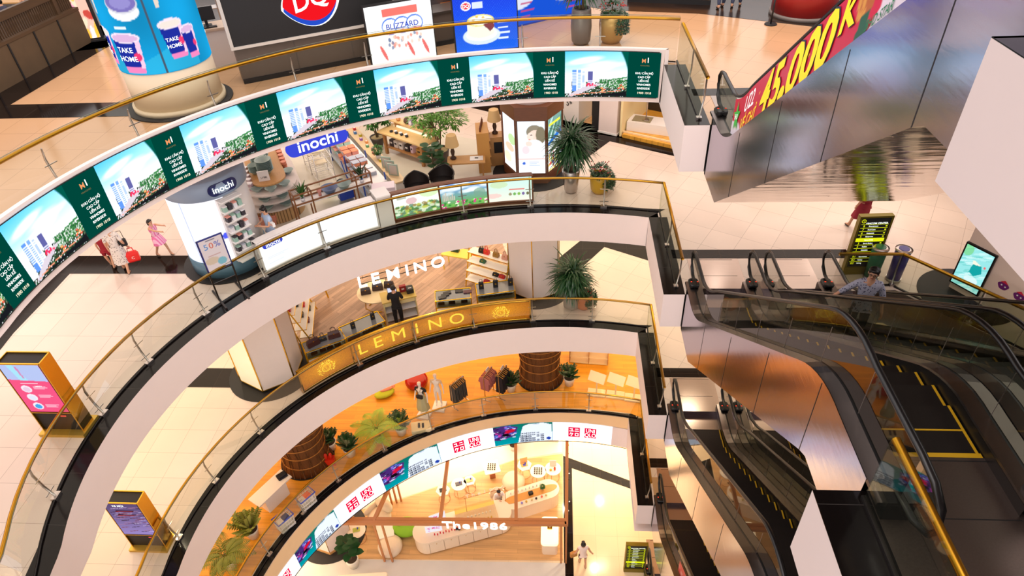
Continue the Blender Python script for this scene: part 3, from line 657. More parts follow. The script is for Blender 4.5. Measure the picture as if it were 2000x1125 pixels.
for i in range(len(db) - 1):
    thr, thl = db[i], db[i + 1]; f = ringmap(E_DT, E_DB, thl, thr, .03, 1.0, -.03); W_ = (ep(E_DT, thl) - ep(E_DT, thr)).length; Hh = .88
    if i % 2 == 0:
        g = MB(); n = 12; g.ribbon([f(k / n, 1) - S2 for k in range(n + 1)], [f(k / n, 0) - S2 for k in range(n + 1)]); g.build('white_field', glow('screen_white', (238, 244, 255), 1.25), s2)
        for dx, tt in ((-.34, (('ユ', -1, 1), ('ニ', 1, 1), ('ク', -1, -1), ('ロ', 1, -1))), (.34, (('UNI', 0, 1), ('QLO', 0, -1)))):
            q = MB(); fn = lambda x, y, w=.01: f(.5 + (dx + x) / W_, .5 + y / Hh, w) - S2
            q.add([fn(-.24, -.23), fn(.24, -.23), fn(.24, .23), fn(-.24, .23)], [(0, 1, 2, 3)]); q.build('logo_square', RED, s2)
            q = MB()
            for ch, a, b in tt:
                if ch in 'ユニクロ': 
                    cx, cy = a * .11, b * .11; s = .075
                    st_ = {'ユ': [(-.8, .7, .5, .7), (.4, .7, .3, -.7), (-1, -.7, 1, -.7)], 'ニ': [(-.7, .6, .7, .6), (-1, -.7, 1, -.7)], 'ク': [(-.4, 1, -.9, .1), (-.4, .7, .8, .7), (.8, .7, -.2, -1)], 'ロ': [(-.8, .8, .8, .8), (-.8, -.8, .8, -.8), (-.8, .8, -.8, -.8), (.8, .8, .8, -.8)]}[ch]
                    for x0, y0, x1, y1 in st_:
                        d = Vector((x1 - x0, y1 - y0)).normalized() * .22; nn = Vector((-d.y, d.x))
                        P = [(x0 - d.x + nn.x, y0 - d.y + nn.y), (x0 - d.x - nn.x, y0 - d.y - nn.y), (x1 + d.x - nn.x, y1 + d.y - nn.y), (x1 + d.x + nn.x, y1 + d.y + nn.y)]
                        q.add([fn(cx + s * px, cy + s * py, .02) for px, py in P], [(0, 1, 2, 3)])
                else: addtext(q, ch, lambda x, y, z: fn(x, y + b * .105, .02), .25, True, sx=.9)
            q.build('logo_letters', GT, s2)
    else: pic('shirt_picture', 90, 40, lambda u, v: f(u, v) - S2, paint_shirt, parent=s2, st=1.15)
g = MB(); f = ringmap(E_DT, E_DB, db[0], TH0, .03, 1.0, -.03); g.ribbon([f(k / 4, 1) - S2 for k in range(5)], [f(k / 4, 0) - S2 for k in range(5)]); g.build('blank_panel', WHITE, s2)
g = MB(); g.tube([ep(E_DB, TH0 + (TH1 - TH0) * k / 80, -.03) - S2 for k in range(81)], .014, 4); g.build('screen_frame', BLK, s2)
# ================================================================ lit counter fronts standing behind the rails
def front(L, xs, h0, h1, dr, label, cat, painter, st, trim=None, nm='lit_counter_front', par=None, names='lit_panel', dp=.3):
    """panels between base pixels xs on level L, set back dr from the ledge"""
    e = E_LED[L]; z = LV[L]; ths = [th_at(x, y, z) for x, y in xs]
    t = thing(nm, ep(e, (ths[0] + ths[-1]) / 2, dr, z), label, cat); O = t.location
    for i in range(len(ths) - 1):
        f = lambda u, v: ep(e, ths[i] + (ths[i + 1] - ths[i]) * u, dr, z + h0 + (h1 - h0) * v) - O
        pic(names, 80, 40, lambda u, v: f(.012 + .976 * u, v), painter(i), parent=t, st=st)
    ang = [ths[0] + (ths[-1] - ths[0]) * k / 40 for k in range(41)]
    b = MB(); T1 = [ep(e, a, dr + .01, z + h1 + .04) - O for a in ang]; T2 = [ep(e, a, dr + dp, z + h1 + .04) - O for a in ang]; T0 = [ep(e, a, dr + .01, z + .0) - O for a in ang]; T3 = [ep(e, a, dr + dp, z) - O for a in ang]
    b.ribbon(T2, T1); b.ribbon(T1, T0); b.ribbon(T3, T2); b.build('counter_body', trim or WHT, t)
    for a in ths: 
        p = MB(); q = ep(e, a, dr - .02, z) - O; p.box(q + Vector((0, 0, (h0 + h1) / 2)), (.05, .05, h1 - h0 + .08), rz=a); p.build('upright', trim or WHT, t)
    for hh in (h0 - .02, h1 + .02):
        p = MB(); p.tube([ep(e, a, dr - .02, z + hh) - O for a in ang], .035, 4); p.build('edge_trim', trim or WHT, t)
    return t, ths, e
def pw(i):
    def p(U, V):
        c = Can(U, V, (244, 248, 255))
        if i == 0: c.lines(.1, .5, .42, 8, .045, .01, (200, 206, 225), 3)
        return c.I
    return p
tF, thsF, eF = front('B', [(516, 532), (632, 482), (742, 447)], .10, .98, .06, 'white glowing counter front of the homeware shop behind the gold rail', 'counter', pw, 1.5)
def plaque(t, e, L, th, dr, h, txt, size, W, H, colp, colt, nm='name_plaque'):
    O = t.location; z = LV[L]; R_ = (ep(e, th) - Vector((C0.x, C0.y, LV[L]))).length
    fn = lambda x, y, w: ep(e, th - x / R_, dr - w, z + h + y) - O
    pl = MB(); n = 24; r = H / 2; pts = []
    for k in range(n):
        a = 2 * math.pi * k / n; pts.append(((W / 2 - r) * (1 if math.cos(a) > 0 else -1) + r * math.cos(a), r * math.sin(a)))
    pl.add([fn(x, y, .02) for x, y in pts] + [fn(x, y, .0) for x, y in pts], [tuple(range(n))] + [(i, (i + 1) % n, n + (i + 1) % n, n + i) for i in range(n)]); pl.build(nm, colp, t)
    q = MB(); addtext(q, txt, lambda x, y, zz: fn(x, y, .035 + zz), size, True, ext=.01); q.build('plaque_letters', colt, t)
BLUEP = glow('inochi_blue', (62, 74, 214), 1.0)
plaque(tF, eF, 'B', th_at(545, 520, LV['B']) , .03, .86, 'inochi', .19, .62, .17, BLUEP, GT)
tB = MB(); ths_ = [th_at(x, y, LV['B']) for x, y in [(750, 452), (776, 443)]]
eb = E_LED['B']; zz = LV['B']
for a, b_ in [(ths_[0], ths_[1])]:
    P = [ep(eb, a, .02, zz), ep(eb, b_, .02, zz), ep(eb, b_, .40, zz), ep(eb, a, .40, zz)]; tB.prism([(p.x, p.y) for p in P], zz + .01, zz + 1.05)
tB.cur = 1; tB.prism([(ep(eb, a, r, 0).x, ep(eb, a, r, 0).y) for a, r in ((ths_[0], .0), (ths_[1], .0), (ths_[1], .57), (ths_[0], .57))], zz + 1.05, zz + 1.1)
tB.build('end_cabinet', [WHT, WHT], label='white end cabinet between the glowing counter and the garden pictures', cat='cabinet')
def pg(i):
    def p(U, V):
        r = np.random.RandomState(i + 3); c = Can(U, V, (236, 246, 250))
        if i == 0:
            c.grad((90, 150, 70), (246, 250, 246), 0, .5)
            for k in range(90): c.ell(r.rand(), .45 * r.rand() ** .8, .05, .05, [(70, 120, 60), (190, 200, 90), (150, 120, 70), (220, 230, 210), (90, 130, 110)][k % 5], .8)
            c.ell(.4, .6, .12, .14, (216, 170, 180), .8); c.rect(.1, .72, .3, .84, (120, 120, 110), .5); c.ell(.8, .85, .22, .22, (200, 230, 170), .7)
        elif i == 1:
            c.grad((110, 170, 90), (120, 160, 226), .1, .8)
            for k in range(24): c.ell(r.rand(), .55 + .4 * r.rand(), .12, .07, (240, 246, 252), .7, soft=.6)
            for k in range(8): c.rect(.04 + .035 * k, .3, .06 + .035 * k, .42 + .25 * r.rand(), (200, 190, 180))
            for k in range(60): c.ell(r.rand(), .24 * r.rand(), .03, .035, [(210, 60, 140), (60, 140, 60), (120, 190, 90), (240, 240, 220)][k % 4])
            c.ell(.84, .5, .13, .18, (120, 160, 140), .7)
        else:
            c.grad((236, 232, 226), (206, 240, 232), 0, .7); c.ell(.25, .7, .2, .14, (200, 220, 180), .8); c.ell(.1, .25, .2, .1, (240, 190, 190), .7)
            for k, cc in enumerate(((150, 140, 110), (110, 170, 90), (130, 180, 80), (120, 100, 160), (110, 110, 80))): c.ell(.5 + .1 * k, .28, .035, .06, cc)
            c.lines(.48, .95, .45, 1, .1, .04, (220, 110, 110)); c.rect(.93, .1, .97, .95, (170, 210, 170))
        return c.I
    return p
front('B', [(776, 441), (864, 420), (956, 408), (1042, 405)], .16, 1.02, .06, 'brown framed counter front with three glowing garden pictures', 'counter', pg, 1.35, trim=WALNUT, dp=.16)
AMB = mat('amber_panel', (205, 120, 14), .3, .5, em=.35, emcol=(214, 120, 8))
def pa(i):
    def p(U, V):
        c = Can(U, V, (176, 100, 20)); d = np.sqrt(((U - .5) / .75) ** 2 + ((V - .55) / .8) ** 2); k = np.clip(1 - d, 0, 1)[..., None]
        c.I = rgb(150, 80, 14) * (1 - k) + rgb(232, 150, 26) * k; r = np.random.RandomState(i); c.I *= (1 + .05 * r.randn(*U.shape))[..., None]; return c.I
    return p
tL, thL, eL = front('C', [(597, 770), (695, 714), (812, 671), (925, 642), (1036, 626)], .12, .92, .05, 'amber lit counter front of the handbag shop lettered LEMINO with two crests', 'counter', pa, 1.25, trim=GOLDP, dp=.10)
YEL = glow('yellow_letters', (255, 206, 60), 1.5)
OL = tL.location
for ch, px in (('L', 716), ('E', 747), ('M', 786), ('I', 821), ('N', 856), ('O', 897)):
    yb = np.interp(px, [597, 695, 812, 925, 1036], [770, 714, 671, 642, 626]); th = th_at(px, yb, 9.6); R_ = 11
    m = MB(); addtext(m, ch, lambda x, y, z: ep(eL, th - x / R_, .02, 9.6 + .52 + y) - OL, .68, False, sx=1.1)
    for v in range(len(m.v)): pass
    m.build('front_letter', YEL, tL)
def crest(t, th, h, s, mt, e, L, dr=.02):
    O = t.location; fn = lambda x, y: ep(e, th - x / 11, dr, LV[L] + h + y) - O; m = MB(); r = random.Random(4)
    for k in range(28):   # leafy mantling either side
        for sgn in (-1, 1):
            a = -1.0 + 2.3 * k / 27; rr = s * (.55 + .3 * r.random()); x, y = sgn * rr * math.cos(a) * .95, rr * math.sin(a) * .8; w = s * (.05 + .06 * r.random()); b = r.random() * 3
            m.add([fn(x - w * math.cos(b), y - w * math.sin(b)), fn(x + w * .4 * math.sin(b), y - w * .4 * math.cos(b)), fn(x + w * math.cos(b), y + w * math.sin(b)), fn(x - w * .4 * math.sin(b), y + w * .4 * math.cos(b))], [(0, 1, 2, 3)])
    n = 24
    for r0, r1 in ((.34, .40), (.24, .27)):
        vs = [fn(s * q * math.cos(2 * math.pi * i / n), s * q * math.sin(2 * math.pi * i / n)) for q in (r0, r1) for i in range(n)]; m.add(vs, [(i, (i + 1) % n, n + (i + 1) % n, n + i) for i in range(n)])
    for k in range(5): x = (k - 2) * .14 * s; m.add([fn(x - .05 * s, .48 * s), fn(x + .05 * s, .48 * s), fn(x * 1.3, .75 * s)], [(0, 1, 2)])
    addtext(m, 'L', lambda x, y, z: fn(x, y), .36 * s, False); m.build('crest', mt, t)
crest(tL, th_at(648, 742, 9.6), .5, .42, YEL, eL, 'C'); crest(tL, th_at(980, 633, 9.6), .5, .42, YEL, eL, 'C')
# ================================================================ people
SKIN = mat('skin', (214, 160, 128), .55); HAIR = mat('black_hair', (22, 16, 14), .45); SHOE = mat('dark_sandal', (60, 44, 36), .5)
def skinmesh(pts, edges, root=0, sub=1):
    me = bpy.data.meshes.new('s'); names = list(pts); ix = {k: i for i, k in enumerate(names)}
    me.from_pydata([pts[k][:3] for k in names], [(ix[a], ix[b]) for a, b in edges], []); o = bpy.data.objects.new('s', me); C.objects.link(o)
    o.modifiers.new('k', 'SKIN'); sl = me.skin_vertices[0].data
    for k in names:
        r = pts[k][3]; sl[ix[k]].radius = (r, r) if not hasattr(r, '__len__') else r; sl[ix[k]].use_root = (ix[k] == root)
    m = o.modifiers.new('u', 'SUBSURF'); m.levels = sub; m.render_levels = sub
    dg = bpy.context.evaluated_depsgraph_get(); dg.update(); e = bpy.data.meshes.new_from_object(o.evaluated_get(dg))
    v = [tuple(x.co) for x in e.vertices]; f = [tuple(p.vertices) for p in e.polygons]
    bpy.data.objects.remove(o); bpy.data.meshes.remove(me); bpy.data.meshes.remove(e); return v, f
def V3(a, b, t): return tuple(a[i] * (1 - t) + b[i] * t for i in range(3))
def person(label, loc, rz, pose=None, sc=1.0, top=(60, 60, 70), topmat=None, sleeve=.55, bottom='trousers', botcol=(40, 40, 50), botmat=None, hair='short', glasses=False, shoe=SHOE, female=False, dress=None, hem=.5, group=None, armscurl=True):
    J = dict(pel=(0, 0, .93), wai=(0, 0, 1.07), che=(0, 0, 1.28), nec=(0, .01, 1.42), hb=(0, -.005, 1.50), hm=(0, -.02, 1.575), ht=(0, -.01, 1.64),
             shL=(.165, 0, 1.37), elL=(.22, .02, 1.10), wrL=(.24, -.06, .87), shR=(-.165, 0, 1.37), elR=(-.22, .02, 1.10), wrR=(-.24, -.06, .87),
             hiL=(.09, 0, .88), knL=(.10, -.02, .49), anL=(.10, .02, .09), hiR=(-.09, 0, .88), knR=(-.10, -.02, .49), anR=(-.10, .02, .09))
    if pose: J.update({k: v for k, v in pose.items() if k in J})
    J = {k: Vector(v) for k, v in J.items()}
    t = thing('person', loc, label, 'person', rz, group); t.scale = (sc,) * 3
    R = dict(pel=(.13, .10), wai=(.115, .085), che=(.135, .095), nec=.052, hb=.062, hm=(.080, .092), ht=.066, shL=.052, shR=.052, elL=.040, elR=.040, wrL=.027, wrR=.027, hiL=.088, hiR=.088, knL=.055, knR=.055, anL=.036, anR=.036)
    P = {k: (*J[k], R[k]) for k in J}; E_ = [('pel', 'wai'), ('wai', 'che'), ('che', 'nec'), ('nec', 'hb'), ('hb', 'hm'), ('hm', 'ht'), ('che', 'shL'), ('shL', 'elL'), ('elL', 'wrL'), ('che', 'shR'), ('shR', 'elR'), ('elR', 'wrR'), ('pel', 'hiL'), ('hiL', 'knL'), ('knL', 'anL'), ('pel', 'hiR'), ('hiR', 'knR'), ('knR', 'anR')]
    for s_, sg in (('L', 1), ('R', -1)):
        w_, e_ = J['wr' + s_], J['el' + s_]; d = (w_ - e_).normalized(); side = Vector((sg, 0, 0)); side = (side - d * side.dot(d)).normalized(); nrm = d.cross(side)
        pm = w_ + d * .07; P['pm' + s_] = (*pm, (.026, .016)); E_.append(('wr' + s_, 'pm' + s_))
        for i in range(4):
            b = pm + nrm * (.024 - .016 * i) + d * .02; L_ = (.052, .060, .056, .044)[i]; a = b + d * L_ * .6 - side * .012 * sg; c = a + d * L_ * .4 - side * .02 * sg
            for q, pt in (('a', b), ('b', a), ('c', c)): P['f%s%d%s' % (q, i, s_)] = (*pt, .0085)
            E_ += [('pm' + s_, 'fa%d' % i + s_), ('fa%d' % i + s_, 'fb%d' % i + s_), ('fb%d' % i + s_, 'fc%d' % i + s_)]
        tb_ = w_ + d * .035 + nrm * .035; P['ta' + s_] = (*tb_, .010); P['tb' + s_] = (*(tb_ + d * .035 + nrm * .012), .009); E_ += [('wr' + s_, 'ta' + s_), ('ta' + s_, 'tb' + s_)]
        an, kn = J['an' + s_], J['kn' + s_]; fw = Vector(pose.get('foot' + s_, (0, -1, 0)) if pose else (0, -1, 0)); toe = an + fw * .15 + Vector((0, 0, -.045)); P['he' + s_] = (*(an - fw * .03 + Vector((0, 0, -.045))), .032); P['to' + s_] = (*toe, (.042, .022)); E_ += [('an' + s_, 'to' + s_), ('an' + s_, 'he' + s_)]
    P = {k: v for k, v in P.items() if not k.startswith('foot')}
    v, f = skinmesh(P, E_); m = MB(); m.add(v, f, True)
    hm = J['hm']; up = (J['ht'] - J['hb']).normalized(); fwd = Vector(pose.get('face', (0, -1, 0)) if pose else (0, -1, 0)); fwd = (fwd - up * fwd.dot(up)).normalized(); rt = fwd.cross(up)
    FM = Matrix((rt, -fwd, up)).transposed()
    def hp(x, y, z): return hm + FM @ Vector((x, y, z))
    m.ball(hp(0, -.092, -.012), (.013, .018, .022), 8, 6, FM)
    for sg in (-1, 1): m.ball(hp(.080 * sg, .01, -.005), (.012, .02, .03), 8, 6, FM)
    m.cur = 1
    for sg in (-1, 1): m.ball(hp(.031 * sg, -.083, .018), (.014, .008, .008), 8, 5, FM); m.ball(hp(.031 * sg, -.084, .038), (.02, .006, .004), 6, 4, FM)
    m.cur = 2; m.ball(hp(0, -.086, -.045), (.024, .008, .008), 8, 5, FM)
    m.build('body', [SKIN, BLK, mat('lips', (170, 80, 74), .5)], t)
    hr = MB(); hr.ball(hp(0, .034, .042), (.092, .086, .082), 14, 10, FM); hr.ball(hp(0, -.035, .082), (.07, .05, .028), 10, 6, FM)
    if hair in ('long', 'bun', 'tail', 'bob'): hr.ball(hp(0, .055, -.03), (.085, .055, .09), 12, 8, FM)
    if hair == 'bun': hr.ball(hp(0, .06, .13), (.045, .045, .04), 10, 8, FM)
    if hair == 'bob': hr.ball(hp(0, .03, -.02), (.105, .08, .10), 12, 8, FM)
    if hair == 'tail': hr.tube([hp(0, .10, .03), hp(0, .15, -.02), hp(.01, .14, -.12), hp(.01, .13, -.2)], [.03, .035, .028, .008], 8)
    hr.build('hair', HAIR, t)
    if glasses:
        g = MB()
        for sg in (-1, 1): g.tube([hp(.033 * sg + .024 * math.cos(a), -.096, .016 + .018 * math.sin(a)) for a in [k * math.pi / 5 for k in range(10)]], .003, 4, closed=True); g.bar(hp(.057 * sg, -.094, .02), hp(.082 * sg, 0, .02), .004)
        g.bar(hp(-.01, -.098, .02), hp(.01, -.098, .02), .004); g.build('glasses', BLK, t)
    TM = topmat or mat('cloth_%d_%d_%d' % top, top, .8); BM = botmat or mat('cloth_%d_%d_%d' % botcol, botcol, .8)
    k = .022
    def sleeveP(s_, fr):
        sh, el, wr = J['sh' + s_], J['el' + s_], J['wr' + s_]; out = [('sh' + s_, (*sh, R['shL'] + .016))]
        if fr <= 0: return out
        if fr <= 1: out.append(('el' + s_, (*V3(sh, el, fr), .052)))
        else: out += [('el' + s_, (*el, .056)), ('wr' + s_, (*V3(el, wr, fr - 1), .042))]
        return out
    def cloth(nm, keys, rad, M_, sl=None, extra=None):
        P2 = {q: (*J[q], rad[q]) for q in keys}; E2 = [(a, b) for a, b in E_ if a in keys and b in keys]
        if sl is not None:
            for s_ in 'LR':
                pv = 'che'
                for q, val in sleeveP(s_, sl): P2[q] = val; E2.append((pv, q)); pv = q
        P2['low'] = (*(J['pel'] + (J['pel'] - J['wai']) * .55), (rad['pel'][0] * .98, rad['pel'][1] * .98)); E2.append(('pel', 'low'))
        v, f = skinmesh(P2, E2); mm = MB(); mm.add(v, f, True); return mm.build(nm, M_, t)
    if dress is None:
        cloth('shirt', ['pel', 'wai', 'che', 'nec'], dict(pel=(.155, .125), wai=(.14, .115), che=(.155, .118), nec=.060), TM, sleeve)
    else:
        cloth('dress_top', ['pel', 'wai', 'che', 'nec'], dict(pel=(.15, .12), wai=(.135, .11), che=(.15, .112), nec=.05), TM, sleeve)
    def skirt(nm, M_, hemz, w0=.165, w1=.24):
        mm = MB(); mid = (J['knL'] + J['knR']) / 2; rings = []
        base = J['wai'].lerp(J['pel'], .6); n = 28
        spread = (J['knL'] - J['knR']).length / 2
        for i in range(9):
            u = i / 8; z = base.z * (1 - u) + hemz * u; c = base.lerp(Vector((mid.x, mid.y, hemz)), u); w_ = w0 + (max(w1, spread + .11) - w0) * u ** .8
            rings.append([Vector((c.x + w_ * (1 + .05 * u * math.sin(7 * 2 * math.pi * q / n)) * math.cos(2 * math.pi * q / n), c.y + w_ * .8 * (1 + .07 * u * math.sin(7 * 2 * math.pi * q / n)) * math.sin(2 * math.pi * q / n), z)) for q in range(n)])
        mm.sweep(rings[::-1], cap=False, sm=True); mm.build(nm, M_, t)
    if dress is not None: skirt('dress_skirt', TM, hem)
    elif bottom == 'skirt': skirt('skirt', BM, hem)
    else:
        fr = dict(trousers=.97, shorts=.0)[bottom]; P2 = dict(pel=(*J['pel'], (.15, .118)), w=(*J['pel'].lerp(J['wai'], .75), (.138, .112))); E2 = [('pel', 'w')]
        for s_ in 'LR':
            hi, kn, an = J['hi' + s_], J['kn' + s_], J['an' + s_]; P2['h' + s_] = (*hi, .106); E2.append(('pel', 'h' + s_))
            if fr > .5: P2['k' + s_] = (*kn, .078); P2['a' + s_] = (*V3(kn, an, fr), .058); E2 += [('h' + s_, 'k' + s_), ('k' + s_, 'a' + s_)]
            else: P2['k' + s_] = (*V3(hi, kn, .8), .088); E2.append(('h' + s_, 'k' + s_))
        v, f = skinmesh(P2, E2); mm = MB(); mm.add(v, f, True); mm.build('trousers' if fr > .5 else 'shorts', BM, t)
    for s_ in 'LR':
        a = P['he' + s_]; b = P['to' + s_]; v, f = skinmesh({'a': (a[0], a[1], a[2], .043), 'b': (b[0], b[1], b[2] - .002, (.052, .03))}, [('a', 'b')]); mm = MB(); mm.add(v, f, True); mm.build('shoe', shoe, t)
    return t
# ================================================================ plants
LEAF = mat('green_leaf', (58, 112, 40), .45, noise=.35, nscale=6); LEAFD = mat('dark_green_leaf', (30, 72, 34), .35, noise=.35, nscale=6)
LEAFY = mat('yellow_green_leaf', (150, 178, 50), .45, noise=.3, nscale=6); LEAFO = mat('olive_leaf', (112, 122, 34), .45, noise=.35, nscale=6)
SOIL = mat('soil', (58, 42, 30), .9, noise=.4, nscale=30); STEM = mat('brown_stem', (104, 84, 54), .7); MULCH = mat('pale_pebbles', (196, 176, 130), .9, noise=.3, nscale=40)
def leafq(mb, p, d, w, L, droop=0.0, seg=3, fold=0, r=random):
    """one leaf from p along unit d"""
    d = Vector(d).normalized(); s = d.cross(Vector((0, 0, 1))); s = s.normalized() if s.length > 1e-4 else Vector((1, 0, 0)); vs = []; q = Vector(p); dd = d.copy()
    for i in range(seg + 1):
        u = i / seg; ww = w * math.sin(math.pi * min(.96, .12 + .88 * u)) ** .7 / 2 if i < seg else .002
        vs += [q - s * ww, q + s * ww]; dd = (dd + Vector((0, 0, -droop / seg))).normalized(); q = q + dd * (L / seg)
    mb.add(vs, [(2 * i, 2 * i + 1, 2 * i + 3, 2 * i + 2) for i in range(seg)], True)
def straps(mb, c, n, L, w, droop, seed=1, up=.5, tiers=1, dz=.2):
    r = random.Random(seed)
    for k in range(n):
        a = r.random() * 2 * math.pi; e = up + (1.3 - up) * r.random() ** 1.3; t = r.random() * tiers * dz
        d = (math.cos(a) * math.cos(e), math.sin(a) * math.cos(e), math.sin(e)); leafq(mb, (c[0], c[1], c[2] + t), d, w * (.7 + .5 * r.random()), L * (.7 + .5 * r.random()), droop * (.6 + .7 * r.random()), 5)
def leafball(mb, c, rad, n, size, seed=1, fill=.55, asp=.5, droop=.4):
    r = random.Random(seed); rad = rad if hasattr(rad, '__len__') else (rad,) * 3
    for k in range(n):
        a = r.random() * 2 * math.pi; z = 2 * r.random() - 1; q = math.sqrt(1 - z * z); f = fill + (1 - fill) * r.random() ** .5
        bmp = .8 + .2 * math.sin(3 * a + seed) * math.cos(4 * z + seed)
        p = Vector((c[0] + rad[0] * f * bmp * q * math.cos(a), c[1] + rad[1] * f * bmp * q * math.sin(a), c[2] + rad[2] * f * z * bmp))
        d = Vector((q * math.cos(a) + .5 * (r.random() - .5), q * math.sin(a) + .5 * (r.random() - .5), z * .6 + .5 * (r.random() - .3)))
        leafq(mb, p, d, size * asp, size * (.7 + .6 * r.random()), droop, 2)
def palmf(mb, c, n, L, seed=1, up=.7, leaf=.34, nl=18):
    r = random.Random(seed)
    for k in range(n):
        a = 2 * math.pi * (k + r.random() * .5) / n; e = up + .5 * r.random(); p = Vector(c); d = Vector((math.cos(a) * math.cos(e), math.sin(a) * math.cos(e), math.sin(e))); pts = [p.copy()]; LL = L * (.75 + .4 * r.random())
        for i in range(nl): d = (d + Vector((0, 0, -.085))).normalized(); p = p + d * LL / nl; pts.append(p.copy())
        mb.tube(pts, [.012 * (1 - i / nl) + .003 for i in range(nl + 1)], 4)
        for i in range(3, nl + 1):
            t = (pts[i] - pts[i - 1]).normalized(); s = t.cross(Vector((0, 0, 1))).normalized(); ll = leaf * math.sin(math.pi * (.15 + .8 * i / nl))
            for sg in (-1, 1): leafq(mb, pts[i], s * sg + t * .6 + Vector((0, 0, .15)), .035, ll, .6, 2)
def plant(name, loc, label, kind, pot, potmat, H=1.0, seed=1, group=None, leafm=None, sc=1.0, cat='plant'):
    """pot = profile list of (radius, z)"""
    t = thing(name, loc, label, cat, 0, group); t.scale = (sc,) * 3; ph = pot[-1][1]; pr = pot[-1][0]
    p = MB(); p.lathe(list(pot) + [(pr * .9, ph), (pr * .88, ph - .05)], (0, 0, 0), 24, cap=True); po = p.build('pot', potmat, t)
    s = MB(); s.lathe([(pr * .89, ph - .05), (pr * .5, ph - .03), (.001, ph - .02)], (0, 0, 0), 16, cap=False); s.build('soil', MULCH if kind in ('ficus',) else SOIL, po)
    f = MB(); st = MB(); r = random.Random(seed)
    if kind == 'dracaena':
        for k in range(5): a = k * 1.3; st.tube([(0.05 * math.cos(a), .05 * math.sin(a), ph - .05), (.13 * math.cos(a), .13 * math.sin(a), ph + H * .5)], .02, 6); straps(f, (.13 * math.cos(a), .13 * math.sin(a), ph + H * .35), 105, H * .62, .05, 1.7, seed + k, .15, 1, H * .4)
        f.build('foliage', leafm or LEAFD, t)
    elif kind == 'shrub':
        for k in range(6): a = k; st.tube([(0, 0, ph - .05), (pr * .8 * math.cos(a), pr * .8 * math.sin(a), ph + H * .6)], .012, 5)
        leafball(f, (0, 0, ph + H * .5), (H * .55, H * .55, H * .5), 420, H * .17, seed); f.build('foliage', leafm or LEAF, t)
    elif kind == 'trailing':
        st.tube([(0, 0, ph - .05), (0, 0, ph + H * .3)], .015, 5); leafball(f, (0, 0, ph + H * .15), (pr * 1.25, pr * 1.25, H * .35), 380, .10, seed)
        for k in range(7): a = -1.2 + k * .3; pts = [(pr * math.cos(a), pr * math.sin(a), ph), (pr * 1.3 * math.cos(a), pr * 1.3 * math.sin(a), ph - .1), (pr * 1.35 * math.cos(a), pr * 1.35 * math.sin(a), ph - H * .7 * (.5 + .5 * r.random()))]; [leafball(f, V3(pts[1], pts[2], u / 5), .07, 12, .08, seed + u) for u in range(6)]
        f.build('foliage', leafm or LEAFD, t)
        fl = MB(); [fl.ball((pr * 1.1 * r.uniform(-1, 1), pr * 1.1 * r.uniform(-1, 1), ph + H * (.3 + .15 * r.random())), .022, 6, 4) for k in range(24)]; fl.build('flowers', mat('red_flower', (176, 50, 46), .6), t, kind='stuff')
    elif kind == 'palm':
        for k in range(3): st.tube([(.04 * k - .04, 0, ph - .05), (.06 * k - .06, 0, ph + H * .25)], .03, 6)
        palmf(f, (0, 0, ph + H * .2), 15, H * .95, seed, .5, H * .28); f.build('fronds', leafm or LEAFO, t)
    elif kind == 'zz':
        for k in range(26):
            a = r.random() * 6.28; e = .6 + .8 * r.random(); d = Vector((math.cos(a) * math.cos(e), math.sin(a) * math.cos(e), math.sin(e))); L_ = H * (.7 + .3 * r.random()); st.tube([(0, 0, ph - .03), d * L_ * .5 + Vector((0, 0, ph)), d * L_ + Vector((0, 0, ph - .05 * H))], [.014, .010, .004], 5)
            for q in range(7):
                b = d * L_ * (.3 + .1 * q) + Vector((0, 0, ph)); s = d.cross(Vector((0, 0, 1))).normalized()
                for sg in (-1, 1): leafq(f, b, s * sg + d * .5 + Vector((0, 0, .2)), H * .10, H * .19, .3, 2)
        f.build('foliage', leafm or LEAFD, t)
    elif kind == 'ficus':
        for k in range(5): a = k * 1.25; st.tube([(.03 * math.cos(a), .03 * math.sin(a), ph - .05), (.12 * math.cos(a + 1), .12 * math.sin(a + 1), ph + H * .35), (.3 * math.cos(a), .3 * math.sin(a), ph + H * .75)], [.025, .018, .008], 6)
        for k in range(7): a = k * .95; leafball(f, (.28 * H * math.cos(a), .28 * H * math.sin(a), ph + H * (.55 + .3 * ((k * 3) % 5) / 5)), (.26 * H, .26 * H, .2 * H), 300, .11, seed + k, .3)
        f.build('foliage', leafm or LEAF, t)
    elif kind == 'bigleaf':
        for k in range(11):
            a = k * 2.4; z = ph + H * (.35 + .06 * k); L_ = H * (.32 - .012 * k); st.tube([(0, 0, ph - .05 + .0), (.02 * math.cos(a), .02 * math.sin(a), z - .1), (.12 * math.cos(a), .12 * math.sin(a), z)], [.012, .010, .006], 5)
            leafq(f, (.12 * math.cos(a), .12 * math.sin(a), z), (math.cos(a), math.sin(a), .45), H * .24, L_ * 1.1, .5, 5)
            leafq(f, (.10 * math.cos(a + .6), .10 * math.sin(a + .6), z + .05), (math.cos(a + .8), math.sin(a + .8), .5), H * .2, L_, .5, 5)
        f.build('foliage', leafm or LEAFD, t)
    elif kind == 'spiky':
        straps(f, (0, 0, ph - .02), 34, H, .05, .3, seed, .9); f.build('foliage', leafm or LEAF, t)
    if st.v: st.build('stems', STEM, t)
    return t

def series(make, spots, label, cat=None, group=None, rz=None, labels=None):
    """make() builds the first; spots are positions (x, y, z[, rz[, scale]])"""
    o0 = make(); out = []
    for i, q in enumerate(spots):
        loc = q[:3]; r_ = q[3] if len(q) > 3 else 0; s_ = q[4] if len(q) > 4 else 1
        if i == 0: o = o0; o.location = loc; o.rotation_euler = (0, 0, r_); o.scale = (s_,) * 3
        else: o = dup(o0, loc, r_, scale=s_)
        tag(o, labels[i] if labels else label, cat, group); out.append(o)
    return out
def simple(name, mb, mats): return lambda: mb.build(name, mats)
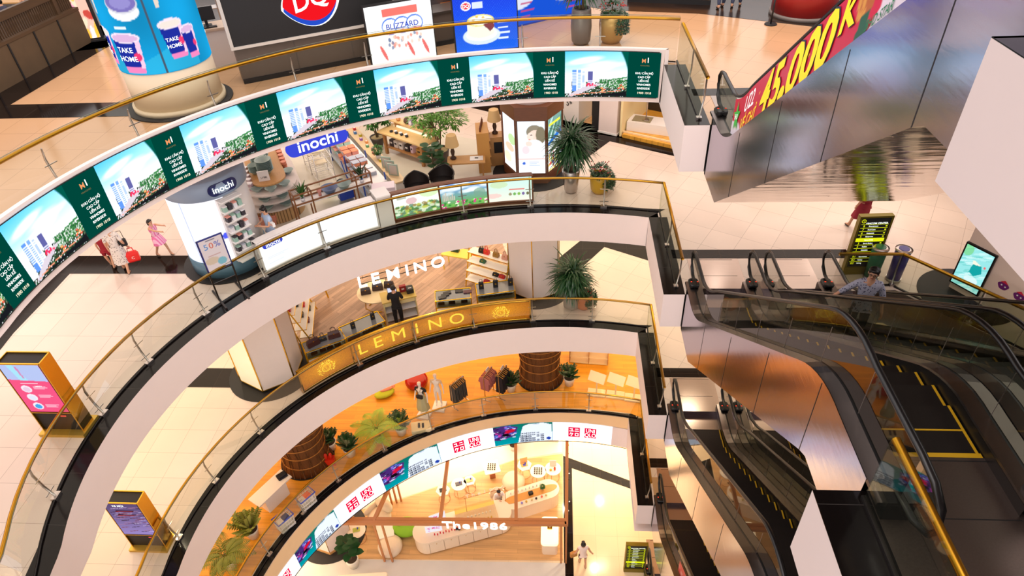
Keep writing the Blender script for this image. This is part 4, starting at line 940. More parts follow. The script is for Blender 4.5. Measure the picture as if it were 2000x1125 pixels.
# ================================================================ LEVEL A (top visible floor, ice cream shop)
zA = LV['A']
# round advertising column
cc = F(322, 205, 'A'); CX, CY = -12.45, 1.9
t = thing('round_column', (CX, CY, zA), 'round column wrapped in a glowing turquoise ice cream advertisement', 'column')
m = MB(); m.cyl((0, 0, 0.01), 1.28, .03, 48); m.build('floor_ring', BLK, t)
m = MB(); m.cyl((0, 0, 0.04), 1.12, .12, 48); m.cyl((0, 0, .16), 1.06, .95, 48); m.build('base', mat('cream_column_base', (214, 196, 168), .5), t)
def paint_ice(U, V):
    # U goes once round the column; the pattern repeats twice
    c = Can(U, V, (22, 146, 200)); c.I *= (1 + .10 * np.sin(U * 23) * np.cos(V * 9))[..., None]
    for o in (-.5, .0, .5):
        c.poly([(o + .1, 0), (o + .16, .10), (o + .3, .07), (o + .42, .16), (o + .5, .05), (o + .5, 0)], (60, 186, 222), .55)
        def cup(x, y, w, h, k):
            c.poly([(x - w * .30, y), (x - w * .34, y + h * .2), (x + w * .36, y + h * .2), (x + w * .32, y)], (240, 130, 184)); c.poly([(x - w * .34, y + h * .15), (x - w * .46, y + h * .85), (x + w * .46, y + h * .85), (x + w * .36, y + h * .15)], (30, 44, 150))
            c.poly([(x + w * .24, y + h * .12), (x + w * .30, y + h * .85), (x + w * .46, y + h * .85), (x + w * .36, y + h * .12)], (236, 196, 222)); c.ell(x + w * .25, y + h * .42, w * .12, h * .10, (230, 60, 110)); c.ell(x, y + h * .88, w * .5, h * .13, (236, 222, 236)); c.ell(x, y + h * .87, w * .44, h * .095, (214, 176, 214) if k else (232, 220, 210))
        cup(o + .165, .05, .085, .23, 0); cup(o + .27, .01, .115, .25, 1); cup(o + .435, .07, .085, .24, 0); cup(o + .49, .05, .06, .2, 1)
        c.ell(o + .305, .385, .052, .055, (236, 236, 240)); c.ell(o + .305, .43, .054, .058, (206, 206, 216)); c.ell(o + .305, .435, .050, .052, (122, 112, 180)); c.ell(o + .305, .435, .035, .034, (146, 138, 200))
        c.poly([(o + .165, .36), (o + .180, .36), (o + .190, .48), (o + .172, .48)], (224, 206, 190)); c.ell(o + .19, .54, .042, .088, (166, 86, 160), 1, .3); c.ell(o + .20, .55, .02, .06, (206, 146, 200), .8, .3); c.ell(o + .17, .635, .03, .022, (22, 146, 200))
        c.poly([(o + .408, .38), (o + .420, .38), (o + .432, .52), (o + .414, .52)], (224, 206, 190)); c.ell(o + .43, .58, .032, .085, (112, 60, 130), 1, -.15); c.ell(o + .43, .665, .02, .02, (240, 230, 236))
        c.rect(o + .372, 0, o + .378, 1, (70, 86, 104)); c.lines(o + .28, o + .34, .51, 1, .1, .010, (226, 240, 250)); c.lines(o + .25, o + .31, .285, 1, .1, .010, (226, 240, 250)); c.lines(o + .17, o + .21, .65, 1, .1, .01, (226, 240, 250))
    return c.I
def icef(u, v, dr=0): a = math.radians(163) + u * 2 * math.pi; return Vector(((1.07 + dr) * math.cos(a), (1.07 + dr) * math.sin(a), 1.1 + v * 3.7))
pic('ice_cream_picture', 420, 130, icef, paint_ice, parent=t, st=1.15)
for off in (0.0, .5):
    for s_, tx, u, v, sz in (('heading_text', 'NOVELTIES', .27, .72, .36), ('cup_text', 'TAKE', .258, .155, .17), ('cup_text', 'HOME', .260, .10, .17), ('cup_text', 'TAKE', .155, .165, .12), ('cup_text', 'HOME', .157, .125, .12), ('cup_text', 'TAKE', .425, .19, .12), ('cup_text', 'HOME', .427, .15, .12)):
        q = MB(); addtext(q, tx, lambda x, y, z: icef(u + off + x / 6.72, v + y / 3.7, .012), sz, True); q.build(s_, GT, t)
# slim food picture lightbox
p0 = F(172, 82, 'A'); t = thing('food_lightbox', p0, 'slim black lightbox showing food photos at the top left', 'lightbox', .35)
m = MB(); m.box((0, .1, 1.1), (.95, .18, 2.2)); m.box((0, .1, .03), (1.1, .4, .06)); m.build('case', BLK, t)
def pfood(U, V):
    c = Can(U, V, (250, 190, 170)); r = np.random.RandomState(8)
    for k in range(26): c.ell(r.rand(), r.rand(), .16, .07, [(226, 100, 120), (250, 190, 60), (250, 240, 240), (200, 70, 60), (236, 150, 190), (246, 220, 190)][k % 6], .95, r.rand() * 3)
    return c.I
pic('food_picture', 30, 60, lambda u, v: Vector((-.42 + .84 * u, -.0, .1 + 2.05 * v)), pfood, parent=t, st=1.2)
# low parapet with slatted screen (restaurant)
a0 = F(-60, 215, 'A'); a1 = F(180, 82, 'A'); d = (a1 - a0); Lp = d.length; ang = math.atan2(d.y, d.x)
t = thing('restaurant_parapet', a0, 'dim brown restaurant parapet with a slatted wooden screen on top', 'partition', ang)
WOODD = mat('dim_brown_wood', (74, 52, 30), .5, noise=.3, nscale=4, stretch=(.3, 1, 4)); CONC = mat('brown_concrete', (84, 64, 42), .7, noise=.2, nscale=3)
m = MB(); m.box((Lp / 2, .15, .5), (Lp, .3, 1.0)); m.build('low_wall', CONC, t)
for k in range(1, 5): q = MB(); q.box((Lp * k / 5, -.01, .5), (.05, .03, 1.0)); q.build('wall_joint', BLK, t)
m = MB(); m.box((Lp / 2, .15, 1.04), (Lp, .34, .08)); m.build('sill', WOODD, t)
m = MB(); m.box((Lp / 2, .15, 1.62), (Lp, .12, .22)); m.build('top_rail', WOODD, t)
m = MB()
for k in range(int(Lp / .09)): m.box((k * .09 + .04, .15, 1.3), (.03, .05, .45))
sl_ = m.build('slats', WOODD, t, kind='stuff')
for k in (.38, .86): q = MB(); q.box((Lp * k, .15, 1.35), (.12, .14, 2.7)); q.build('screen_post', WOODD, t)
for k, (px, py, rz_, tc, lb) in enumerate(((60, 40, .3, (214, 190, 170), 'person in a pale top holding a phone behind the dim restaurant screen'), (8, 68, .2, (60, 60, 80), 'person in dark clothes seated at the far left of the dim restaurant'))):
    q = F(px, py + 50, 'A'); person(lb, (q.x, q.y + .9, zA), rz_ - .4, dict(elL=(.24, -.1, 1.12), wrL=(.06, -.32, 1.26), elR=(-.24, -.1, 1.12), wrR=(-.02, -.33, 1.26)), .95, top=tc, hair='bob', sleeve=.6)
# restaurant tables, dim
q = F(20, 60, 'A'); t = thing('restaurant_table', (q.x - .3, q.y + 1.0, zA), 'dim wooden table behind the slatted restaurant screen', 'table')
m = MB(); m.rbox((0, 0, .74), (1.6, .8, .05), .05); m.build('tabletop', OAK, t)
for sx in (-.7, .7):
    for sy in (-.32, .32): m = MB(); m.box((sx, sy, .36), (.06, .06, .72)); m.build('leg', WOODD, t)
# ice cream shop: counter front, black sign with red emblem
GREY = mat('grey_counter', (92, 80, 72), .45, noise=.05); DGREY = mat('dark_grey_panel', (84, 76, 70), .4, noise=.05)
s0 = F(478, 178, 'A'); s1 = F(905, 100, 'A')
# emblem sign panel: facing the void, standing on the shop counter line
ga = F(470, 135, 'A'); gb = F(740, 84, 'A'); sd = gb - ga; sang = math.atan2(sd.y, sd.x); SL = sd.length
sh = F(478, 165, 'A'); t = thing('ice_cream_counter', sh, 'long grey service counter of the ice cream shop below the black sign', 'counter', sang)
LC = (F(1000, 80, 'A') - sh).length
m = MB(); m.box((LC / 2, .4, .45), (LC, .7, .9)); m.build('body', GREY, t); m = MB(); m.box((LC / 2, .38, .93), (LC + .05, .8, .06)); m.build('worktop', mat('dark_worktop', (64, 56, 50), .3), t)
m = MB(); m.box((LC / 2, .03, .06), (LC, .05, .12)); m.build('plinth', BLK, t)
for k in range(1, 5): m = MB(); m.box((LC * k / 5, .045, .5), (.02, .01, .8)); m.build('panel_joint', DGREY, t)
zb = 1.0
t = thing('emblem_sign', (sh.x, sh.y, zA + zb), 'large black shop sign with a red and blue oval DQ emblem', 'sign', sang)
WS = SL + .3; HS = 2.2
m = MB(); m.box((WS / 2, .0, HS / 2), (WS, .12, HS)); m.build('board', BLK, t)
for c_, d_ in (((WS / 2, -.02, -.03), (WS + .16, .16, .07)), ((-.04, -.02, HS / 2), (.08, .16, HS)), ((WS + .04, -.02, HS / 2), (.08, .16, HS))): m = MB(); m.box(c_, d_); m.build('frame', mat('pale_frame', (206, 196, 186), .4), t)
def lip(sx_, sz, n=40, low=1.0):
    P = []
    for k in range(n):
        u = k / n * 2 * math.pi; x = math.cos(u); y = math.sin(u); y = math.copysign(abs(y) ** 1.6, y) * sz; x *= sx_; P.append((x * .98 - y * .17, y + x * .17))
    return P
ex, ez = WS * .50, .80
for nm, pts, dy, mm in (('emblem_white', [(x * .80, y * .62 + .0) for x, y in lip(1, 1)], -.075, GT), ('emblem_blue', [(x * .73 - .02, y * .55 - .05) for x, y in lip(1, 1)], -.08, glow('emblem_blue', (40, 80, 200), 1)), ('emblem_red', [(x * .75, y * .53 + .06) for x, y in lip(1, 1)], -.09, glow('emblem_red', (232, 22, 32), 1.1))):
    m = MB(); m.add([(ex + x, dy, ez + y) for x, y in pts] + [(ex + x, dy + .02, ez + y) for x, y in pts], [tuple(range(40))] + [(i, (i + 1) % 40, 40 + (i + 1) % 40, 40 + i) for i in range(40)]); m.build(nm, mm, t)
m = MB(); addtext(m, 'DQ', lambda x, y, z: Vector((ex + x, -.105 - z, ez + .05 + y + x * .17)), .62, True, ext=.005); m.build('emblem_letters', GT, t)
# till, monitor and cup rack on the left end of the shop
q = F(425, 130, 'A'); t = thing('till_desk', (q.x, q.y, zA), 'small white till desk left of the black shop sign', 'desk', sang)
m = MB(); m.box((0, .3, .5), (1.25, .7, 1.0)); m.build('body', mat('off_white_panel', (206, 196, 188), .5), t); m = MB(); m.box((0, .3, 1.02), (1.35, .8, .05)); m.build('desktop', mat('pale_top', (186, 160, 136), .4), t)
t = thing('till_monitor', (q.x - .05, q.y + .25, zA + 1.045), 'black till monitor with keyboard on the white till desk', 'monitor', sang)
m = MB(); m.box((0, .1, .32), (.52, .05, .36)); m.build('screen', BLK, t); m = MB(); m.box((0, .15, .08), (.08, .06, .16)); m.box((0, .12, .01), (.26, .2, .02)); m.build('stand', BLK, t); m = MB(); m.box((.02, -.15, .015), (.44, .15, .03)); m.build('keyboard', DARKM, t)
q2 = F(400, 85, 'A'); t = thing('cup_rack', (q2.x, q2.y + .5, zA), 'steel rack stacked with white paper cups behind the till', 'shelf', sang)
for sx in (-.45, .45):
    for sy in (-.2, .2): m = MB(); m.box((sx, sy, .95), (.03, .03, 1.9)); m.build('post', STEEL, t)
for z_ in (.4, .9, 1.35, 1.8): m = MB(); m.box((0, 0, z_), (.95, .44, .03)); m.build('shelf', STEEL, t)
CUP = mat('paper_cup', (232, 226, 226), .5)
cup = None
for k in range(5):
    for j in range(2):
        if cup is None:
            m = MB(); m.lathe([(.035, 0), (.05, .28), (.053, .285), (.046, .286)], (0, 0, 0), 12); cup = m.build('paper_cups', CUP, loc=(q2.x - .36 + .16 * k, q2.y + .42 + .15 * j, zA + 1.816), label='tall stack of white paper cups on the steel rack', cat='cups', group='paper cup stacks on the rack')
        else: c_ = cup.copy(); C.objects.link(c_); c_.location = (q2.x - .36 + .16 * k, q2.y + .42 + .15 * j, zA + 1.816)
# two pictures screens standing on the counter line facing the void
def pblz(U, V):
    c = Can(U, V, (252, 250, 250)); r = np.random.RandomState(1)
    c.rect(.25, .80, .78, .93, (230, 110, 100))
    for x in (.35, .53, .72): c.ell(x, .64, .13, .14, (80, 120, 210)); c.ell(x, .64, .115, .115, (236, 240, 250)); c.ell(x, .54, .10, .03, (226, 110, 120))
    for k in range(30): c.ell(.3 + .5 * r.rand(), .28 + .2 * r.rand(), .02, .03, [(230, 140, 130), (120, 130, 170), (240, 200, 190)][k % 3], .8)
    for x in (.2, .62, .85): c.ell(x, .22, .025, .14, (230, 110, 110), 1, .3)
    return c.I
def pcake(U, V):
    c = Can(U, V, (36, 84, 224)); c.grad((30, 100, 236), (30, 60, 200)); m_ = (np.sin(U * 160) * np.sin(V * 110) > .6).astype(float); c.mask(m_, (60, 120, 240), .35)
    c.ell(.42, .3, .30, .17, (214, 226, 240)); c.ell(.42, .32, .25, .12, (240, 244, 250)); c.rect(.20, .36, .63, .56, (236, 234, 226)); c.ell(.415, .36, .215, .1, (236, 234, 226)); c.ell(.415, .58, .215, .11, (242, 220, 120)); c.ell(.415, .58, .19, .09, (240, 236, 226))
    c.poly([(.45, .5), (.56, .36), (.63, .44), (.62, .54)], (130, 60, 70)); 
    for x, y in ((.3, .6), (.38, .55), (.46, .63), (.36, .65), (.5, .56)): c.ell(x, y, .025, .018, (230, 180, 100))
    c.ell(.2, .86, .08, .08, (250, 240, 240)); c.ell(.2, .86, .065, .055, (220, 60, 70)); c.rect(.3, .8, .46, .92, (200, 210, 236)); 
    for k in range(4): c.rect(.68, .5 - .1 * k, .88 - .03 * (k % 2), .53 - .1 * k, (220, 230, 250))
    return c.I
for (xa, ya, xb, yb, hh, lab, pp, tx_) in ((730, 136, 853, 112, 1.62, 'white glowing menu screen with red letters beside the shop sign', pblz, 'BLIZZARD'), (893, 108, 1012, 94, 1.5, 'blue glowing screen showing a round cream cake with a slice missing', pcake, 'CAKES')):
    A_ = F(xa, ya, 'A'); B_ = F(xb, yb, 'A'); dd_ = B_ - A_; W_ = dd_.length; an = math.atan2(dd_.y, dd_.x)
    t = thing('menu_screen', A_, lab, 'screen', an); m = MB(); m.box((W_ / 2, .07, hh / 2 + .02), (W_ + .06, .12, hh + .04)); m.build('casing', BLK, t)
    pic('screen_picture', 110, 80, lambda u, v: Vector((W_ * u, -.0, .03 + (hh - .03) * v)), pp, parent=t, st=1.35)
    if 'white' in lab:
        m = MB(); addtext(m, 'BLIZZARD', lambda x, y, z: Vector((W_ * .53 + x, -.01, hh * .64 + y)), .2, True); m.build('screen_letters', glow('menu_blue', (60, 80, 190), 1), t)
    else:
        m = MB(); addtext(m, 'DQ', lambda x, y, z: Vector((W_ * .2 + x, -.01, hh * .86 + y)), .12, True); m.build('screen_letters', GT, t)
# blue cake display behind
A_ = F(978, 62, 'A'); B_ = F(1100, 40, 'A')
t = thing('cake_cabinet', A_, 'blue cake poster cabinet at the back of the ice cream shop', 'cabinet', sang + .1); m = MB(); m.box((1.5, .3, .9), (3.2, .5, 1.8)); m.build('body', mat('blue_panel', (30, 70, 200), .4), t)
def pcab(U, V):
    c = Can(U, V, (26, 84, 214))
    for x in (.25, .78): c.ell(x, .55, .2, .28, (226, 230, 246)); c.ell(x, .64, .19, .18, (170, 140, 200)); c.ell(x, .66, .14, .12, (210, 200, 232)); c.lines(x + .02, x + .2, .35, 3, .12, .02, (200, 70, 120))
    return c.I
pic('cake_poster', 80, 40, lambda u, v: Vector((-.1 + 3.2 * u, .04, .05 + 1.7 * v)), pcab, parent=t, st=1.0)
# back-counter machines and snack racks
for k, (px, py, lab, col) in enumerate(((775, 62, 'grey steel appliance on the back counter right of the sign', (120, 120, 124)), (850, 50, 'tall grey machine with a round dial behind the counter', (104, 104, 108)))):
    q = F(px, py, 'A'); t = thing('shop_appliance', (q.x, q.y + .3, zA), lab, 'appliance', sang); m = MB(); m.rbox((0, 0, .8), (.9, .6, 1.6), .05); m.build('body', mat('appliance_%d' % k, col, .35, .6), t)
    m = MB(); m.box((0, -.31, 1.1), (.6, .02, .5)); m.build('door', DARKM, t); m = MB(); m.tube([(.2 * math.cos(a), -.33, 1.15 + .2 * math.sin(a)) for a in [i * .52 for i in range(12)]], .015, 5, closed=True); m.build('dial', STEEL, t)
q = F(885, 48, 'A'); t = thing('snack_rack', (q.x + .1, q.y + .2, zA), 'orange shelved snack rack beside the blue cake cabinet', 'shelf', sang)
m = MB(); m.box((0, .1, .9), (.9, .05, 1.8)); m.build('back_panel', mat('blue_panel', (30, 70, 200), .4), t)
for k in range(5):
    m = MB(); m.box((0, -.12, .3 + .34 * k), (.95, .42, .05)); m.build('shelf', mat('orange_shelf', (226, 140, 60), .5), t)
# planters at the rail corner
POTG = [(.20, 0), (.27, .1), (.30, .5), (.27, .95), (.25, 1.0)]
p1 = F(1135, 92, 'A'); plant('potted_dracaena', (p1.x, p1.y + .3, zA), 'leafy dracaena in a tall grey planter on the top floor', 'dracaena', POTG, mat('grey_planter', (120, 112, 106), .35, .3), 1.3, 3)
p2 = F(1170, 88, 'A'); plant('potted_shrub', (p2.x + .35, p2.y + .25, zA), 'trailing shrub in a gold round planter on the top floor', 'trailing', [(.24, 0), (.33, .15), (.36, .5), (.33, .8)], mat('gold_planter', (186, 150, 84), .35, .4), .7, 5)
# dark shop fronts beyond
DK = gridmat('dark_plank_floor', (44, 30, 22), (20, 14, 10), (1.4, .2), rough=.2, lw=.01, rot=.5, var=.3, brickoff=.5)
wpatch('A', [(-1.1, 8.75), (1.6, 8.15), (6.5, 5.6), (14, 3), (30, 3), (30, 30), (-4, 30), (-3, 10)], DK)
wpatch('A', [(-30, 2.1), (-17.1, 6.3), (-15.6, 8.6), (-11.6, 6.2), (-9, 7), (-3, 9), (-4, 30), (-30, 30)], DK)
q = F(1315, 12, 'A'); t = thing('wood_kiosk', (q.x, q.y + .8, zA), 'wood panelled dark kiosk at the top edge of the photo', 'kiosk', -.25); m = MB(); m.box((0, 0, .5), (2.6, 1.0, 1.0)); m.build('body', mat('orange_wood', (176, 112, 54), .4, noise=.2, nscale=3, stretch=(5, 1, 1)), t); m = MB(); m.box((0, 0, 1.03), (2.7, 1.1, .06)); m.build('worktop', BLK, t); m = MB(); m.box((0, -.49, .08), (2.7, .1, .16)); m.build('plinth', BLK, t)
q = F(1580, 40, 'A'); t = thing('round_red_counter', (q.x, q.y + .7, zA), 'round dark red counter behind the bannered escalator', 'counter'); m = MB(); m.cyl((0, 0, .12), .95, 1.0, 40); m.build('body', mat('dark_red', (150, 26, 24), .4), t); m = MB(); m.cyl((0, 0, 0), .99, .12, 40); m.build('plinth', mat('plinth_grey', (120, 110, 104), .4), t); m = MB(); m.cyl((0, 0, 1.12), 1.0, .05, 40); m.build('worktop', BLK, t)
for k, (px, py, a) in enumerate(((1408, 16, .3), (1437, 14, -.2))):
    q = F(px, py, 'A'); person(('person in jeans standing in the dark area at the top edge, left one', 'person in jeans standing in the dark area at the top edge, right one')[k], (q.x, q.y, zA), 3 + a, dict(anL=(.12, .1, .09), anR=(-.1, -.12, .09)), 1.0, top=(60, 50, 50), botcol=(60, 66, 90))
q = F(1505, 48, 'A'); t = thing('queue_post', (q.x, q.y, zA), 'black queue post with a flat round foot near the red counter', 'post'); m = MB(); m.cyl((0, 0, 0), .18, .03, 20); m.build('foot', BLK, t); m = MB(); m.cyl((0, 0, .03), .025, .95, 10); m.build('pole', BLK, t)
# ================================================================ LEVEL B (homeware shop)
zB = LV['B']
def kiosk(L, px, label, paint, texts, H, letters):
    a = F(px[0][0], px[0][1], L); b = F(px[1][0], px[1][1], L); W_ = b.x - a.x; t = thing('display_kiosk', (a.x, a.y, LV[L]), label, 'display'); D_ = .34
    m = MB(); m.box((W_ / 2, D_ / 2, .04), (W_ + .12, D_ + .25, .08)); m.build('base', mat('pale_gold_base', (206, 168, 70), .35, .6), t)
    m = MB(); m.box((W_ / 2, D_ / 2 + .02, H / 2 + .05), (W_ - .02, D_ - .04, H)); m.build('body', BLK, t)
    for nm, c_, d_ in (('side_trim', (W_ - .0, D_ / 2, H / 2 + .08), (.03, D_ + .02, H - .0)), ('side_trim', (0, D_ / 2, H / 2 + .08), (.02, D_ + .02, H)), ('top_trim', (W_ / 2, -.005, H + .07), (W_, .03, .03)), ('lower_trim', (W_ / 2, -.005, H * .33), (W_, .03, .025)), ('rear_trim', (W_ / 2, D_, H + .07), (W_, .03, .03))):
        m = MB(); m.box(c_, d_); m.build(nm, GOLDP, t)
    f = lambda u, v: Vector((.03 + (W_ - .06) * u, -.012, H * .345 + (H * .68) * v))
    pic('screen_picture', 60, 90, f, paint, parent=t, st=1.1)
    for tx, u, v, sz in texts: m = MB(); addtext(m, tx, lambda x, y, z: f(u + x / W_, v + y / (H * .68)) + Vector((0, -.006, 0)), sz, True); m.build('screen_text', letters, t)
    m = MB(); m.box((W_ * .75, -.012, H * .28), (.12, .01, .03)); m.build('red_light', glow('kiosk_red', (255, 90, 80), 1), t)
    return t
def pk1(U, V):
    c = Can(U, V, (236, 84, 128)); c.poly([(0, .7), (1, .66), (1, 1), (0, 1)], (176, 190, 232)); c.poly([(.3, .68), (.5, .68), (.34, 1), (.18, 1)], (160, 226, 240), .8); c.poly([(.4, .72), (.45, .72), (.42, .96), (.36, .96)], (230, 90, 150), .6)
    for v, cc in ((.5, (226, 196, 216)), (.32, (220, 220, 236)), (.13, (70, 160, 220))): c.ell(.3, v, .13, .075, (236, 226, 236)); c.ell(.3, v - .01, .09, .05, cc); c.lines(.5, .9, v + .05, 4, .025, .008, (250, 200, 216), 3)
    c.lines(.25, .75, .63, 2, .02, .008, (250, 220, 230)); return c.I
def pk2(U, V):
    c = Can(U, V, (110, 90, 150)); c.grad((150, 130, 190), (90, 72, 110)); r = np.random.RandomState(6)
    for k in range(60): x = r.rand(); y = .06 + .8 * r.rand(); c.poly([(x, y), (x + .25, y + .03), (x + .26, y + .045), (x, y + .02)], [(130, 60, 60), (200, 180, 220), (60, 40, 50), (170, 120, 150)][k % 4], .7)
    for v in (.62, .74): c.poly([(.2, v), (.75, v + .01), (.8, v + .05), (.25, v + .05)], (60, 30, 40)); c.poly([(.22, v), (.74, v + .01), (.74, v + .02), (.22, v + .012)], (180, 50, 50))
    return c.I
kiosk('B', ((90, 845), (168, 845)), 'black and gold display kiosk with a pink and lilac screen', pk1, [('SAFETY', .66, .56, .05)], 2.08, GT)
kiosk('C', ((262, 1070), (328, 1070)), 'black and gold display kiosk with a purple car screen', pk2, [('XE MỚI', .4, .93, .1)], 2.0, GT)
# ---- shop column with lit panels
cx, cy = -12.55, 1.75
t = thing('shop_column', (cx, cy, zB), 'white glowing rounded column of the homeware shop with side shelves', 'column')
BG = mat('blue_grey_paint', (92, 128, 150), .4); BG2 = mat('blue_grey_band', (140, 158, 182), .4)
m = MB(); m.cyl((0, 0, .005), 1.36, .03, 48); m.build('floor_ring', BLK, t)
m = MB(); m.cyl((0, 0, .03), 1.10, .5, 48); m.build('base', BG, t)
m = MB(); m.cyl((0, 0, .53), 1.06, 2.0, 48); m.build('core', WHT, t)
def cylf(r, a0, a1, z0, z1): return lambda u, v: Vector((r * math.cos(math.radians(a0 + (a1 - a0) * u)), r * math.sin(math.radians(a0 + (a1 - a0) * u)), z0 + (z1 - z0) * v))
def pwl(U, V):
    c = Can(U, V, (246, 246, 255)); c.rect(.62, 0, .63, 1, (150, 160, 210)); c.ell(.93, .42, .05, .05, (70, 80, 210)); c.lines(.68, .9, .62, 3, .05, .01, (225, 228, 245), 3)
    for k in range(30): u = .70 + .2 * k / 30; c.ell(u, .28 - .05 * math.sin(math.pi * k / 30), .006, .006, (120, 120, 210))
    for k in range(12): u = .2 + .05 * k / 12; c.ell(u, .33 - .02 * math.sin(math.pi * k / 12), .006, .006, (150, 130, 220))
    c.ell(.25, .48, .01, .012, (240, 190, 210)); return c.I
pic('lit_panel', 90, 40, cylf(1.085, 150, 318, .55, 2.5), pwl, parent=t, st=1.5)
m = MB(); m.lathe([(1.10, 2.52), (1.13, 2.54), (1.13, 3.02), (1.06, 3.04), (.95, 3.04)], (0, 0, 0), 48, cap=True); m.build('top_band', BG2, t)
m = MB(); m.cyl((0, 0, 3.03), .85, .5, 40); m.build('neck', WHITE, t)
sf = cylf(1.16, 318, 300, 0, 1)
q_ = MB(); fnp = lambda x, y, w: Vector(((1.15 + w) * math.cos(math.radians(322) + x / 1.15), (1.15 + w) * math.sin(math.radians(322) + x / 1.15), 2.78 + y))
n = 28; pts = [((.25 if math.cos(2 * math.pi * k / n) > 0 else -.25) + .17 * math.cos(2 * math.pi * k / n), .17 * math.sin(2 * math.pi * k / n)) for k in range(n)]
q_.add([fnp(x, y, .02) for x, y in pts] + [fnp(x, y, 0) for x, y in pts], [tuple(range(n))] + [(i, (i + 1) % n, n + (i + 1) % n, n + i) for i in range(n)]); q_.build('name_plaque', mat('navy_plaque', (24, 34, 90), .4), t)
q_ = MB(); addtext(q_, 'inochi', lambda x, y, z: fnp(x, y, .03), .25, True); q_.build('plaque_letters', GT, t)
m = MB(); m.box((0.80, -.62, 1.5), (.28, .62, 1.98), rz=-.6); 
for z_ in (.55, .87, 1.19, 1.51, 1.83, 2.15, 2.47): m.box((.90, -.68, z_), (.40, .62, .03), rz=-.6)
m.build('side_shelves', WHT, t)
TRAYM = [mat('dark_goods', (56, 52, 60), .5), mat('sage_goods', (150, 186, 172), .5), mat('white_goods', (226, 224, 228), .45), mat('rose_goods', (222, 150, 136), .5), mat('steel_goods', (170, 176, 190), .35)]
k0 = 0
for lv_, z_ in enumerate((.885, 1.205, 1.525, 1.845, 2.165)):
    for j in range(4):
        m = MB(); m.rbox((0, 0, .07), (.16, .11, .14), .02); m.cur = 1; m.rbox((0, 0, .15), (.17, .12, .02), .02)
        a = -.35; q6 = -.22 + .15 * j; X_ = cx + .97 + q6 * math.sin(.6) ; Y_ = cy - .73 + q6 * math.cos(.6)
        m.build('storage_box', [TRAYM[(k0 + j) % 3], TRAYM[(k0 + j * 2 + 1) % 5]], loc=(X_, Y_, zB + z_), rz=-.6, label='small lidded storage box on the side shelves of the glowing column', cat='box', group='boxes on the column shelves'); k0 += 1
# A-frame sign
a = F(452, 578, 'B'); t = thing('sale_sign_stand', a, 'black easel stand holding a pale sale poster beside the glowing column', 'sign', .75)
BW = mat('black_brown_frame', (44, 32, 30), .4)
for sx in (-.32, .32): m = MB(); m.bar((sx, .05, .02), (sx, .02, 1.95), .04); m.build('leg', BW, t); m = MB(); m.bar((sx, -.5, .03), (sx, .55, .03), .05); m.build('foot', BW, t)
for z_ in (.55, .9): m = MB(); m.bar((-.32, .04, z_), (.32, .04, z_), .03); m.build('cross_bar', BW, t)
m = MB(); m.box((0, .02, 1.45), (.66, .04, 1.0)); m.build('poster_frame', mat('navy_frame', (44, 50, 120), .4), t)
def psale(U, V):
    c = Can(U, V, (240, 216, 212)); c.ell(.3, .3, .3, .12, (226, 196, 170)); c.ell(.7, .2, .2, .12, (140, 190, 200)); c.rect(.3, .93, .7, .97, (90, 90, 110)); c.lines(.2, .8, .5, 3, .04, .012, (210, 160, 150)); return c.I
pic('poster', 30, 40, lambda u, v: Vector((-.3 + .6 * u, -.006, .98 + .94 * v)), psale, parent=t, st=.75)
for tx, x_, cc in (('5', -.16, (110, 150, 200)), ('0', -.02, (220, 120, 100)), ('%', .14, (120, 120, 180))): m = MB(); addtext(m, tx, lambda x, y, z: Vector((x_ + x, -.012, 1.70 + y)), .24, True); m.build('sale_digit', glow('sale_%d' % cc[0], cc, .8), t)
# ---- people
DOT = mat('white_dotted_cloth', (232, 222, 214), .8)
n_ = DOT.node_tree.nodes; l_ = DOT.node_tree.links; vo = n_.new('ShaderNodeTexVoronoi'); vo.inputs['Scale'].default_value = 22; tc = n_.new('ShaderNodeTexCoord'); l_.new(tc.outputs['Object'], vo.inputs['Vector']); rp = n_.new('ShaderNodeMapRange'); rp.inputs[1].default_value = .22; rp.inputs[2].default_value = .3; l_.new(vo.outputs[0], rp.inputs[0]); mx = n_.new('ShaderNodeMix'); mx.data_type = 'RGBA'; mx.inputs[6].default_value = lin((70, 44, 46)) + (1,); mx.inputs[7].default_value = lin((232, 222, 214)) + (1,); l_.new(rp.outputs[0], mx.inputs[0]); l_.new(mx.outputs[2], n_['Principled BSDF'].inputs['Base Color'])
wl = (-15.42, 1.0, zB)
person('woman in a white dress with dark dots and a red bag below the tower screen', wl, math.radians(200), dict(anL=(.12, -.20, .09), knL=(.10, -.12, .49), anR=(-.1, .24, .14), knR=(-.1, .02, .49), elR=(-.24, .06, 1.10), wrR=(-.26, -.1, .86)), .97, dress=True, topmat=DOT, sleeve=.9, hem=.36, hair='bun')
person('child in a dark red football shirt and shorts beside the dotted dress', (-16.0, 1.24, zB), math.radians(190), dict(anL=(.1, -.14, .09), anR=(-.1, .12, .1)), .74, top=(150, 16, 34), bottom='shorts', botcol=(140, 14, 30), hair='short')
PINK = gridmat('pink_striped_cloth', (236, 120, 170), (250, 190, 214), (9, .07), rough=.8, lw=.02, var=.1)
person('small girl in a pink striped dress reaching with both arms to the glowing column', (-14.72, 1.85, zB), math.radians(75), dict(elL=(.16, -.28, 1.38), wrL=(.12, -.52, 1.42), elR=(-.16, -.28, 1.30), wrR=(-.12, -.52, 1.30), anL=(.12, -.26, .09), knL=(.1, -.2, .5), anR=(-.12, .22, .12), knR=(-.1, .04, .48)), .76, dress=True, top=(236, 110, 165), topmat=PINK, sleeve=0, hem=.62, hair='tail')
person('man in a dark grey shirt standing behind the glowing column', (-13.15, 4.3, zB), math.radians(160), None, 1.02, top=(56, 62, 76), botcol=(34, 36, 50), hair='short', sleeve=.8)
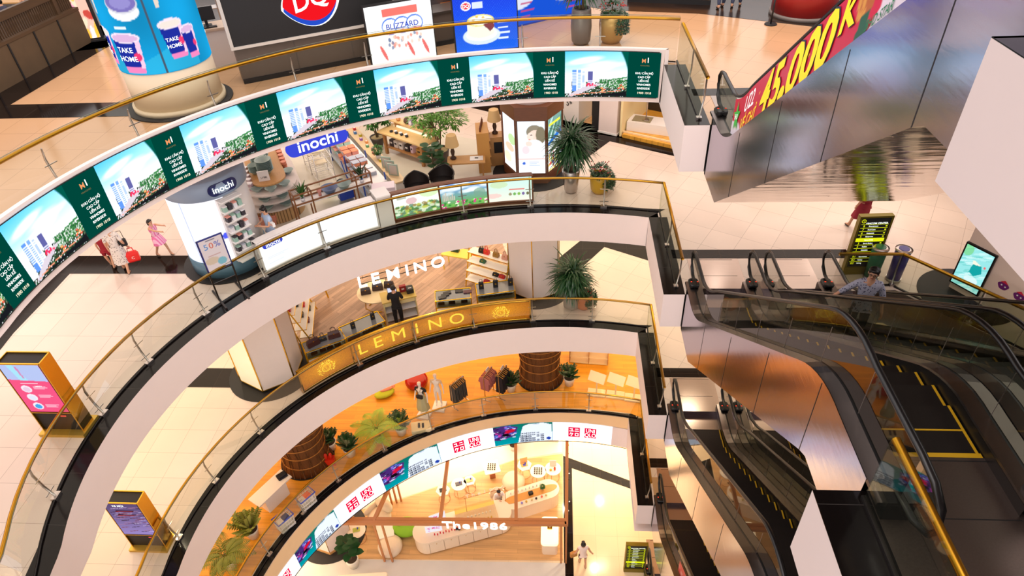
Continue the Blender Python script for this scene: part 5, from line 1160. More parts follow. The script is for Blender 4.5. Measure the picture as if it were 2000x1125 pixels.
person('shop assistant in a pale blue shirt holding a small box behind the glowing counter', (-11.2, 1.95, zB), math.radians(-42), dict(elL=(.23, -.1, 1.12), wrL=(.07, -.30, 1.16), elR=(-.23, -.1, 1.12), wrR=(-.07, -.30, 1.16), hm=(0, -.05, 1.565), ht=(0, -.03, 1.635), face=(0, -.9, -.5)), .97, top=(176, 196, 224), botcol=(160, 180, 206), hair='bun')
m = MB(); m.rbox((0, 0, 0), (.16, .08, .12), .01); m.cur = 1; m.box((0, -.041, 0), (.1, .004, .05)); m.build('small_box', [WHT, TRAYM[3]], loc=(-10.98, 1.74, zB + 1.16), rz=-.7, label='small white box in the hands of the shop assistant', cat='box')
bag = thing('shopping_bag', (-15.13, 1.12, zB + .32), 'bright red plastic shopping bag carried beside the dotted dress', 'bag', .5); REDB = mat('red_plastic', (232, 30, 24), .35)
m = MB(); m.sweep([[Vector((sx * w_, sy * d_, z_)) for sx, sy in ((-1, -1), (1, -1), (1, 1), (-1, 1))] for w_, d_, z_ in ((.14, .03, 0), (.17, .06, .05), (.165, .06, .25), (.12, .04, .34))]); m.build('body', REDB, bag)
for sy in (-.02, .02): m = MB(); m.tube([(-.08, sy, .33), (-.06, sy, .46), (.06, sy, .46), (.08, sy, .33)], .01, 5); m.build('handle', REDB, bag)
m = MB(); addtext(m, 'C', lambda x, y, z: Vector((x, -.064, .15 + y)), .12, True); m.build('bag_print', WHT, bag)
hb = thing('handbag', (-15.28, 1.10, zB + .98), 'black shoulder handbag hanging at the side of the dotted dress', 'bag', .5); m = MB(); m.rbox((0, 0, 0), (.3, .14, .2), .04); m.build('body', BLK, hb); m = MB(); m.tube([(-.12, 0, .1), (-.1, .05, .35), (.1, .05, .35), (.12, 0, .1)], .01, 5); m.build('strap', BLK, hb)
# man riding the escalator
mp = FX(1690, 565, 3.5); yman = -2.9
FLW = mat('patterned_shirt', (176, 176, 196), .8)
n_ = FLW.node_tree.nodes; l_ = FLW.node_tree.links; vo = n_.new('ShaderNodeTexVoronoi'); vo.inputs['Scale'].default_value = 26; tc = n_.new('ShaderNodeTexCoord'); l_.new(tc.outputs['Object'], vo.inputs['Vector']); rp = n_.new('ShaderNodeMapRange'); rp.inputs[1].default_value = .25; rp.inputs[2].default_value = .34; l_.new(vo.outputs[0], rp.inputs[0]); mx = n_.new('ShaderNodeMix'); mx.data_type = 'RGBA'; mx.inputs[6].default_value = lin((64, 66, 96)) + (1,); mx.inputs[7].default_value = lin((176, 176, 196)) + (1,); l_.new(rp.outputs[0], mx.inputs[0]); l_.new(mx.outputs[2], n_['Principled BSDF'].inputs['Base Color'])
stepz = zB + nose(yman, .5)
person('man with glasses in a pale patterned shirt riding the escalator, hand on rail', (3.14, -3.62, zB + nose(-3.62) + .02), math.radians(-12), dict(elR=(-.36, .0, 1.16), wrR=(-.52, -.08, 1.06), elL=(.27, .0, 1.12), wrL=(.30, -.12, .86), face=(-.35, -1, .25)), 1.10, topmat=FLW, sleeve=1.55, botcol=(48, 56, 56), glasses=True)
# ---- round homeware gondola
def stadium(L_, r, n=14): 
    P = [(L_ / 2 + r * math.cos(a), r * math.sin(a)) for a in [(-90 + 180 * k / n) * math.pi / 180 for k in range(n + 1)]]; return P + [(-x, -y) for x, y in P]
g0 = F(548, 405, 'B'); GA = math.radians(118); gx, gy = -12.55, 5.35
t = thing('round_ended_shelf', (gx, gy, zB), 'long round ended shelf unit stacked with grey bowls', 'shelf', GA)
OAKS = gridmat('slatted_oak', (200, 160, 110), (120, 88, 54), (.08, 9), rough=.5, lw=.012, var=.1); CRM = mat('cream_shelf', (226, 214, 206), .4)
m = MB(); m.prism(stadium(2.2, .88), .0, .50); m.build('slatted_base', OAKS, t)
for z_, r_ in ((.50, .98), (.74, .92), (.98, .84)): m = MB(); m.prism(stadium(2.2, r_), z_, z_ + .05); m.build('shelf', CRM, t); 
for z_, r_ in ((.55, .66), (.79, .6)): m = MB(); m.prism(stadium(2.2, r_), z_, z_ + .20); m.build('riser', CRM, t)
m = MB(); m.prism(stadium(2.0, .55), 1.15, 1.20); m.build('wooden_top', OAK, t); m = MB(); m.prism(stadium(2.0, .4), 1.03, 1.15); m.build('riser', CRM, t)
GRB = mat('grey_green_bowl', (164, 186, 180), .4)
def mk_bowl():
    m = MB(); m.lathe([(.07, 0), (.08, .01), (.15, .10), (.165, .105), (.145, .10), (.075, .025), (.001, .02)], (0, 0, 0), 20, cap=False); m.cyl((0, 0, 0), .07, .01, 20); return m.build('bowl', GRB)
def gl_(lx, ly, lz): c_, s_ = math.cos(GA), math.sin(GA); return (gx + lx * c_ - ly * s_, gy + lx * s_ + ly * c_, zB + lz)
sp = [gl_(x_, y_, 1.031) + (0, 1.15) for x_, y_ in ((-1.65, .02), (-1.5, -.42), (-1.45, .42), (-1.05, .66), (-.7, -.66))] + [gl_(x_, y_, .791) + (0, 1.2) for x_, y_ in ((-1.8, -.25), (-1.75, .28))] + [gl_(x_, y_, .551) + (0, 1.3) for x_, y_ in ((-1.9, -.3), (-1.88, .3))]
series(mk_bowl, sp, 'grey green bowl standing alone on the round ended shelf', 'bowl', 'single bowls on the round shelf')
sp = []
for (x_, y_, n_k, s_) in ((-.75, .0, 8, 1.6), (-.2, .1, 7, 1.6), (-.55, .32, 5, 1.1), (.35, 0, 6, 1.6), (.9, .1, 6, 1.5)):
    for k in range(n_k): sp.append(gl_(x_, y_, 1.201 + .05 * k) + (0, s_))
series(mk_bowl, sp, 'grey green bowl in a tall nested stack on the wooden shelf top', 'bowl', 'bowls in the nested stacks')
def mk_box(): m = MB(); m.rbox((0, 0, .05), (.22, .15, .10), .02); m.cur = 1; m.rbox((0, 0, .11), (.23, .16, .02), .02); return m.build('food_box', [mat('clear_plum', (196, 170, 176), .3), mat('white_lid', (236, 232, 236), .3)])
sp = [gl_(-1.25 + .3 * i, .62 + .0 * i, 1.031 + .13 * k) for i in range(5) for k in range(2)] + [gl_(-1.1 + .3 * i, .72, .791 + .12 * k) for i in range(5) for k in range(2)]
series(mk_box, sp, 'clear food box with a white lid on the round shelf', 'box', 'food boxes on the round shelf')
def mk_tb(): m = MB(); m.cyl((0, 0, 0), .09, .10, 16); m.cyl((0, 0, .10), .095, .02, 16); return m.build('round_tub', mat('terracotta_tub', (220, 130, 96), .4))
series(mk_tb, [gl_(-.3 + .28 * i, -.62, 1.031 + .13 * k) for i in range(5) for k in range(2)], 'terracotta round tub on the right edge of the round shelf', 'tub', 'terracotta tubs on the round shelf')
o_ = thing('price_card', gl_(-1.2, .12, 1.20), 'white price card standing on the wooden shelf top', 'card', .3); m = MB(); m.box((0, 0, .17), (.34, .05, .34)); m.build('card', WHT, o_); m = MB(); addtext(m, '119K', lambda x, y, z: Vector((x, -.03, .12 + y)), .1, True); m.build('card_text', BLK, o_)
# hanging shop sign
P_ = F(621, 279, 16.9); th_s = math.atan2(P_.y - C0.y, P_.x - C0.x); t = thing('hanging_shop_sign', P_, 'large blue pill shaped inochi sign hanging under the tower screen', 'sign', th_s - math.pi / 2 + .03)
W2, H2 = .98, .235; n = 32; pts = [((W2 - H2) * (1 if math.cos(2 * math.pi * k / n) > 0 else -1) + H2 * math.cos(2 * math.pi * k / n), H2 * math.sin(2 * math.pi * k / n)) for k in range(n)]
m = MB(); m.add([(x, 0, y) for x, y in pts] + [(x, .12, y) for x, y in pts], [tuple(range(n)), tuple(range(2 * n - 1, n - 1, -1))] + [(i + n, (i + 1) % n + n, (i + 1) % n, i) for i in range(n)]); m.build('board', BLUEP, t)
m = MB(); addtext(m, 'inochi', lambda x, y, z: Vector((x, -.02 - z, y + .03)), .50, True, ext=.012, sx=1.08); m.build('sign_letters', GT, t)
for sx in (-.6, .6): m = MB(); m.cyl((sx, .06, H2), .012, 1.0, 6); m.build('hanging_rod', STEEL, t)
# ---- shop floor patches
arcB = [tuple(ep(E_LED['B'], a_, .05))[:2] for a_ in [th_at(520, 533, zB) + (th_at(1040, 405, zB) - th_at(520, 533, zB)) * k / 20 for k in range(21)]]
wpatch('B', arcB + [(-3.2, 6.4), (-4.4, 8.7), (-9.9, 11.2), (-13.2, 8.9), (-13.9, 7.6)], mat('pale_marble_floor', (214, 206, 186), .16, noise=.08, nscale=.8), 'floor')
PLK = gridmat('oak_plank_floor', (204, 160, 106), (150, 108, 66), (1.4, .16), rough=.3, lw=.006, rot=-.55, var=.14, brickoff=.5, nz=.12)
wpatch('B', [(-3.0, 10.7), (-1.9, 9.95), (.0, 9.2), (5.6, 6.5), (12, 8), (4, 24), (-8, 20)], PLK, 'floor')
wpatch('B', [(-14, 20), (-3.9, 12.2), (-3.0, 11), (-6, 20)], PLK, 'floor')
# ---- racks right of the gondola: direction towards the front right
r0 = F(648, 268, 'B'); r1 = F(752, 392, 'B'); dr_ = (r1 - r0); RL = dr_.length; RA = math.atan2(dr_.y, dr_.x); dn = Vector((-dr_.y, dr_.x, 0)).normalized()
BLU = mat('blue_frame', (40, 80, 170), .4)
t = thing('tiered_shelf', r0 + dn * -.2, 'long white tiered shelf with a blue frame and trays of coloured boxes', 'shelf', RA)
for z_, y_, w_ in ((.22, 0, .8), (.45, .05, .7), (.68, .08, .62)):
    m = MB(); m.box((RL / 2, y_, z_), (RL, w_, .04)); m.build('shelf', WHT, t); m = MB(); m.box((RL / 2, y_ - w_ / 2, z_ + .06), (RL, .02, .1)); m.build('shelf_edge', mat('glassy_edge', (190, 210, 230), .2), t)
for k in range(4):
    for y_ in (-.38, .38): m = MB(); m.box((RL * (.02 + .32 * k), y_, .48), (.04, .04, .96)); m.build('post', BLU, t)
def rk(x_, y_, z_): v_ = r0 + dn * (-.2 + y_) + dr_.normalized() * x_; return (v_.x, v_.y, zB + z_)
cols = [TRAYM[2], TRAYM[1], mat('mint_goods', (170, 206, 190), .45), TRAYM[3], mat('orange_goods', (220, 130, 90), .45), TRAYM[4]]
for ci, cm in enumerate(cols):
    m = MB(); m.rbox((0, 0, .06), (.26, .24, .12), .03); m.cur = 1; m.rbox((0, 0, .13), (.27, .25, .02), .03); pr_ = m.mesh('plastic_box', [cm, cols[(ci + 1) % 6]])
    for k in range(6):
        o = bpy.data.objects.new('plastic_box', pr_); C.objects.link(o); x_ = RL * (.06 + ci * .155) + .34 * (k % 2) - .1; y_ = -.12 + .27 * (k // 2 % 2); z_ = .70 if k < 4 else .47
        if k >= 4: y_ = -.22
        o.location = rk(x_, y_, z_); o.rotation_euler.z = RA; tag(o, ['white', 'sage green', 'mint', 'rose', 'orange', 'steel grey'][ci] + ' plastic box in a row on the blue framed tiered shelf', 'box', ['white', 'sage', 'mint', 'rose', 'orange', 'steel'][ci] + ' boxes on the tiered shelf')
# parallel low display with small colourful items and plants
t = thing('narrow_display_bench', r0 + dn * .62, 'narrow oak display bench with small colourful goods and two plants', 'bench', RA)
m = MB(); m.box((RL / 2, 0, .5), (RL, .42, .05)); m.build('top', mat('pale_oak', (226, 196, 150), .4), t); m = MB(); m.box((RL / 2, 0, .24), (RL - .1, .34, .48)); m.build('cabinet', WHT, t)
for k in range(14):
    cc = [(206, 60, 150), (214, 60, 60), (70, 130, 200), (200, 180, 40), (150, 90, 180), (230, 150, 80), (90, 160, 110)][k % 7]; m = MB(); m.rbox((0, 0, .04), (.13, .10, .08), .015); m.cur = 1; m.box((0, 0, .085), (.07, .06, .01))
    v_ = r0 + dn * (.60 + .09 * (k % 2)) + dr_.normalized() * (RL * (.12 + .058 * k)); m.build('wrapped_gift', [mat('goods_%d' % (k % 7), cc, .45), WHT], loc=(v_.x, v_.y, zB + .526), rz=RA, label=['magenta', 'red', 'blue', 'yellow', 'violet', 'orange', 'green'][k % 7] + ' small pack on the narrow oak bench, ' + ('nearer the sign' if k < 7 else 'nearer the white cabinet'), cat='pack')
for k, (u_, lb) in enumerate(((.03, 'small yellow green plant at the sign end of the narrow oak bench'), (.66, 'small bushy potted plant midway on the narrow oak bench'))):
    v_ = r0 + dn * .62 + dr_ * u_; plant('small_plant', (v_.x, v_.y, zB + .526), lb, 'shrub', [(.07, 0), (.10, .16)], mat('pot_brown', (120, 90, 60), .6) if k == 0 else WHT, .36, 20 + k, leafm=LEAFY if k == 0 else LEAF)
def mk_frame(): 
    t = thing('picture_frame', (0, 0, 0), 'x', 'frame'); m = MB(); m.box((0, 0, .2), (.36, .03, .44)); m.build('border', mat('sage_frame', (170, 186, 170), .4), t); m = MB(); m.box((0, -.018, .2), (.26, .01, .33)); m.build('picture', mat('beige_picture', (206, 190, 176), .5), t); return t
sp = [(*(r0 + dn * .62 + dr_ * (.80 + .055 * k))[:2], zB + .526, -.25) for k in range(3)]
series(mk_frame, sp, None, 'frame', None, labels=['sage picture frame on the oak bench, rearmost of three', 'sage picture frame on the oak bench, middle of three', 'sage picture frame on the oak bench, front one of three'])
# white wire racks
w0 = F(612, 318, 'B'); t = thing('wire_rack', w0, 'white wire rack with cream cushions left of the tiered shelf', 'rack', RA)
for x_ in (0, .9, 1.8):
    for y_ in (-.3, .3): m = MB(); m.cyl((x_, y_, 0), .015, 1.15, 6); m.build('post', WHT, t)
for z_ in (.12, .5, .95):
    m = MB(); m.tube([(0, -.3, z_), (1.8, -.3, z_), (1.8, .3, z_), (0, .3, z_)], .012, 5, closed=True)
    for k in range(1, 12): m.bar((.15 * k, -.3, z_), (.15 * k, .3, z_), .008)
    m.build('wire_shelf', WHT, t)
def mk_cush(): m = MB(); m.ball((0, 0, .07), (.26, .22, .08), 16, 8); m.tube([(-.2, -.2, .07), (.2, -.2, .07), (.2, .2, .07), (-.2, .2, .07)], .03, 6, closed=True); return m.build('cushion', mat('cream_cushion', (240, 226, 196), .8))
series(mk_cush, [(*(w0 + Vector((math.cos(RA), math.sin(RA), 0)) * x_)[:2], zB + z_, RA) for x_, z_ in ((.4, .96), (1.2, .96), (.4, .51), (1.2, .51))], None, 'cushion', labels=['cream cushion on the wire rack top, far one', 'cream cushion on the wire rack top, near one', 'cream cushion on the wire rack middle shelf, far one', 'cream cushion on the wire rack middle shelf, near one'])
# white block cabinet
q = F(742, 412, 'B'); t = thing('white_cabinet', (q.x + .22, q.y + .12, zB), 'low white box cabinet in front of the tiered shelf', 'cabinet', .25); m = MB(); m.rbox((0, 0, .38), (.8, .5, .76), .03); m.build('body', WHT, t); m = MB(); m.rbox((0, 0, .82), (.74, .45, .12), .03); m.build('lid', mat('pink_white', (236, 220, 226), .4), t)
# wooden frame planter stand + bowls behind the glowing counter
fa = F(575, 462, 'B'); fb = F(722, 412, 'B'); fd = fb - fa; FL = fd.length; FA = math.atan2(fd.y, fd.x); fa = fa + Vector((.12, .42, 0))
t = thing('wooden_frame_stand', fa, 'open brown wooden frame standing along the counter back', 'frame', FA); WB = mat('frame_wood', (140, 90, 54), .5)
for y_ in (0, .42):
    for z_ in (.85, 1.18): m = MB(); m.bar((0, y_, z_), (FL, y_, z_), .04); m.build('rail', WB, t)
    for x_ in (0, FL * .22, FL * .8, FL): m = MB(); m.bar((x_, y_, 0), (x_, y_, 1.2), .04); m.build('post', WB, t)
for x_ in (0, FL * .22, FL * .8, FL): m = MB(); m.bar((x_, 0, 1.18), (x_, .42, 1.18), .04); m.build('cross_piece', WB, t)
m = MB(); m.box((FL / 2, .21, .8), (FL, .42, .05)); m.build('board', WHT, t)
def fpos(x_, y_, z_): c_, s_ = math.cos(FA), math.sin(FA); return (fa.x + x_ * c_ - y_ * s_, fa.y + x_ * s_ + y_ * c_, zB + z_)
plant('spiky_plant', fpos(FL * .12, .2, .826), 'spiky green plant at the left end of the wooden frame', 'spiky', [(.06, 0), (.08, .12)], TRAYM[2], .4, 31)
plant('spiky_plant', fpos(FL * .9, .2, .826), 'spiky green plant at the right end of the wooden frame', 'spiky', [(.06, 0), (.08, .12)], TRAYM[2], .42, 32, leafm=LEAFD)
for x_, s_, cm, lb in ((.47, 1.5, mat('slate_blue', (116, 136, 172), .4), 'slate blue wide bowl inside the wooden frame'), (.66, 1.35, GRB, 'pale green wide bowl inside the wooden frame')):
    m = MB(); m.lathe([(.09, 0), (.1, .01), (.17, .12), (.185, .125), (.16, .115), (.09, .02), (.001, .02)], (0, 0, 0), 24, cap=False); o = m.build('basin', cm, loc=fpos(FL * x_, .2, .83), label=lb, cat='bowl'); o.scale = (s_,) * 3
m = MB(); m.lathe([(.05, 0), (.045, .1), (.07, .14), (.08, .2), (.05, .22), (.001, .23)], (0, 0, 0), 16); m.build('candy_jar', TRAYM[3], loc=fpos(FL * .34, .2, .83), label='small rose coloured jar between the wooden frame posts', cat='jar')
# green toys and cart
q = F(690, 400, 'B'); t = thing('cleaning_trolley', (q.x - .3, q.y + .35, zB), 'blue and green cleaning trolley with a black wheel behind the frame', 'trolley', .6)
m = MB(); m.rbox((0, 0, .35), (.5, .35, .5), .05); m.build('bucket', mat('blue_plastic', (30, 70, 190), .4), t); m = MB(); m.rbox((-.45, .1, .45), (.45, .35, .3), .08); m.build('green_basin', mat('green_plastic', (60, 180, 90), .4), t); m = MB(); m.bar((.2, .1, .6), (.15, .3, 1.25), .03); m.build('pole', BLU, t); m = MB(); m.ball((-.1, -.1, .75), (.14, .14, .1)); m.build('mop_head', BLK, t)
q = F(478, 480, 'B'); t = thing('checkout_counter', (-11.22, 1.40, zB), 'blue and white checkout counter with baskets beside the shop assistant', 'counter', -.65)
m = MB(); m.rbox((0, 0, .35), (.5, .26, .7), .05); m.build('body', mat('checkout_blue', (70, 130, 180), .4), t); m = MB(); m.rbox((0, 0, .73), (.56, .3, .05), .05); m.build('worktop', WHT, t)
def mk_bask(): m = MB(); m.sweep([[Vector((sx * w_, sy * d_, z_)) for sx, sy in ((-1, -1), (1, -1), (1, 1), (-1, 1))] for w_, d_, z_ in ((.15, .1, 0), (.2, .14, .16), (.185, .125, .16), (.14, .09, .02))]); return m.build('basket', mat('salmon_plastic', (232, 150, 124), .5))
series(mk_bask, [(q.x + .35, q.y + 1.25, zB + .07 * k + .001, .2, 1.5) for k in range(3)], 'salmon plastic basket nested behind the shop assistant', 'basket', 'nested salmon baskets')
# ---- cafe table area: wooden table with goods
ta = F(757, 300, 'B'); tb2 = F(828, 325, 'B'); td = tb2 - ta; TL_ = td.length; TA = math.atan2(td.y, td.x)
TW = mat('warm_table_wood', (176, 124, 70), .45, noise=.2, nscale=3, stretch=(1, 6, 6))
t = thing('long_display_table', (ta.x, ta.y, zB), 'long rustic wooden display table with a lower shelf', 'table', TA)
m = MB(); m.rbox((TL_ / 2, .35, .86), (TL_ + .5, .95, .06), .02); m.build('tabletop', mat('pale_table_top', (222, 186, 124), .4, noise=.1), t)
m = MB(); m.box((TL_ / 2, .35, .28), (TL_ + .1, .7, .05)); m.build('lower_shelf', TW, t)
for x_ in (0, TL_):
    for y_ in (0, .7): m = MB(); m.box((x_, y_, .42), (.1, .1, .84)); m.build('leg', TW, t)
m = MB(); m.box((TL_ / 2, .55, .92), (TL_, .06, .06)); m.build('light_strip', glow('warm_strip', (255, 240, 200), 1.2), t)
m = MB(); m.box((TL_ / 2, .62, 1.1), (TL_ + .3, .3, .04)); m.build('raised_shelf', mat('pale_table_top', (222, 186, 124), .4, noise=.1), t)
for x_ in (.1, TL_ - .1): m = MB(); m.box((x_, .62, 1.0), (.06, .26, .2)); m.build('bracket', TW, t)
def tp_(x_, y_, z_): c_, s_ = math.cos(TA), math.sin(TA); return (ta.x + x_ * c_ - y_ * s_, ta.y + x_ * s_ + y_ * c_, zB + z_)
for k, (u_, w_, h_, cc, lb) in enumerate(((.22, .2, .26, (226, 220, 214), 'left white'), (.36, .2, .26, (232, 228, 222), 'right white'), (.52, .22, .24, (50, 46, 48), 'charcoal'), (.66, .14, .26, (226, 200, 216), 'pink'), (.86, .3, .24, (190, 140, 60), 'ochre'), (.1, .2, .25, (60, 54, 60), 'dark'))):
    m = MB(); m.rbox((0, 0, h_ / 2), (w_, .2, h_), .02); m.cur = 1; m.box((0, -.102, h_ * .6), (w_ * .5, .004, h_ * .25)); m.build('goods_box', [mat('gbox%d' % k, cc, .5), WHT if cc[0] < 100 else DARKM], loc=tp_(TL_ * u_, .2, .306), rz=TA, label=lb + ' box on the lower shelf of the rustic table', cat='box')
for k in range(7):
    m = MB(); m.lathe([(.04, 0), (.06, .02), (.065, .05), (.05, .05), (.001, .03)], (0, 0, 0), 14, cap=False); m.build('small_dish', [BLK, WHT][k % 2], loc=tp_(TL_ * (.15 + .07 * k), .12 + .08 * (k % 2), .892), label=['black', 'white'][k % 2] + ' small dish on the rustic table top', cat='dish', group=['black', 'white'][k % 2] + ' dishes on the rustic table')
m = MB(); m.lathe([(.12, 0), (.13, .1), (.10, .3), (.12, .55), (.09, .8), (.10, .95), (.05, 1.05), (.001, 1.06)], (0, 0, 0), 10); m.build('driftwood_statue', mat('dark_driftwood', (70, 50, 34), .8, noise=.4, nscale=12, bump=.6), loc=tp_(TL_ * .86, .85, .89 - .0), label='tall dark driftwood statue at the back of the rustic table', cat='statue')
for k, (u_, cc, r_, lb) in enumerate(((.1, (216, 150, 90), .09, 'orange'), (.34, (90, 64, 48), .13, 'dark brown'), (.62, (206, 180, 140), .1, 'cream'), (.74, (160, 130, 96), .12, 'tan'))):
    m = MB(); m.lathe([(r_ * .5, 0), (r_, r_ * .6), (r_ * .8, r_ * 1.3), (r_ * .35, r_ * 1.7), (r_ * .4, r_ * 1.9), (.001, r_ * 1.85)], (0, 0, 0), 16); m.build('vase', mat('vase%d' % k, cc, .5), loc=tp_(TL_ * u_, .62, 1.121), label=lb + ' rounded vase on the raised shelf of the rustic table', cat='vase')
m = MB(); m.rbox((0, 0, .1), (.16, .16, .2), .02); m.cur = 1; m.box((0, -.083, .1), (.1, .004, .1)); m.build('gift_box', [mat('lilac_box', (206, 180, 226), .5), WHT], loc=tp_(TL_ * .46, .62, 1.121), rz=TA, label='lilac box between vases on the rustic table', cat='box')
plant('small_plant', tp_(TL_ * .54, .64, 1.121), 'little upright green plant on the raised shelf of the rustic table', 'spiky', [(.05, 0), (.06, .08)], WHT, .28, 44)
PG = mat('dark_clay_pot', (92, 82, 76), .6)
q = F(738, 291, 'B'); plant('potted_ficus', (q.x, q.y + .2, zB), 'thin ficus in a dark pot at the left end of the rustic table', 'ficus', [(.16, 0), (.27, .35), (.29, .42)], PG, 1.3, 50, leafm=LEAF)
q = F(858, 318, 'B'); plant('potted_ficus', (q.x + .05, q.y + .1, zB), 'large light green ficus in a dark pot at the right end of the rustic table', 'ficus', [(.24, 0), (.30, .35), (.32, .45)], PG, 1.9, 51, leafm=mat('light_green_leaf', (100, 150, 56), .45, noise=.35, nscale=6), sc=1.1)
q = F(852, 360, 'B'); plant('fiddle_leaf_plant', (q.x, q.y - .1, zB), 'dark fiddle leaf plant behind the garden picture panels', 'bigleaf', [(.14, 0), (.18, .3)], PG, 1.3, 52)
# chairs behind the garden panels
def mk_chair():
    t = thing('round_back_chair', (0, 0, 0), 'x', 'chair'); CHM = mat('black_leather', (34, 28, 26), .4)
    m = MB(); m.lathe([(.0, .40), (.26, .40), (.28, .44), (.26, .48), (.001, .48)], (0, 0, 0), 20, cap=False); m.build('seat', CHM, t)
    m = MB(); P = []; 
    for z_, r_ in ((.48, .26), (.62, .31), (.78, .32)): P.append([Vector((r_ * math.cos(a), r_ * math.sin(a), z_ - (.12 * abs(math.cos(a))))) for a in [(-10 + 200 * k / 16) * math.pi / 180 for k in range(17)]])
    Q = [[v * 1.0 + Vector((-.03 * math.cos(i), 0, 0)) for v in r] for i, r in enumerate(P)]; m.sweep(P, closed=False, cap=False, sm=True); m.tube(P[-1], .02, 6); m.build('backrest', CHM, t)
    for a in (45, 135, 225, 315): x_, y_ = .2 * math.cos(math.radians(a)), .2 * math.sin(math.radians(a)); m = MB(); m.bar((x_, y_, .41), (x_ * 1.3, y_ * 1.3, 0), .03); m.build('leg', TW, t)
    return t
q1 = F(822, 392, 'B'); q2 = F(868, 382, 'B')
series(mk_chair, [(q1.x, q1.y - .2, zB, .3, 1.3), (q2.x, q2.y - .1, zB, -.2, 1.3)], None, 'chair', labels=['round backed black chair behind the leftmost garden panel', 'round backed black chair under the fiddle leaf plant'])
# lamps and desk
def mk_lamp():
    t = thing('table_lamp', (0, 0, 0), 'x', 'lamp'); m = MB(); m.lathe([(.09, 0), (.10, .04), (.04, .1), (.07, .25), (.03, .4), (.02, .5)], (0, 0, 0), 14); m.build('base', mat('carved_dark_wood', (70, 46, 30), .5), t)
    m = MB(); m.lathe([(.22, .45), (.15, .80)], (0, 0, 0), 24, cap=False); m.lathe([(.15, .8), (.001, .8)], (0, 0, 0), 24, cap=False); m.build('lamp_shade', mat('tan_lampshade', (196, 160, 108), .7, em=.15), t); return t
lq = F(892, 345, 'B'); dq = F(968, 330, 'B')
t = thing('low_side_table', (lq.x + .1, lq.y - .05, zB), 'low side table with a tan shaded lamp and papers', 'table', .1); m = MB(); m.rbox((.3, 0, .66), (1.3, .6, .05), .03); m.build('tabletop', OAK, t)
for sx in (-.25, .85):
    for sy in (-.22, .22): m = MB(); m.box((sx, sy, .33), (.05, .05, .66)); m.build('leg', TW, t)
m = MB(); m.box((0, 0, .0), (.45, .3, .02), rz=.1); m.cur = 1; m.box((0, 0, .015), (.12, .06, .012)); m.build('menu_folder', [WHT, DARKM], loc=(lq.x + .75, lq.y, zB + .70), label='white menu folder beside the tan shaded lamp', cat='folder')
series(mk_lamp, [(lq.x - .05, lq.y, zB + .69, 0, 1.1), (dq.x, dq.y + .55, zB + 1.1, 0, 1.1)], None, 'lamp', labels=['tan shaded table lamp on the low side table', 'tan shaded table lamp on the spice cabinet beside the picture column'])
t = thing('spice_cabinet', (dq.x - .05, dq.y + .35, zB), 'oak cabinet with bottle shelves and a black oven beside the picture column', 'cabinet', .15)
m = MB(); m.box((.25, .1, .55), (.9, .5, 1.1)); m.build('body', OAK, t); m = MB(); m.box((.25, -.16, .72), (.5, .02, .4)); m.build('oven_door', BLK, t); m = MB(); m.box((-.38, -.15, .75), (.42, .9, 1.5)); m.build('bottle_shelf_case', mat('ochre_wood', (196, 140, 70), .45), t)
for z_ in (.3, .6, .9, 1.2): m = MB(); m.box((-.16, -.15, z_), (.06, .84, .03)); m.build('shelf', OAK, t)
bt_ = None; spb = []
for z_ in (.315, .615, .915, 1.5):
    for k in range(7): spb.append((dq.x - .05 - (.14 if z_ < 1.4 else .38), dq.y + .35 - .5 + .12 * k + (-.02 if z_ < 1.4 else 0), zB + z_ + .001, 0, 1))
def mk_bot(): m = MB(); m.lathe([(.03, 0), (.032, .12), (.012, .16), (.012, .2)], (0, 0, 0), 10); return m.build('bottle', mat('brown_bottle', (110, 60, 40), .3))
series(mk_bot, spb, 'small brown bottle on the ochre shelf case', 'bottle', 'bottles on the ochre shelf case')
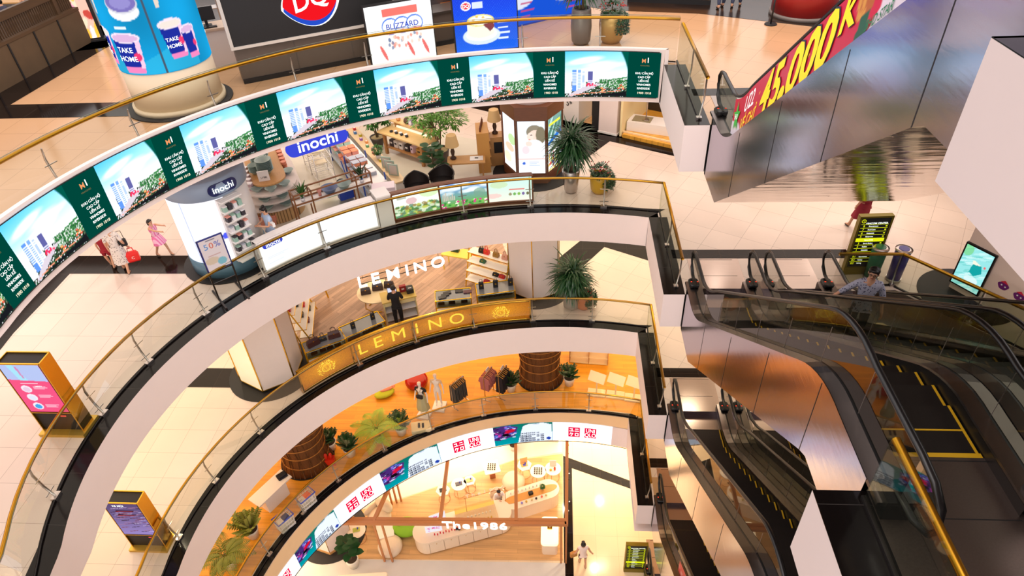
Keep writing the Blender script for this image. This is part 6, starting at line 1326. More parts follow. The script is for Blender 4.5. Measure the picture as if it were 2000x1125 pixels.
# ---- picture column
hx, hy = -3.68, 6.85
t = thing('picture_column', (hx, hy, zB), 'hexagonal brown framed column with glowing advert panels of a smiling woman', 'column')
def octp(r, a0=0): return [(r * math.cos(math.radians(a0 + 60 * k)), r * math.sin(math.radians(a0 + 60 * k))) for k in range(6)]
m = MB(); m.cyl((0, 0, .004), 1.42, .02, 40); m.build('floor_ring', BLK, t)
m = MB(); m.prism(octp(1.02), .02, .35); m.build('plinth', WALNUT, t); m = MB(); m.prism(octp(.97), .35, 2.55); m.build('core', WALNUT, t); m = MB(); m.prism(octp(1.05), 2.3, 2.75); m.build('crown', WALNUT, t); m = MB(); m.cyl((0, 0, 2.75), .75, .6, 32); m.build('neck', WHITE, t)
OP = octp(.985)
def pcol(i):
    def p(U, V):
        c = Can(U, V, (240, 246, 252)); r = np.random.RandomState(i)
        if i == 1:
            c.grad((250, 250, 255), (226, 238, 248)); c.ell(.62, .80, .30, .13, (140, 130, 112)); c.ell(.66, .72, .26, .12, (236, 206, 190)); c.ell(.46, .71, .12, .08, (240, 214, 200)); c.ell(.85, .74, .18, .16, (128, 118, 96)); c.ell(.50, .745, .05, .008, (90, 80, 80)); c.ell(.43, .665, .04, .008, (220, 120, 120)); c.ell(.62, .50, .34, .16, (246, 244, 248)); c.ell(.4, .58, .12, .05, (240, 210, 198)); c.ell(.28, .46, .14, .08, (236, 196, 200), .7)
            c.rect(0, .28, 1, .30, (240, 150, 130), .6); c.ell(.2, .2, .06, .03, (60, 100, 200)); c.lines(.4, .9, .22, 5, .035, .008, (160, 180, 220), 2)
        elif i == 0:
            c.grad((250, 250, 250), (236, 244, 255)); c.ell(.7, .6, .3, .1, (190, 220, 160)); c.ell(.5, .42, .35, .08, (236, 180, 140), .7); c.ell(.3, .2, .3, .1, (236, 210, 160), .6)
        else:
            c.grad((250, 250, 240), (120, 160, 150), .35, .9)
            for k in range(20): c.ell(r.rand(), .65 + .3 * r.rand(), .25, .05, [(80, 130, 120), (200, 226, 226), (60, 110, 90)][k % 3], .7, .5)
            c.rect(.1, .86, .9, .9, (230, 230, 70)); c.poly([(0, .5), (1, .62), (1, .72), (0, .56)], (40, 110, 200))
            for k in range(30): c.ell(.1 + .8 * r.rand(), .08 + .22 * r.rand(), .09, .03, [(200, 60, 60), (240, 200, 80), (90, 130, 60), (70, 70, 160)][k % 4], .9, r.rand() * 3)
            c.poly([(0, 0), (1, 0), (1, .05), (0, .02)], (240, 210, 70))
        return c.I
    return p
for i, k in enumerate((3, 4, 5)):
    a_, b_ = Vector(OP[k] + (0,)), Vector(OP[(k + 1) % 6] + (0,)); f = lambda u, v: a_.lerp(b_, .06 + .88 * u) * 1.012 + Vector((0, 0, .4 + 1.86 * v)); pic('advert_panel', 50, 90, f, pcol(i), parent=t, st=1.25)
    if i == 2: m = MB(); addtext(m, 'arcoiris', lambda x, y, z: f(.5 + x / .75, .42 + y / 1.86 + x * .12) * 1.006, .2, True); m.build('advert_text', glow('advert_blue', (30, 90, 210), 1), t)
for k in range(6): m = MB(); m.box((OP[k][0] * 1.01, OP[k][1] * 1.01, 1.4), (.07, .07, 2.1), rz=math.radians(60 * k)); m.build('corner_post', WALNUT, t)
# planters
for L, s0 in (('B', 3), ('C', 7)):
    z = LV[L]; q = F(1108 if L == 'B' else 1110, 382 if L == 'B' else 608, L); wh = 'middle floor with the picture column' if L == 'B' else 'handbag shop floor'
    plant('potted_dracaena', (q.x + .12, q.y + .25, z), 'big leafy dracaena in a tapered metal planter on the ' + wh, 'dracaena', [(.17, 0), (.22, .1), (.30, .8), (.28, .84)] if L == 'B' else [(.2, 0), (.3, .1), (.32, .55), (.28, .6)], STEEL if L == 'B' else mat('grey_clay', (150, 140, 132), .6), 1.45, s0, sc=1.0)
    q = F(1163 if L == 'B' else 1140, 384 if L == 'B' else 610, L)
    plant('potted_shrub', (q.x + (.15 if L == 'B' else 0), q.y + .32, z), 'trailing red flowered shrub in a %s planter on the ' % ('yellow' if L == 'B' else 'terracotta') + wh, 'trailing', [(.22, 0), (.30, .12), (.34, .5), (.32, .65)], mat('yellow_planter', (196, 150, 24), .35) if L == 'B' else mat('terracotta', (196, 116, 74), .6), .7, s0 + 1)
# ---- shop fronts at the back right
t = thing('black_pillar', (-1.42, 10.0, zB), 'slim black pillar between the two shop fronts at the back', 'pillar', -.52); m = MB(); m.box((0, .25, 1.7), (.28, .5, 3.4)); m.build('shaft', BLK, t); m = MB(); m.box((0, .25, .05), (.32, .54, .1)); m.build('foot', DARKM, t)
t = thing('white_pillar', (-1.18, 9.86, zB), 'wide white pillar beside the yellow lit shop window', 'pillar', -.52); m = MB(); m.box((.25, .3, 1.7), (.75, .6, 3.4)); m.build('shaft', WHITE, t); m = MB(); m.box((.25, .3, .04), (.8, .64, .08)); m.build('foot', WHT, t)
YWD = gridmat('yellow_wood_floor', (224, 164, 62), (170, 116, 40), (1.2, .2), rough=.3, lw=.006, rot=-.55, var=.12, brickoff=.5, nz=.1)
ca, sa = math.cos(-.52), math.sin(-.52)
def sh_(x_, y_, z_=0): return (-.45 + x_ * ca - y_ * sa, 9.38 + x_ * sa + y_ * ca, zB + z_)
t = thing('shop_window_bay', sh_(0, 0), 'yellow wooden raised shop window floor at the back right', 'window bay', -.52)
m = MB(); m.box((2.3, .85, .07), (4.6, 1.6, .14)); m.build('platform', YWD, t); m = MB(); m.box((2.2, .22, .17), (4.6, .06, .06)); m.build('threshold', mat('cream_edge', (240, 214, 170), .4), t); m = MB(); m.box((.5, 2.6, 1.3), (2.0, .1, 2.6)); m.build('dark_back_panel', mat('dark_screen', (50, 40, 34), .5), t); m = MB(); m.box((-.1, 1.3, 1.6), (.08, 2.4, 3.2)); m.build('side_wall', mat('yellow_white', (246, 226, 170), .5), t)
m = MB(); m.box((2.0, 3.6, .07), (5.4, 3.4, .14)); m.build('rear_platform', YWD, t)
q = F(1255, 262, 'B'); t = thing('display_plinth', (q.x + .15, q.y - .05, zB + .14), 'long low white plinth with dark inset in the yellow shop window', 'plinth', -.36); m = MB(); m.box((.3, .2, .18), (2.1, .75, .36)); m.build('body', WHT, t); m = MB(); m.box((-.25, .2, .365), (.7, .5, .02)); m.build('grey_inset', mat('grey_inset', (150, 140, 110), .5), t); m = MB(); m.box((.95, .15, .365), (.5, .4, .02)); m.build('dark_inset', BLK, t)
t = thing('dress_stand', (q.x + .1, q.y + .12, zB + .52), 'red dress on a thin stand in the yellow shop window', 'dress'); m = MB(); m.cyl((0, 0, 0), .02, 1.2, 8); m.cyl((0, 0, 0), .12, .02, 16); m.build('stand', STEEL, t); m = MB()
rr_ = [[Vector((r_ * (1 + .12 * math.sin(6 * a)) * math.cos(a), r_ * (1 + .12 * math.sin(6 * a)) * math.sin(a), z_)) for a in [k * math.pi / 18 for k in range(36)]] for r_, z_ in ((.34, .85), (.24, 1.1), (.14, 1.35), (.19, 1.6), (.08, 1.75))]; m.sweep(rr_, sm=True); m.build('dress', mat('red_cloth', (206, 28, 24), .7), t)
q = F(1128, 240, 'B'); t = thing('clothes_table', (q.x - .1, q.y + .45, zB), 'white display block with folded jeans in the back left shop', 'table', .95); m = MB(); m.box((.55, 0, .5), (1.9, .9, 1.0)); m.build('body', WHT, t); m = MB(); m.box((.55, -.455, .5), (.02, .01, .96)); m.build('seam', DARKM, t); m = MB(); addtext(m, '5*', lambda x, y, z: Vector((-.41, 0 - x, .75 + y)), .3, True); m.build('number_text', BLK, t)
def mk_jn(): m = MB(); m.rbox((0, 0, .05), (.34, .26, .1), .05); m.rbox((.02, 0, .12), (.32, .24, .06), .05); return m.build('folded_jeans', mat('jeans_blue', (50, 66, 104), .85))
bt0 = (q.x - .1, q.y + .45)
series(mk_jn, [(bt0[0] + d_ * math.cos(.95), bt0[1] + d_ * math.sin(.95), zB + 1.0, .95) for d_ in (-.1, .35, .85)], None, 'jeans', labels=['folded blue jeans pile on the white block, front one', 'folded blue jeans pile on the white block, middle one', 'folded blue jeans pile on the white block, rear one'])
t = thing('wet_floor_sign', (*F(885, 216, 'B')[:2], zB), 'yellow folding floor sign just under the tower screen', 'sign', .5); m = MB(); m.box((0, -.1, .3), (.3, .02, .62), rx=-.25); m.build('front_leaf', mat('sign_yellow', (244, 206, 20), .5), t); m = MB(); m.box((0, .1, .3), (.3, .02, .62), rx=.25); m.build('rear_leaf', mat('sign_yellow', (244, 206, 20), .5), t)
# ---- right side: directory board, bins, lit poster, decals
def directory(L, base, label, H, W_, rz, hi):
    t = thing('directory_board', base, label, 'sign', rz); m = MB(); m.box((0, 0, H / 2), (W_, .12, H)); m.build('board', BLK, t)
    OL = mat('olive_gold_frame', (136, 120, 36), .35, .6)
    for sx in (-1, 1): m = MB(); m.box((sx * W_ / 2, 0, H / 2), (.05, .15, H)); m.build('side_frame', OL, t)
    m = MB(); m.box((0, 0, H), (W_ + .05, .15, .05)); m.build('top_frame', OL, t); m = MB(); m.box((0, 0, .12), (W_ + .02, .2, .24)); m.build('base', OL, t)
    YL = glow('directory_yellow', (220, 226, 20), 1.1); m = MB(); rows = [('', 'VINCOM CENTER')] + [(n_, x_) for n_, x_ in (('8', 'Entertainment'), ('7', 'Food Court'), ('6', 'Restaurants'), ('5', 'Restaurants'), ('4', 'Home & Kids'), ('3', 'Sports Fashion'), ('2', 'Fashion'), ('1', 'Cosmetics'), ('G', 'Fashion'), ('B1', 'Supermarket'), ('B2', 'Parking'), ('B3', 'Parking'))]
    dz = (H - .42) / len(rows)
    wm = MB(); ym = MB()
    for i, (a_, b_) in enumerate(rows):
        z_ = H - .17 - dz * i
        if i == 0:
            addtext(wm, b_, lambda x, y, z: Vector((.04 + x, -.068, z_ - .02 + y)), .07, True); ym.tube([(-W_ * .38 + .05 * math.cos(a), -.068, z_ + .05 + .05 * math.sin(a)) for a in [k * .6283 for k in range(10)]], .007, 4, closed=True); addtext(ym, 'i', lambda x, y, z: Vector((-W_ * .38 + x, -.068, z_ + .05 + y)), .09, True)
        else:
            if i == hi: hb_ = MB(); hb_.box((0, -.064, z_), (W_ * .9, .01, dz * .95)); hb_.build('highlight_bar', YL, t)
            addtext(ym, a_, lambda x, y, z: Vector((-W_ * .33 + x, -.069, z_ + y)), dz * .8, True); addtext(wm, b_, lambda x, y, z: Vector((-W_ * .18 + x, -.070, z_ + y)), dz * .48, True, 'LEFT', sx=.8); ym.box((0, -.063, z_ + dz / 2), (W_ * .86, .006, .006)); ym.box((W_ * .38, -.064, z_), (.04, .006, .03))
    ym.build('yellow_print', YL, t); wm.build('white_print', GT, t); return t
directory('B', (5.3, .98, zB), 'black directory board with a yellow highlighted row on the middle floor', 1.80, .80, .05, 5)
q = F(1236, 1118, 'E'); directory('E', (q.x + .05, q.y + .1, 0), 'black directory board standing on the ground floor', 1.9, .80, .0, 9)
for k, (px, py, cc, lb) in enumerate(((1700, 562, (40, 120, 90), 'green tapered standing column display by the directory board'), (1737, 566, (70, 60, 150), 'dark violet standing column display right of the green one'))):
    q = F(px, py, 'B'); t = thing('advert_cylinder', (q.x + .15 + .1 * k, q.y + .45, zB), lb, 'display'); m = MB(); m.lathe([(.17, .08), (.19, .95)], (0, 0, 0), 28); m.build('body', mat('cyl%d' % k, cc, .3, noise=.3, nscale=4), t); m = MB(); m.lathe([(.18, .93), (.21, .95), (.21, .99), (.14, 1.0)], (0, 0, 0), 28); m.build('rim', STEEL, t); m = MB(); m.cyl((0, 0, 0), .19, .08, 28); m.build('foot', STEEL, t); m = MB(); m.cyl((0, 0, 1.0), .13, .01, 20); m.build('lid', mat('lid%d' % k, cc, .3), t)
t = thing('lit_poster_column', (7.35, .28, zB), 'cream column with a small glowing aqua swimsuit poster at the right edge', 'column', math.radians(-58))
m = MB(); m.cyl((.45, .1, .003), 1.15, .02, 40); m.build('floor_ring', BLK, t); m = MB(); m.box((.93, .55, 1.3), (1.9, 1.0, 2.6)); m.build('core', mat('cream_block', (240, 214, 196), .5), t)
def paq(U, V):
    c = Can(U, V, (150, 226, 226)); r = np.random.RandomState(12)
    for k in range(60): c.ell(r.rand(), r.rand(), .16, .02, [(200, 244, 244), (110, 206, 200), (230, 250, 250)][k % 3], .6, .3)
    c.ell(.1, .9, .2, .15, (120, 210, 130), .7); c.poly([(.45, .62), (.75, .66), (.85, .5), (.62, .36), (.42, .42)], (20, 160, 160)); c.poly([(.45, .62), (.40, .7), (.48, .72), (.75, .66)], (240, 240, 220)); c.ell(.6, .25, .25, .1, (226, 244, 244), .8); c.ell(.86, .66, .04, .03, (230, 110, 110)); return c.I
m = MB(); m.box((.34, .03, .83), (.76, .08, 1.24)); m.build('poster_frame', DARKM, t)
pic('poster', 60, 70, lambda u, v: Vector((.0 + .68 * u, -.016, .25 + 1.16 * v)), paq, parent=t, st=1.05)
def decal(par, f, nm='berry_decal'):
    m = MB(); r = random.Random(3)
    body = [(.13 * math.cos(a) * (1 + .12 * math.sin(3 * a)), .10 * math.sin(a)) for a in [k * math.pi / 9 for k in range(18)]]; m.add([f(x, y, 0) for x, y in body], [tuple(range(18))]); m.cur = 1
    for cx_, cy_ in ((-.04, .02), (.05, .0)): m.add([f(cx_ + .022 * math.cos(k), cy_ + .022 * math.sin(k), .004) for k in range(6)], [tuple(range(6))])
    m.cur = 2; m.add([f(-.1, .09, .003), f(.0, .16, .003), f(.1, .08, .003)], [(0, 1, 2)]); m.build(nm, [mat('purple_print', (110, 30, 110), .5), WHT, mat('red_print', (220, 40, 70), .5)], par)
for dx_, dz_ in ((1.1, .78), (1.5, .72)): decal(t, lambda x, y, w: Vector((dx_ + x, .045 - w, dz_ + y)))
q = F(1665, 448, 'B'); person('woman in a long dark red dress walking behind the directory board', (q.x + .12, q.y - .05, zB), math.radians(200), dict(anL=(.12, -.26, .09), knL=(.1, -.18, .49), anR=(-.1, .22, .12), knR=(-.1, .03, .49)), .98, dress=True, top=(150, 34, 52), hem=.45, hair='long', sleeve=.5)
# ================================================================ LEVEL C (handbag shop)
zC = LV['C']
GW = gridmat('grey_plank_floor', (176, 142, 120), (120, 92, 76), (1.3, .17), rough=.3, lw=.004, rot=math.radians(-58), var=.22, brickoff=.4, nz=.22)
arcC = [tuple(ep(E_LED['C'], a_, .05))[:2] for a_ in [th_at(590, 768, zC) + (th_at(1036, 628, zC) - th_at(590, 768, zC)) * k / 20 for k in range(21)]]
wpatch('C', arcC + [(-4.3, 6.3), (-5.2, 9.4), (-8, 9.6), (-12.2, 9), (-12.6, 5), (-12.0, 1.6)], GW, 'floor')
# marble and mirror column on the left
PANEL = mat('pale_mirror_panel', (234, 220, 212), .22, .0, noise=.02); MARB = mat('lit_marble', (240, 232, 200), .3, em=.35, emcol=(250, 240, 205), noise=.12, nscale=3)
def hexcol(x, y, z, a0, label, faces, r=1.06, H=3.3):
    t = thing('mirror_column', (x, y, z), label, 'column'); pts = [(r * math.cos(a0 + k * math.pi / 3), r * math.sin(a0 + k * math.pi / 3)) for k in range(6)]
    m = MB(); m.cyl((0, 0, .004), 1.45, .02, 40); m.build('floor_ring', BLK, t); m = MB(); m.prism([(p[0] * .96, p[1] * .96) for p in pts], .02, H); m.build('core', BLK, t)
    for k in range(6):
        a_, b_ = Vector((*pts[k], 0)), Vector((*pts[(k + 1) % 6], 0)); m = MB(); m.add([a_ + Vector((0, 0, .12)), b_ + Vector((0, 0, .12)), b_ + Vector((0, 0, H - .1)), a_ + Vector((0, 0, H - .1))], [(0, 1, 2, 3)]); m.build('panel', faces[k], t)
        m = MB(); m.bar(a_ + Vector((0, 0, .08)), a_ + Vector((0, 0, H)), .035); m.bar(a_ + Vector((0, 0, .1)), b_ + Vector((0, 0, .1)), .03); m.bar(a_ + Vector((0, 0, H - .08)), b_ + Vector((0, 0, H - .08)), .03); m.build('gold_edge', GOLDP, t)
    m = MB(); m.cyl((0, 0, H), .78, .12, 30); m.build('neck', WHITE, t); return t
hexcol(-12.6, 1.75, zC, math.radians(-85 - 2), 'six sided mirror column with a glowing marble face at the handbag shop', [PANEL, PANEL, PANEL, PANEL, MARB, MARB])
hexcol(-3.72, 6.5, zC, math.radians(-92), 'six sided pale mirror column with thin gold edges beside the big dracaena', [PANEL] * 6)
# hanging letters
A_ = F(700, 545, zC + 2.5); B_ = F(862, 503, zC + 2.5); dd_ = B_ - A_; an = math.atan2(dd_.y, dd_.x); t = thing('hanging_letters', A_, 'white glowing LEMINO letters hanging on two thin rails', 'sign', an); LLn = dd_.length
for ch, u in (('L', .03), ('E', .19), ('M', .40), ('I', .57), ('N', .73), ('O', .95)):
    m = MB(); addtext(m, ch, lambda x, y, z: Vector((u * LLn + x, -z, y - .18)), .62, True, ext=.05, sx=1.05); m.build('hanging_letter', GT, t)
for z_ in (-.28, -.04): m = MB(); m.bar((0, .07, z_), (LLn, .07, z_), .02); m.build('rail', BLK, t)
for u in (.05, .5, .97): m = MB(); m.bar((LLn * u, .07, -.1), (LLn * u, .07, .95), .012); m.build('hanger', BLK, t)
# display cases
CG = glassmat('case_glass', (206, 214, 214), .06); YT = mat('yellow_brass', (226, 178, 30), .25, .9, em=.05, emcol=(226, 170, 20))
def case(label, top, H=.95):
    P = [F(x, y, zC + H) for x, y in top]; a_ = P[3]; b_ = P[2]; d_ = b_ - a_; W_ = d_.length; an = math.atan2(d_.y, d_.x); D_ = ((P[0] - P[3]).length + (P[1] - P[2]).length) / 2
    t = thing('display_case', (a_.x, a_.y, zC), label, 'display case', an)
    for x_ in (0, W_):
        for y_ in (0, D_): m = MB(); m.box((x_, y_, H / 2), (.035, .035, H)); m.build('leg', YT, t)
    m = MB()
    for z_ in (H, H - .32, .32): m.tube([(0, 0, z_), (W_, 0, z_), (W_, D_, z_), (0, D_, z_)], .022, 4, closed=True, sm=False)
    m.build('brass_frame', YT, t); m = MB(); m.box((W_ / 2, D_ / 2, H - .01), (W_ - .04, D_ - .04, .012)); m.build('glass_top', mat('dark_glass_top', (130, 132, 134), .12, .3), t)
    m = MB(); m.box((W_ / 2, D_ / 2, H - .34), (W_ - .02, D_ - .02, .02)); m.build('shelf', mat('mirror_shelf', (170, 166, 150), .2, .4), t); m = MB(); m.box((W_ / 2, D_ / 2, .30), (W_ - .02, D_ - .02, .03)); m.build('lower_shelf', WHT, t)
    m = MB(); m.box((W_ / 2, -.0, H - .17), (W_ - .05, .008, .28)); m.build('glass_front', CG, t); m = MB(); m.box((W_ / 2, .04, H - .05), (W_ - .1, .02, .02)); m.build('light_strip', glow('strip_white', (255, 246, 220), 2.0), t)
    def q(x, y, z): c_, s_ = math.cos(an), math.sin(an); return (a_.x + x * c_ - y * s_, a_.y + x * s_ + y * c_, zC + z)
    return q, W_, D_, an, H
def bag_mb(w_=.34, d_=.14, h_=.24):
    return w_, d_, h_
def mk_bag(col, nm='handbag', w_=.34, d_=.15, h_=.24, hnd=.16):
    def mk():
        BM = mat('leather_%d_%d_%d' % col, col, .38); t = thing(nm, (0, 0, 0), 'x', 'handbag'); m = MB()
        m.sweep([[Vector((sx * ww / 2, sy * dd / 2, zz)) for sx, sy in ((-1, -1), (1, -1), (1, 1), (-1, 1))] for ww, dd, zz in ((w_ * .92, d_, 0), (w_, d_ * 1.05, h_ * .15), (w_ * .94, d_ * .8, h_ * .7), (w_ * .86, d_ * .35, h_))]); m.build('body', BM, t)
        for sy in (-.02, .02): m = MB(); m.tube([(-w_ * .22, sy, h_ * .95), (-w_ * .18, sy, h_ + hnd * .8), (0, sy, h_ + hnd), (w_ * .18, sy, h_ + hnd * .8), (w_ * .22, sy, h_ * .95)], .009, 5); m.build('handle', BM, t)
        m = MB(); m.box((0, -d_ * .38, h_ * .72), (.04, .02, .03)); m.build('clasp', GOLDP, t); return t
    return mk
def wallet(col):
    def mk():
        m = MB(); m.rbox((0, 0, .015), (.22, .12, .03), .01); m.cur = 1; m.box((.0, -.061, .015), (.03, .004, .014)); return m.build('wallet', [mat('leather_%d_%d_%d' % col, col, .38), GOLDP])
    return mk
DB = (60, 28, 26); BKC = (24, 20, 22)
q, W_, D_, an, H = case('glass display case nearest the mirror column with dark brown handbags', [(580, 675), (660, 645), (675, 662), (597, 690)])
series(mk_bag(DB, w_=.40, h_=.26), [q(W_ * .25, D_ * .45, H + .001) + (an + .2, 1.1), q(W_ * .78, D_ * .5, H + .001) + (an - .1, 1.05)], None, 'handbag', labels=['large dark brown handbag on the case top nearest the mirror column', 'dark brown handbag at the right end of the same case top'])
series(mk_bag(BKC, w_=.26, h_=.16), [q(W_ * .5, D_ * .62, H + .001) + (an,)], None, 'handbag', labels=['small black handbag between two dark brown ones on the case'])
series(mk_bag((110, 50, 30), w_=.22, h_=.15, hnd=.06), [q(W_ * u, D_ * .4, H - .32) + (an,) for u in (.2, .42, .6, .8)], 'small chestnut bag inside the case nearest the mirror column', 'handbag', 'bags inside the first case')
q, W_, D_, an, H = case('glass display case in the middle left with wallets and two black stands', [(664, 640), (735, 608), (752, 627), (676, 660)])
def mk_stand():
    t = thing('bag_stand', (0, 0, 0), 'x', 'handbag'); m = MB(); m.rbox((0, 0, .13), (.16, .08, .26), .03); m.build('body', BLK, t); m = MB(); m.tube([(-.05, 0, .25), (-.03, 0, .36), (.03, 0, .36), (.05, 0, .25)], .008, 5); m.build('strap', BLK, t); m = MB(); m.box((0, -.045, .15), (.05, .01, .04)); m.build('buckle', GOLDP, t); return t
series(mk_stand, [q(W_ * .28, D_ * .5, H + .001) + (an,), q(W_ * .8, D_ * .55, H + .001) + (an,)], None, 'handbag', labels=['upright small black bag on the middle left case, left one', 'upright small black bag on the middle left case, right one'])
series(wallet((130, 30, 40)), [q(W_ * (.12 + .07 * k), D_ * .35, H - .325) + (an + 1.2, 1) for k in range(4)], 'dark red wallet inside the middle left case', 'wallet', 'red wallets in the case')
series(mk_bag((90, 30, 40), w_=.14, h_=.12, hnd=.05), [q(W_ * (.5 + .08 * k), D_ * .4, H - .325) + (an,) for k in range(6)], 'tiny plum bag inside the middle left case', 'handbag', 'plum bags in the case')
q, W_, D_, an, H = case('glass display case right of the till with four dark clutches', [(845, 572), (916, 560), (920, 582), (850, 589)])
series(wallet(BKC), [q(W_ * u, D_ * v, H + .001) + (an + a, 1.3) for u, v, a in ((.2, .3, .2), (.28, .5, .2), (.34, .68, .2), (.68, .75, 0))], 'black clutch lying on the case right of the till', 'wallet', 'black clutches on the case')
series(wallet((80, 30, 46)), [q(W_ * .92, D_ * .6, H + .001) + (an, 1.4)], None, 'wallet', labels=['single plum clutch on the case right of the till'])
series(mk_bag(BKC, w_=.24, h_=.16, hnd=.05), [q(W_ * u, D_ * .4, H - .325) + (an,) for u in (.15, .45, .8)], 'black bag inside the case right of the till', 'handbag', 'black bags inside the third case')
q, W_, D_, an, H = case('rightmost glass display case with three upright black bags on top', [(925, 555), (1000, 547), (1006, 568), (932, 577)])
series(mk_stand, [q(W_ * u, D_ * .55, H + .001) + (an, 1.15) for u in (.14, .52, .92)], None, 'handbag', labels=['upright black bag on the rightmost case, left of three', 'upright black bag on the rightmost case, middle of three', 'upright black bag on the rightmost case, right of three'])
series(wallet((40, 44, 30)), [q(W_ * (.1 + .13 * k), D_ * .4, H - .325) + (an + .3, .8) for k in range(7)], 'small olive wallet inside the rightmost case', 'wallet', 'olive wallets in the last case')
# till desk
P0 = F(748, 593, zC + 1.0); P1 = F(812, 578, zC + 1.0); d_ = P1 - P0; an = math.atan2(d_.y, d_.x); W_ = d_.length; CR = mat('cream_desk', (226, 208, 150), .4)
t = thing('till_desk', (P0.x, P0.y, zC), 'brass framed cream till desk with open shelves facing the gold counter', 'desk', an)
for x_ in (.02, W_ - .02): m = MB(); m.box((x_, .3, .5), (.04, .6, 1.0)); m.build('side_panel', CR, t)
m = MB(); m.box((W_ / 2, .3, 1.0), (W_ + .06, .66, .05)); m.build('desktop', mat('gold_marble', (206, 176, 90), .3), t); m = MB(); m.box((W_ / 2, .58, .5), (W_, .04, 1.0)); m.build('back_panel', CR, t)
for z_ in (.1, .5, .8): m = MB(); m.box((W_ / 2, .3, z_), (W_ - .06, .54, .03)); m.build('shelf', WHT, t)
m = MB(); m.box((W_ / 2, .02, .88), (W_ - .1, .03, .16)); m.build('drawer', CR, t)
def q(x, y, z): c_, s_ = math.cos(an), math.sin(an); return (P0.x + x * c_ - y * s_, P0.y + x * s_ + y * c_, zC + z)
t = thing('till_monitor', q(W_ * .35, .35, 1.026), 'small monitor with a lit white screen on the cream till desk', 'monitor', an - .3); m = MB(); m.box((0, 0, .2), (.34, .03, .26)); m.build('casing', BLK, t); m = MB(); m.box((0, -.018, .2), (.31, .004, .23)); m.build('screen', glow('till_screen', (210, 214, 240), 1.1), t); m = MB(); m.box((0, .02, .04), (.06, .04, .08)); m.box((0, 0, .005), (.2, .14, .01)); m.build('stand', BLK, t)
m = MB(); m.rbox((0, 0, .13), (.24, .12, .26), .01); m.cur = 1; m.box((0, -.062, .14), (.1, .004, .06)); m.build('red_gift_bag', [mat('dark_red_card', (150, 26, 34), .5), WHT], loc=q(W_ * .68, .42, 1.026), rz=an, label='dark red paper bag on the cream till desk', cat='bag')
t = thing('receipt_printer', q(W_ * .88, .32, 1.026), 'black receipt printer at the right end of the cream till desk', 'printer', an); m = MB(); m.rbox((0, 0, .09), (.26, .3, .18), .03); m.build('body', BLK, t); m = MB(); m.box((0, -.05, .185), (.12, .02, .03)); m.build('paper_slot', WHT, t)
hpz = F(771, 562, zC + 1.62); person('shop assistant all in black seen from behind at the cream till desk', (-8.62, 4.15, zC), math.radians(190), dict(elL=(.23, -.05, 1.12), wrL=(.16, -.30, 1.02), elR=(-.23, -.05, 1.12), wrR=(-.16, -.30, 1.02)), 1.08, top=(16, 14, 16), botcol=(14, 14, 18), hair='short', sleeve=1.3)
# round table with handbags behind the letters
q0 = F(735, 570, zC + .7); t = thing('round_brass_table', (q0.x, q0.y, zC), 'round cream table on curved brass legs under the hanging letters', 'table'); m = MB(); m.cyl((0, 0, .70), .72, .04, 40); m.build('tabletop', mat('cream_top', (240, 220, 180), .3), t)
for a in (0, 2.1, 4.2): m = MB(); m.tube([(.6 * math.cos(a), .6 * math.sin(a), .70), (.66 * math.cos(a), .66 * math.sin(a), .35), (.4 * math.cos(a), .4 * math.sin(a), .02), (.4 * math.cos(a + 1), .4 * math.sin(a + 1), .02)], .02, 6); m.build('leg', YT, t)
series(mk_bag((50, 30, 26)), [(q0.x - .35, q0.y - .15, zC + .741, .3, 1.1), (q0.x + .05, q0.y + .1, zC + .741, .2, 1.2), (q0.x + .45, q0.y + .25, zC + .741, .1, 1.1)], None, 'handbag', labels=['dark brown handbag on the round cream table, left of three', 'dark brown handbag on the round cream table, middle of three', 'dark brown handbag on the round cream table, right of three'])
# yellow table at the back
P = [F(x, y, zC + .75) for x, y in [(862, 496), (935, 508)]]; d_ = P[1] - P[0]; an2 = math.atan2(d_.y, d_.x); W_ = d_.length; t = thing('yellow_console_table', (P[0].x, P[0].y, zC), 'narrow yellow console table with slim legs at the shop back', 'table', an2); YW = mat('yellow_wood', (240, 206, 90), .4)
m = MB(); m.box((W_ / 2, .25, .74), (W_, .6, .05)); m.build('tabletop', YW, t)
for x_ in (.04, W_ - .04):
    for y_ in (0, .5): m = MB(); m.bar((x_, y_, .72), (x_, y_, 0), .04); m.build('leg', YW, t)
def q2(x, y, z): c_, s_ = math.cos(an2), math.sin(an2); return (P[0].x + x * c_ - y * s_, P[0].y + x * s_ + y * c_, zC + z)
series(mk_bag((20, 60, 40)), [q2(W_ * .3, .3, .766) + (an2,)], None, 'handbag', labels=['dark green handbag on the yellow console table'])
series(mk_bag((224, 60, 30)), [q2(W_ * .88, .3, .766) + (an2,)], None, 'handbag', labels=['bright orange red handbag on the yellow console table'])
# slanted brass shelves
a_ = F(925, 552, 'C'); b_ = F(1000, 548, 'C')
def shelfunit(x, y, rz, W_, label, n=4):
    t = thing('brass_shelf_unit', (x, y, zC), label, 'shelf', rz)
    for k in range(n):
        m = MB(); m.box((W_ / 2, .12 * k, .35 + .36 * k), (W_, .42, .03)); m.build('shelf', WHT, t); m = MB(); m.tube([(0, .12 * k - .21, .35 + .36 * k), (W_, .12 * k - .21, .35 + .36 * k), (W_, .12 * k + .21, .35 + .36 * k), (0, .12 * k + .21, .35 + .36 * k)], .02, 4, closed=True, sm=False); m.build('shelf_frame', YT, t)
    for x_ in (0, W_): m = MB(); m.bar((x_, -.2, 0), (x_, .36, 1.75), .035); m.bar((x_, .21, 0), (x_, .5, 1.75), .035); m.build('side_frame', YT, t)
    def q(u, v, k): c_, s_ = math.cos(rz), math.sin(rz); X_, Y_ = W_ * u, .12 * k + v; return (x + X_ * c_ - Y_ * s_, y + X_ * s_ + Y_ * c_, zC + .366 + .36 * k)
    return q
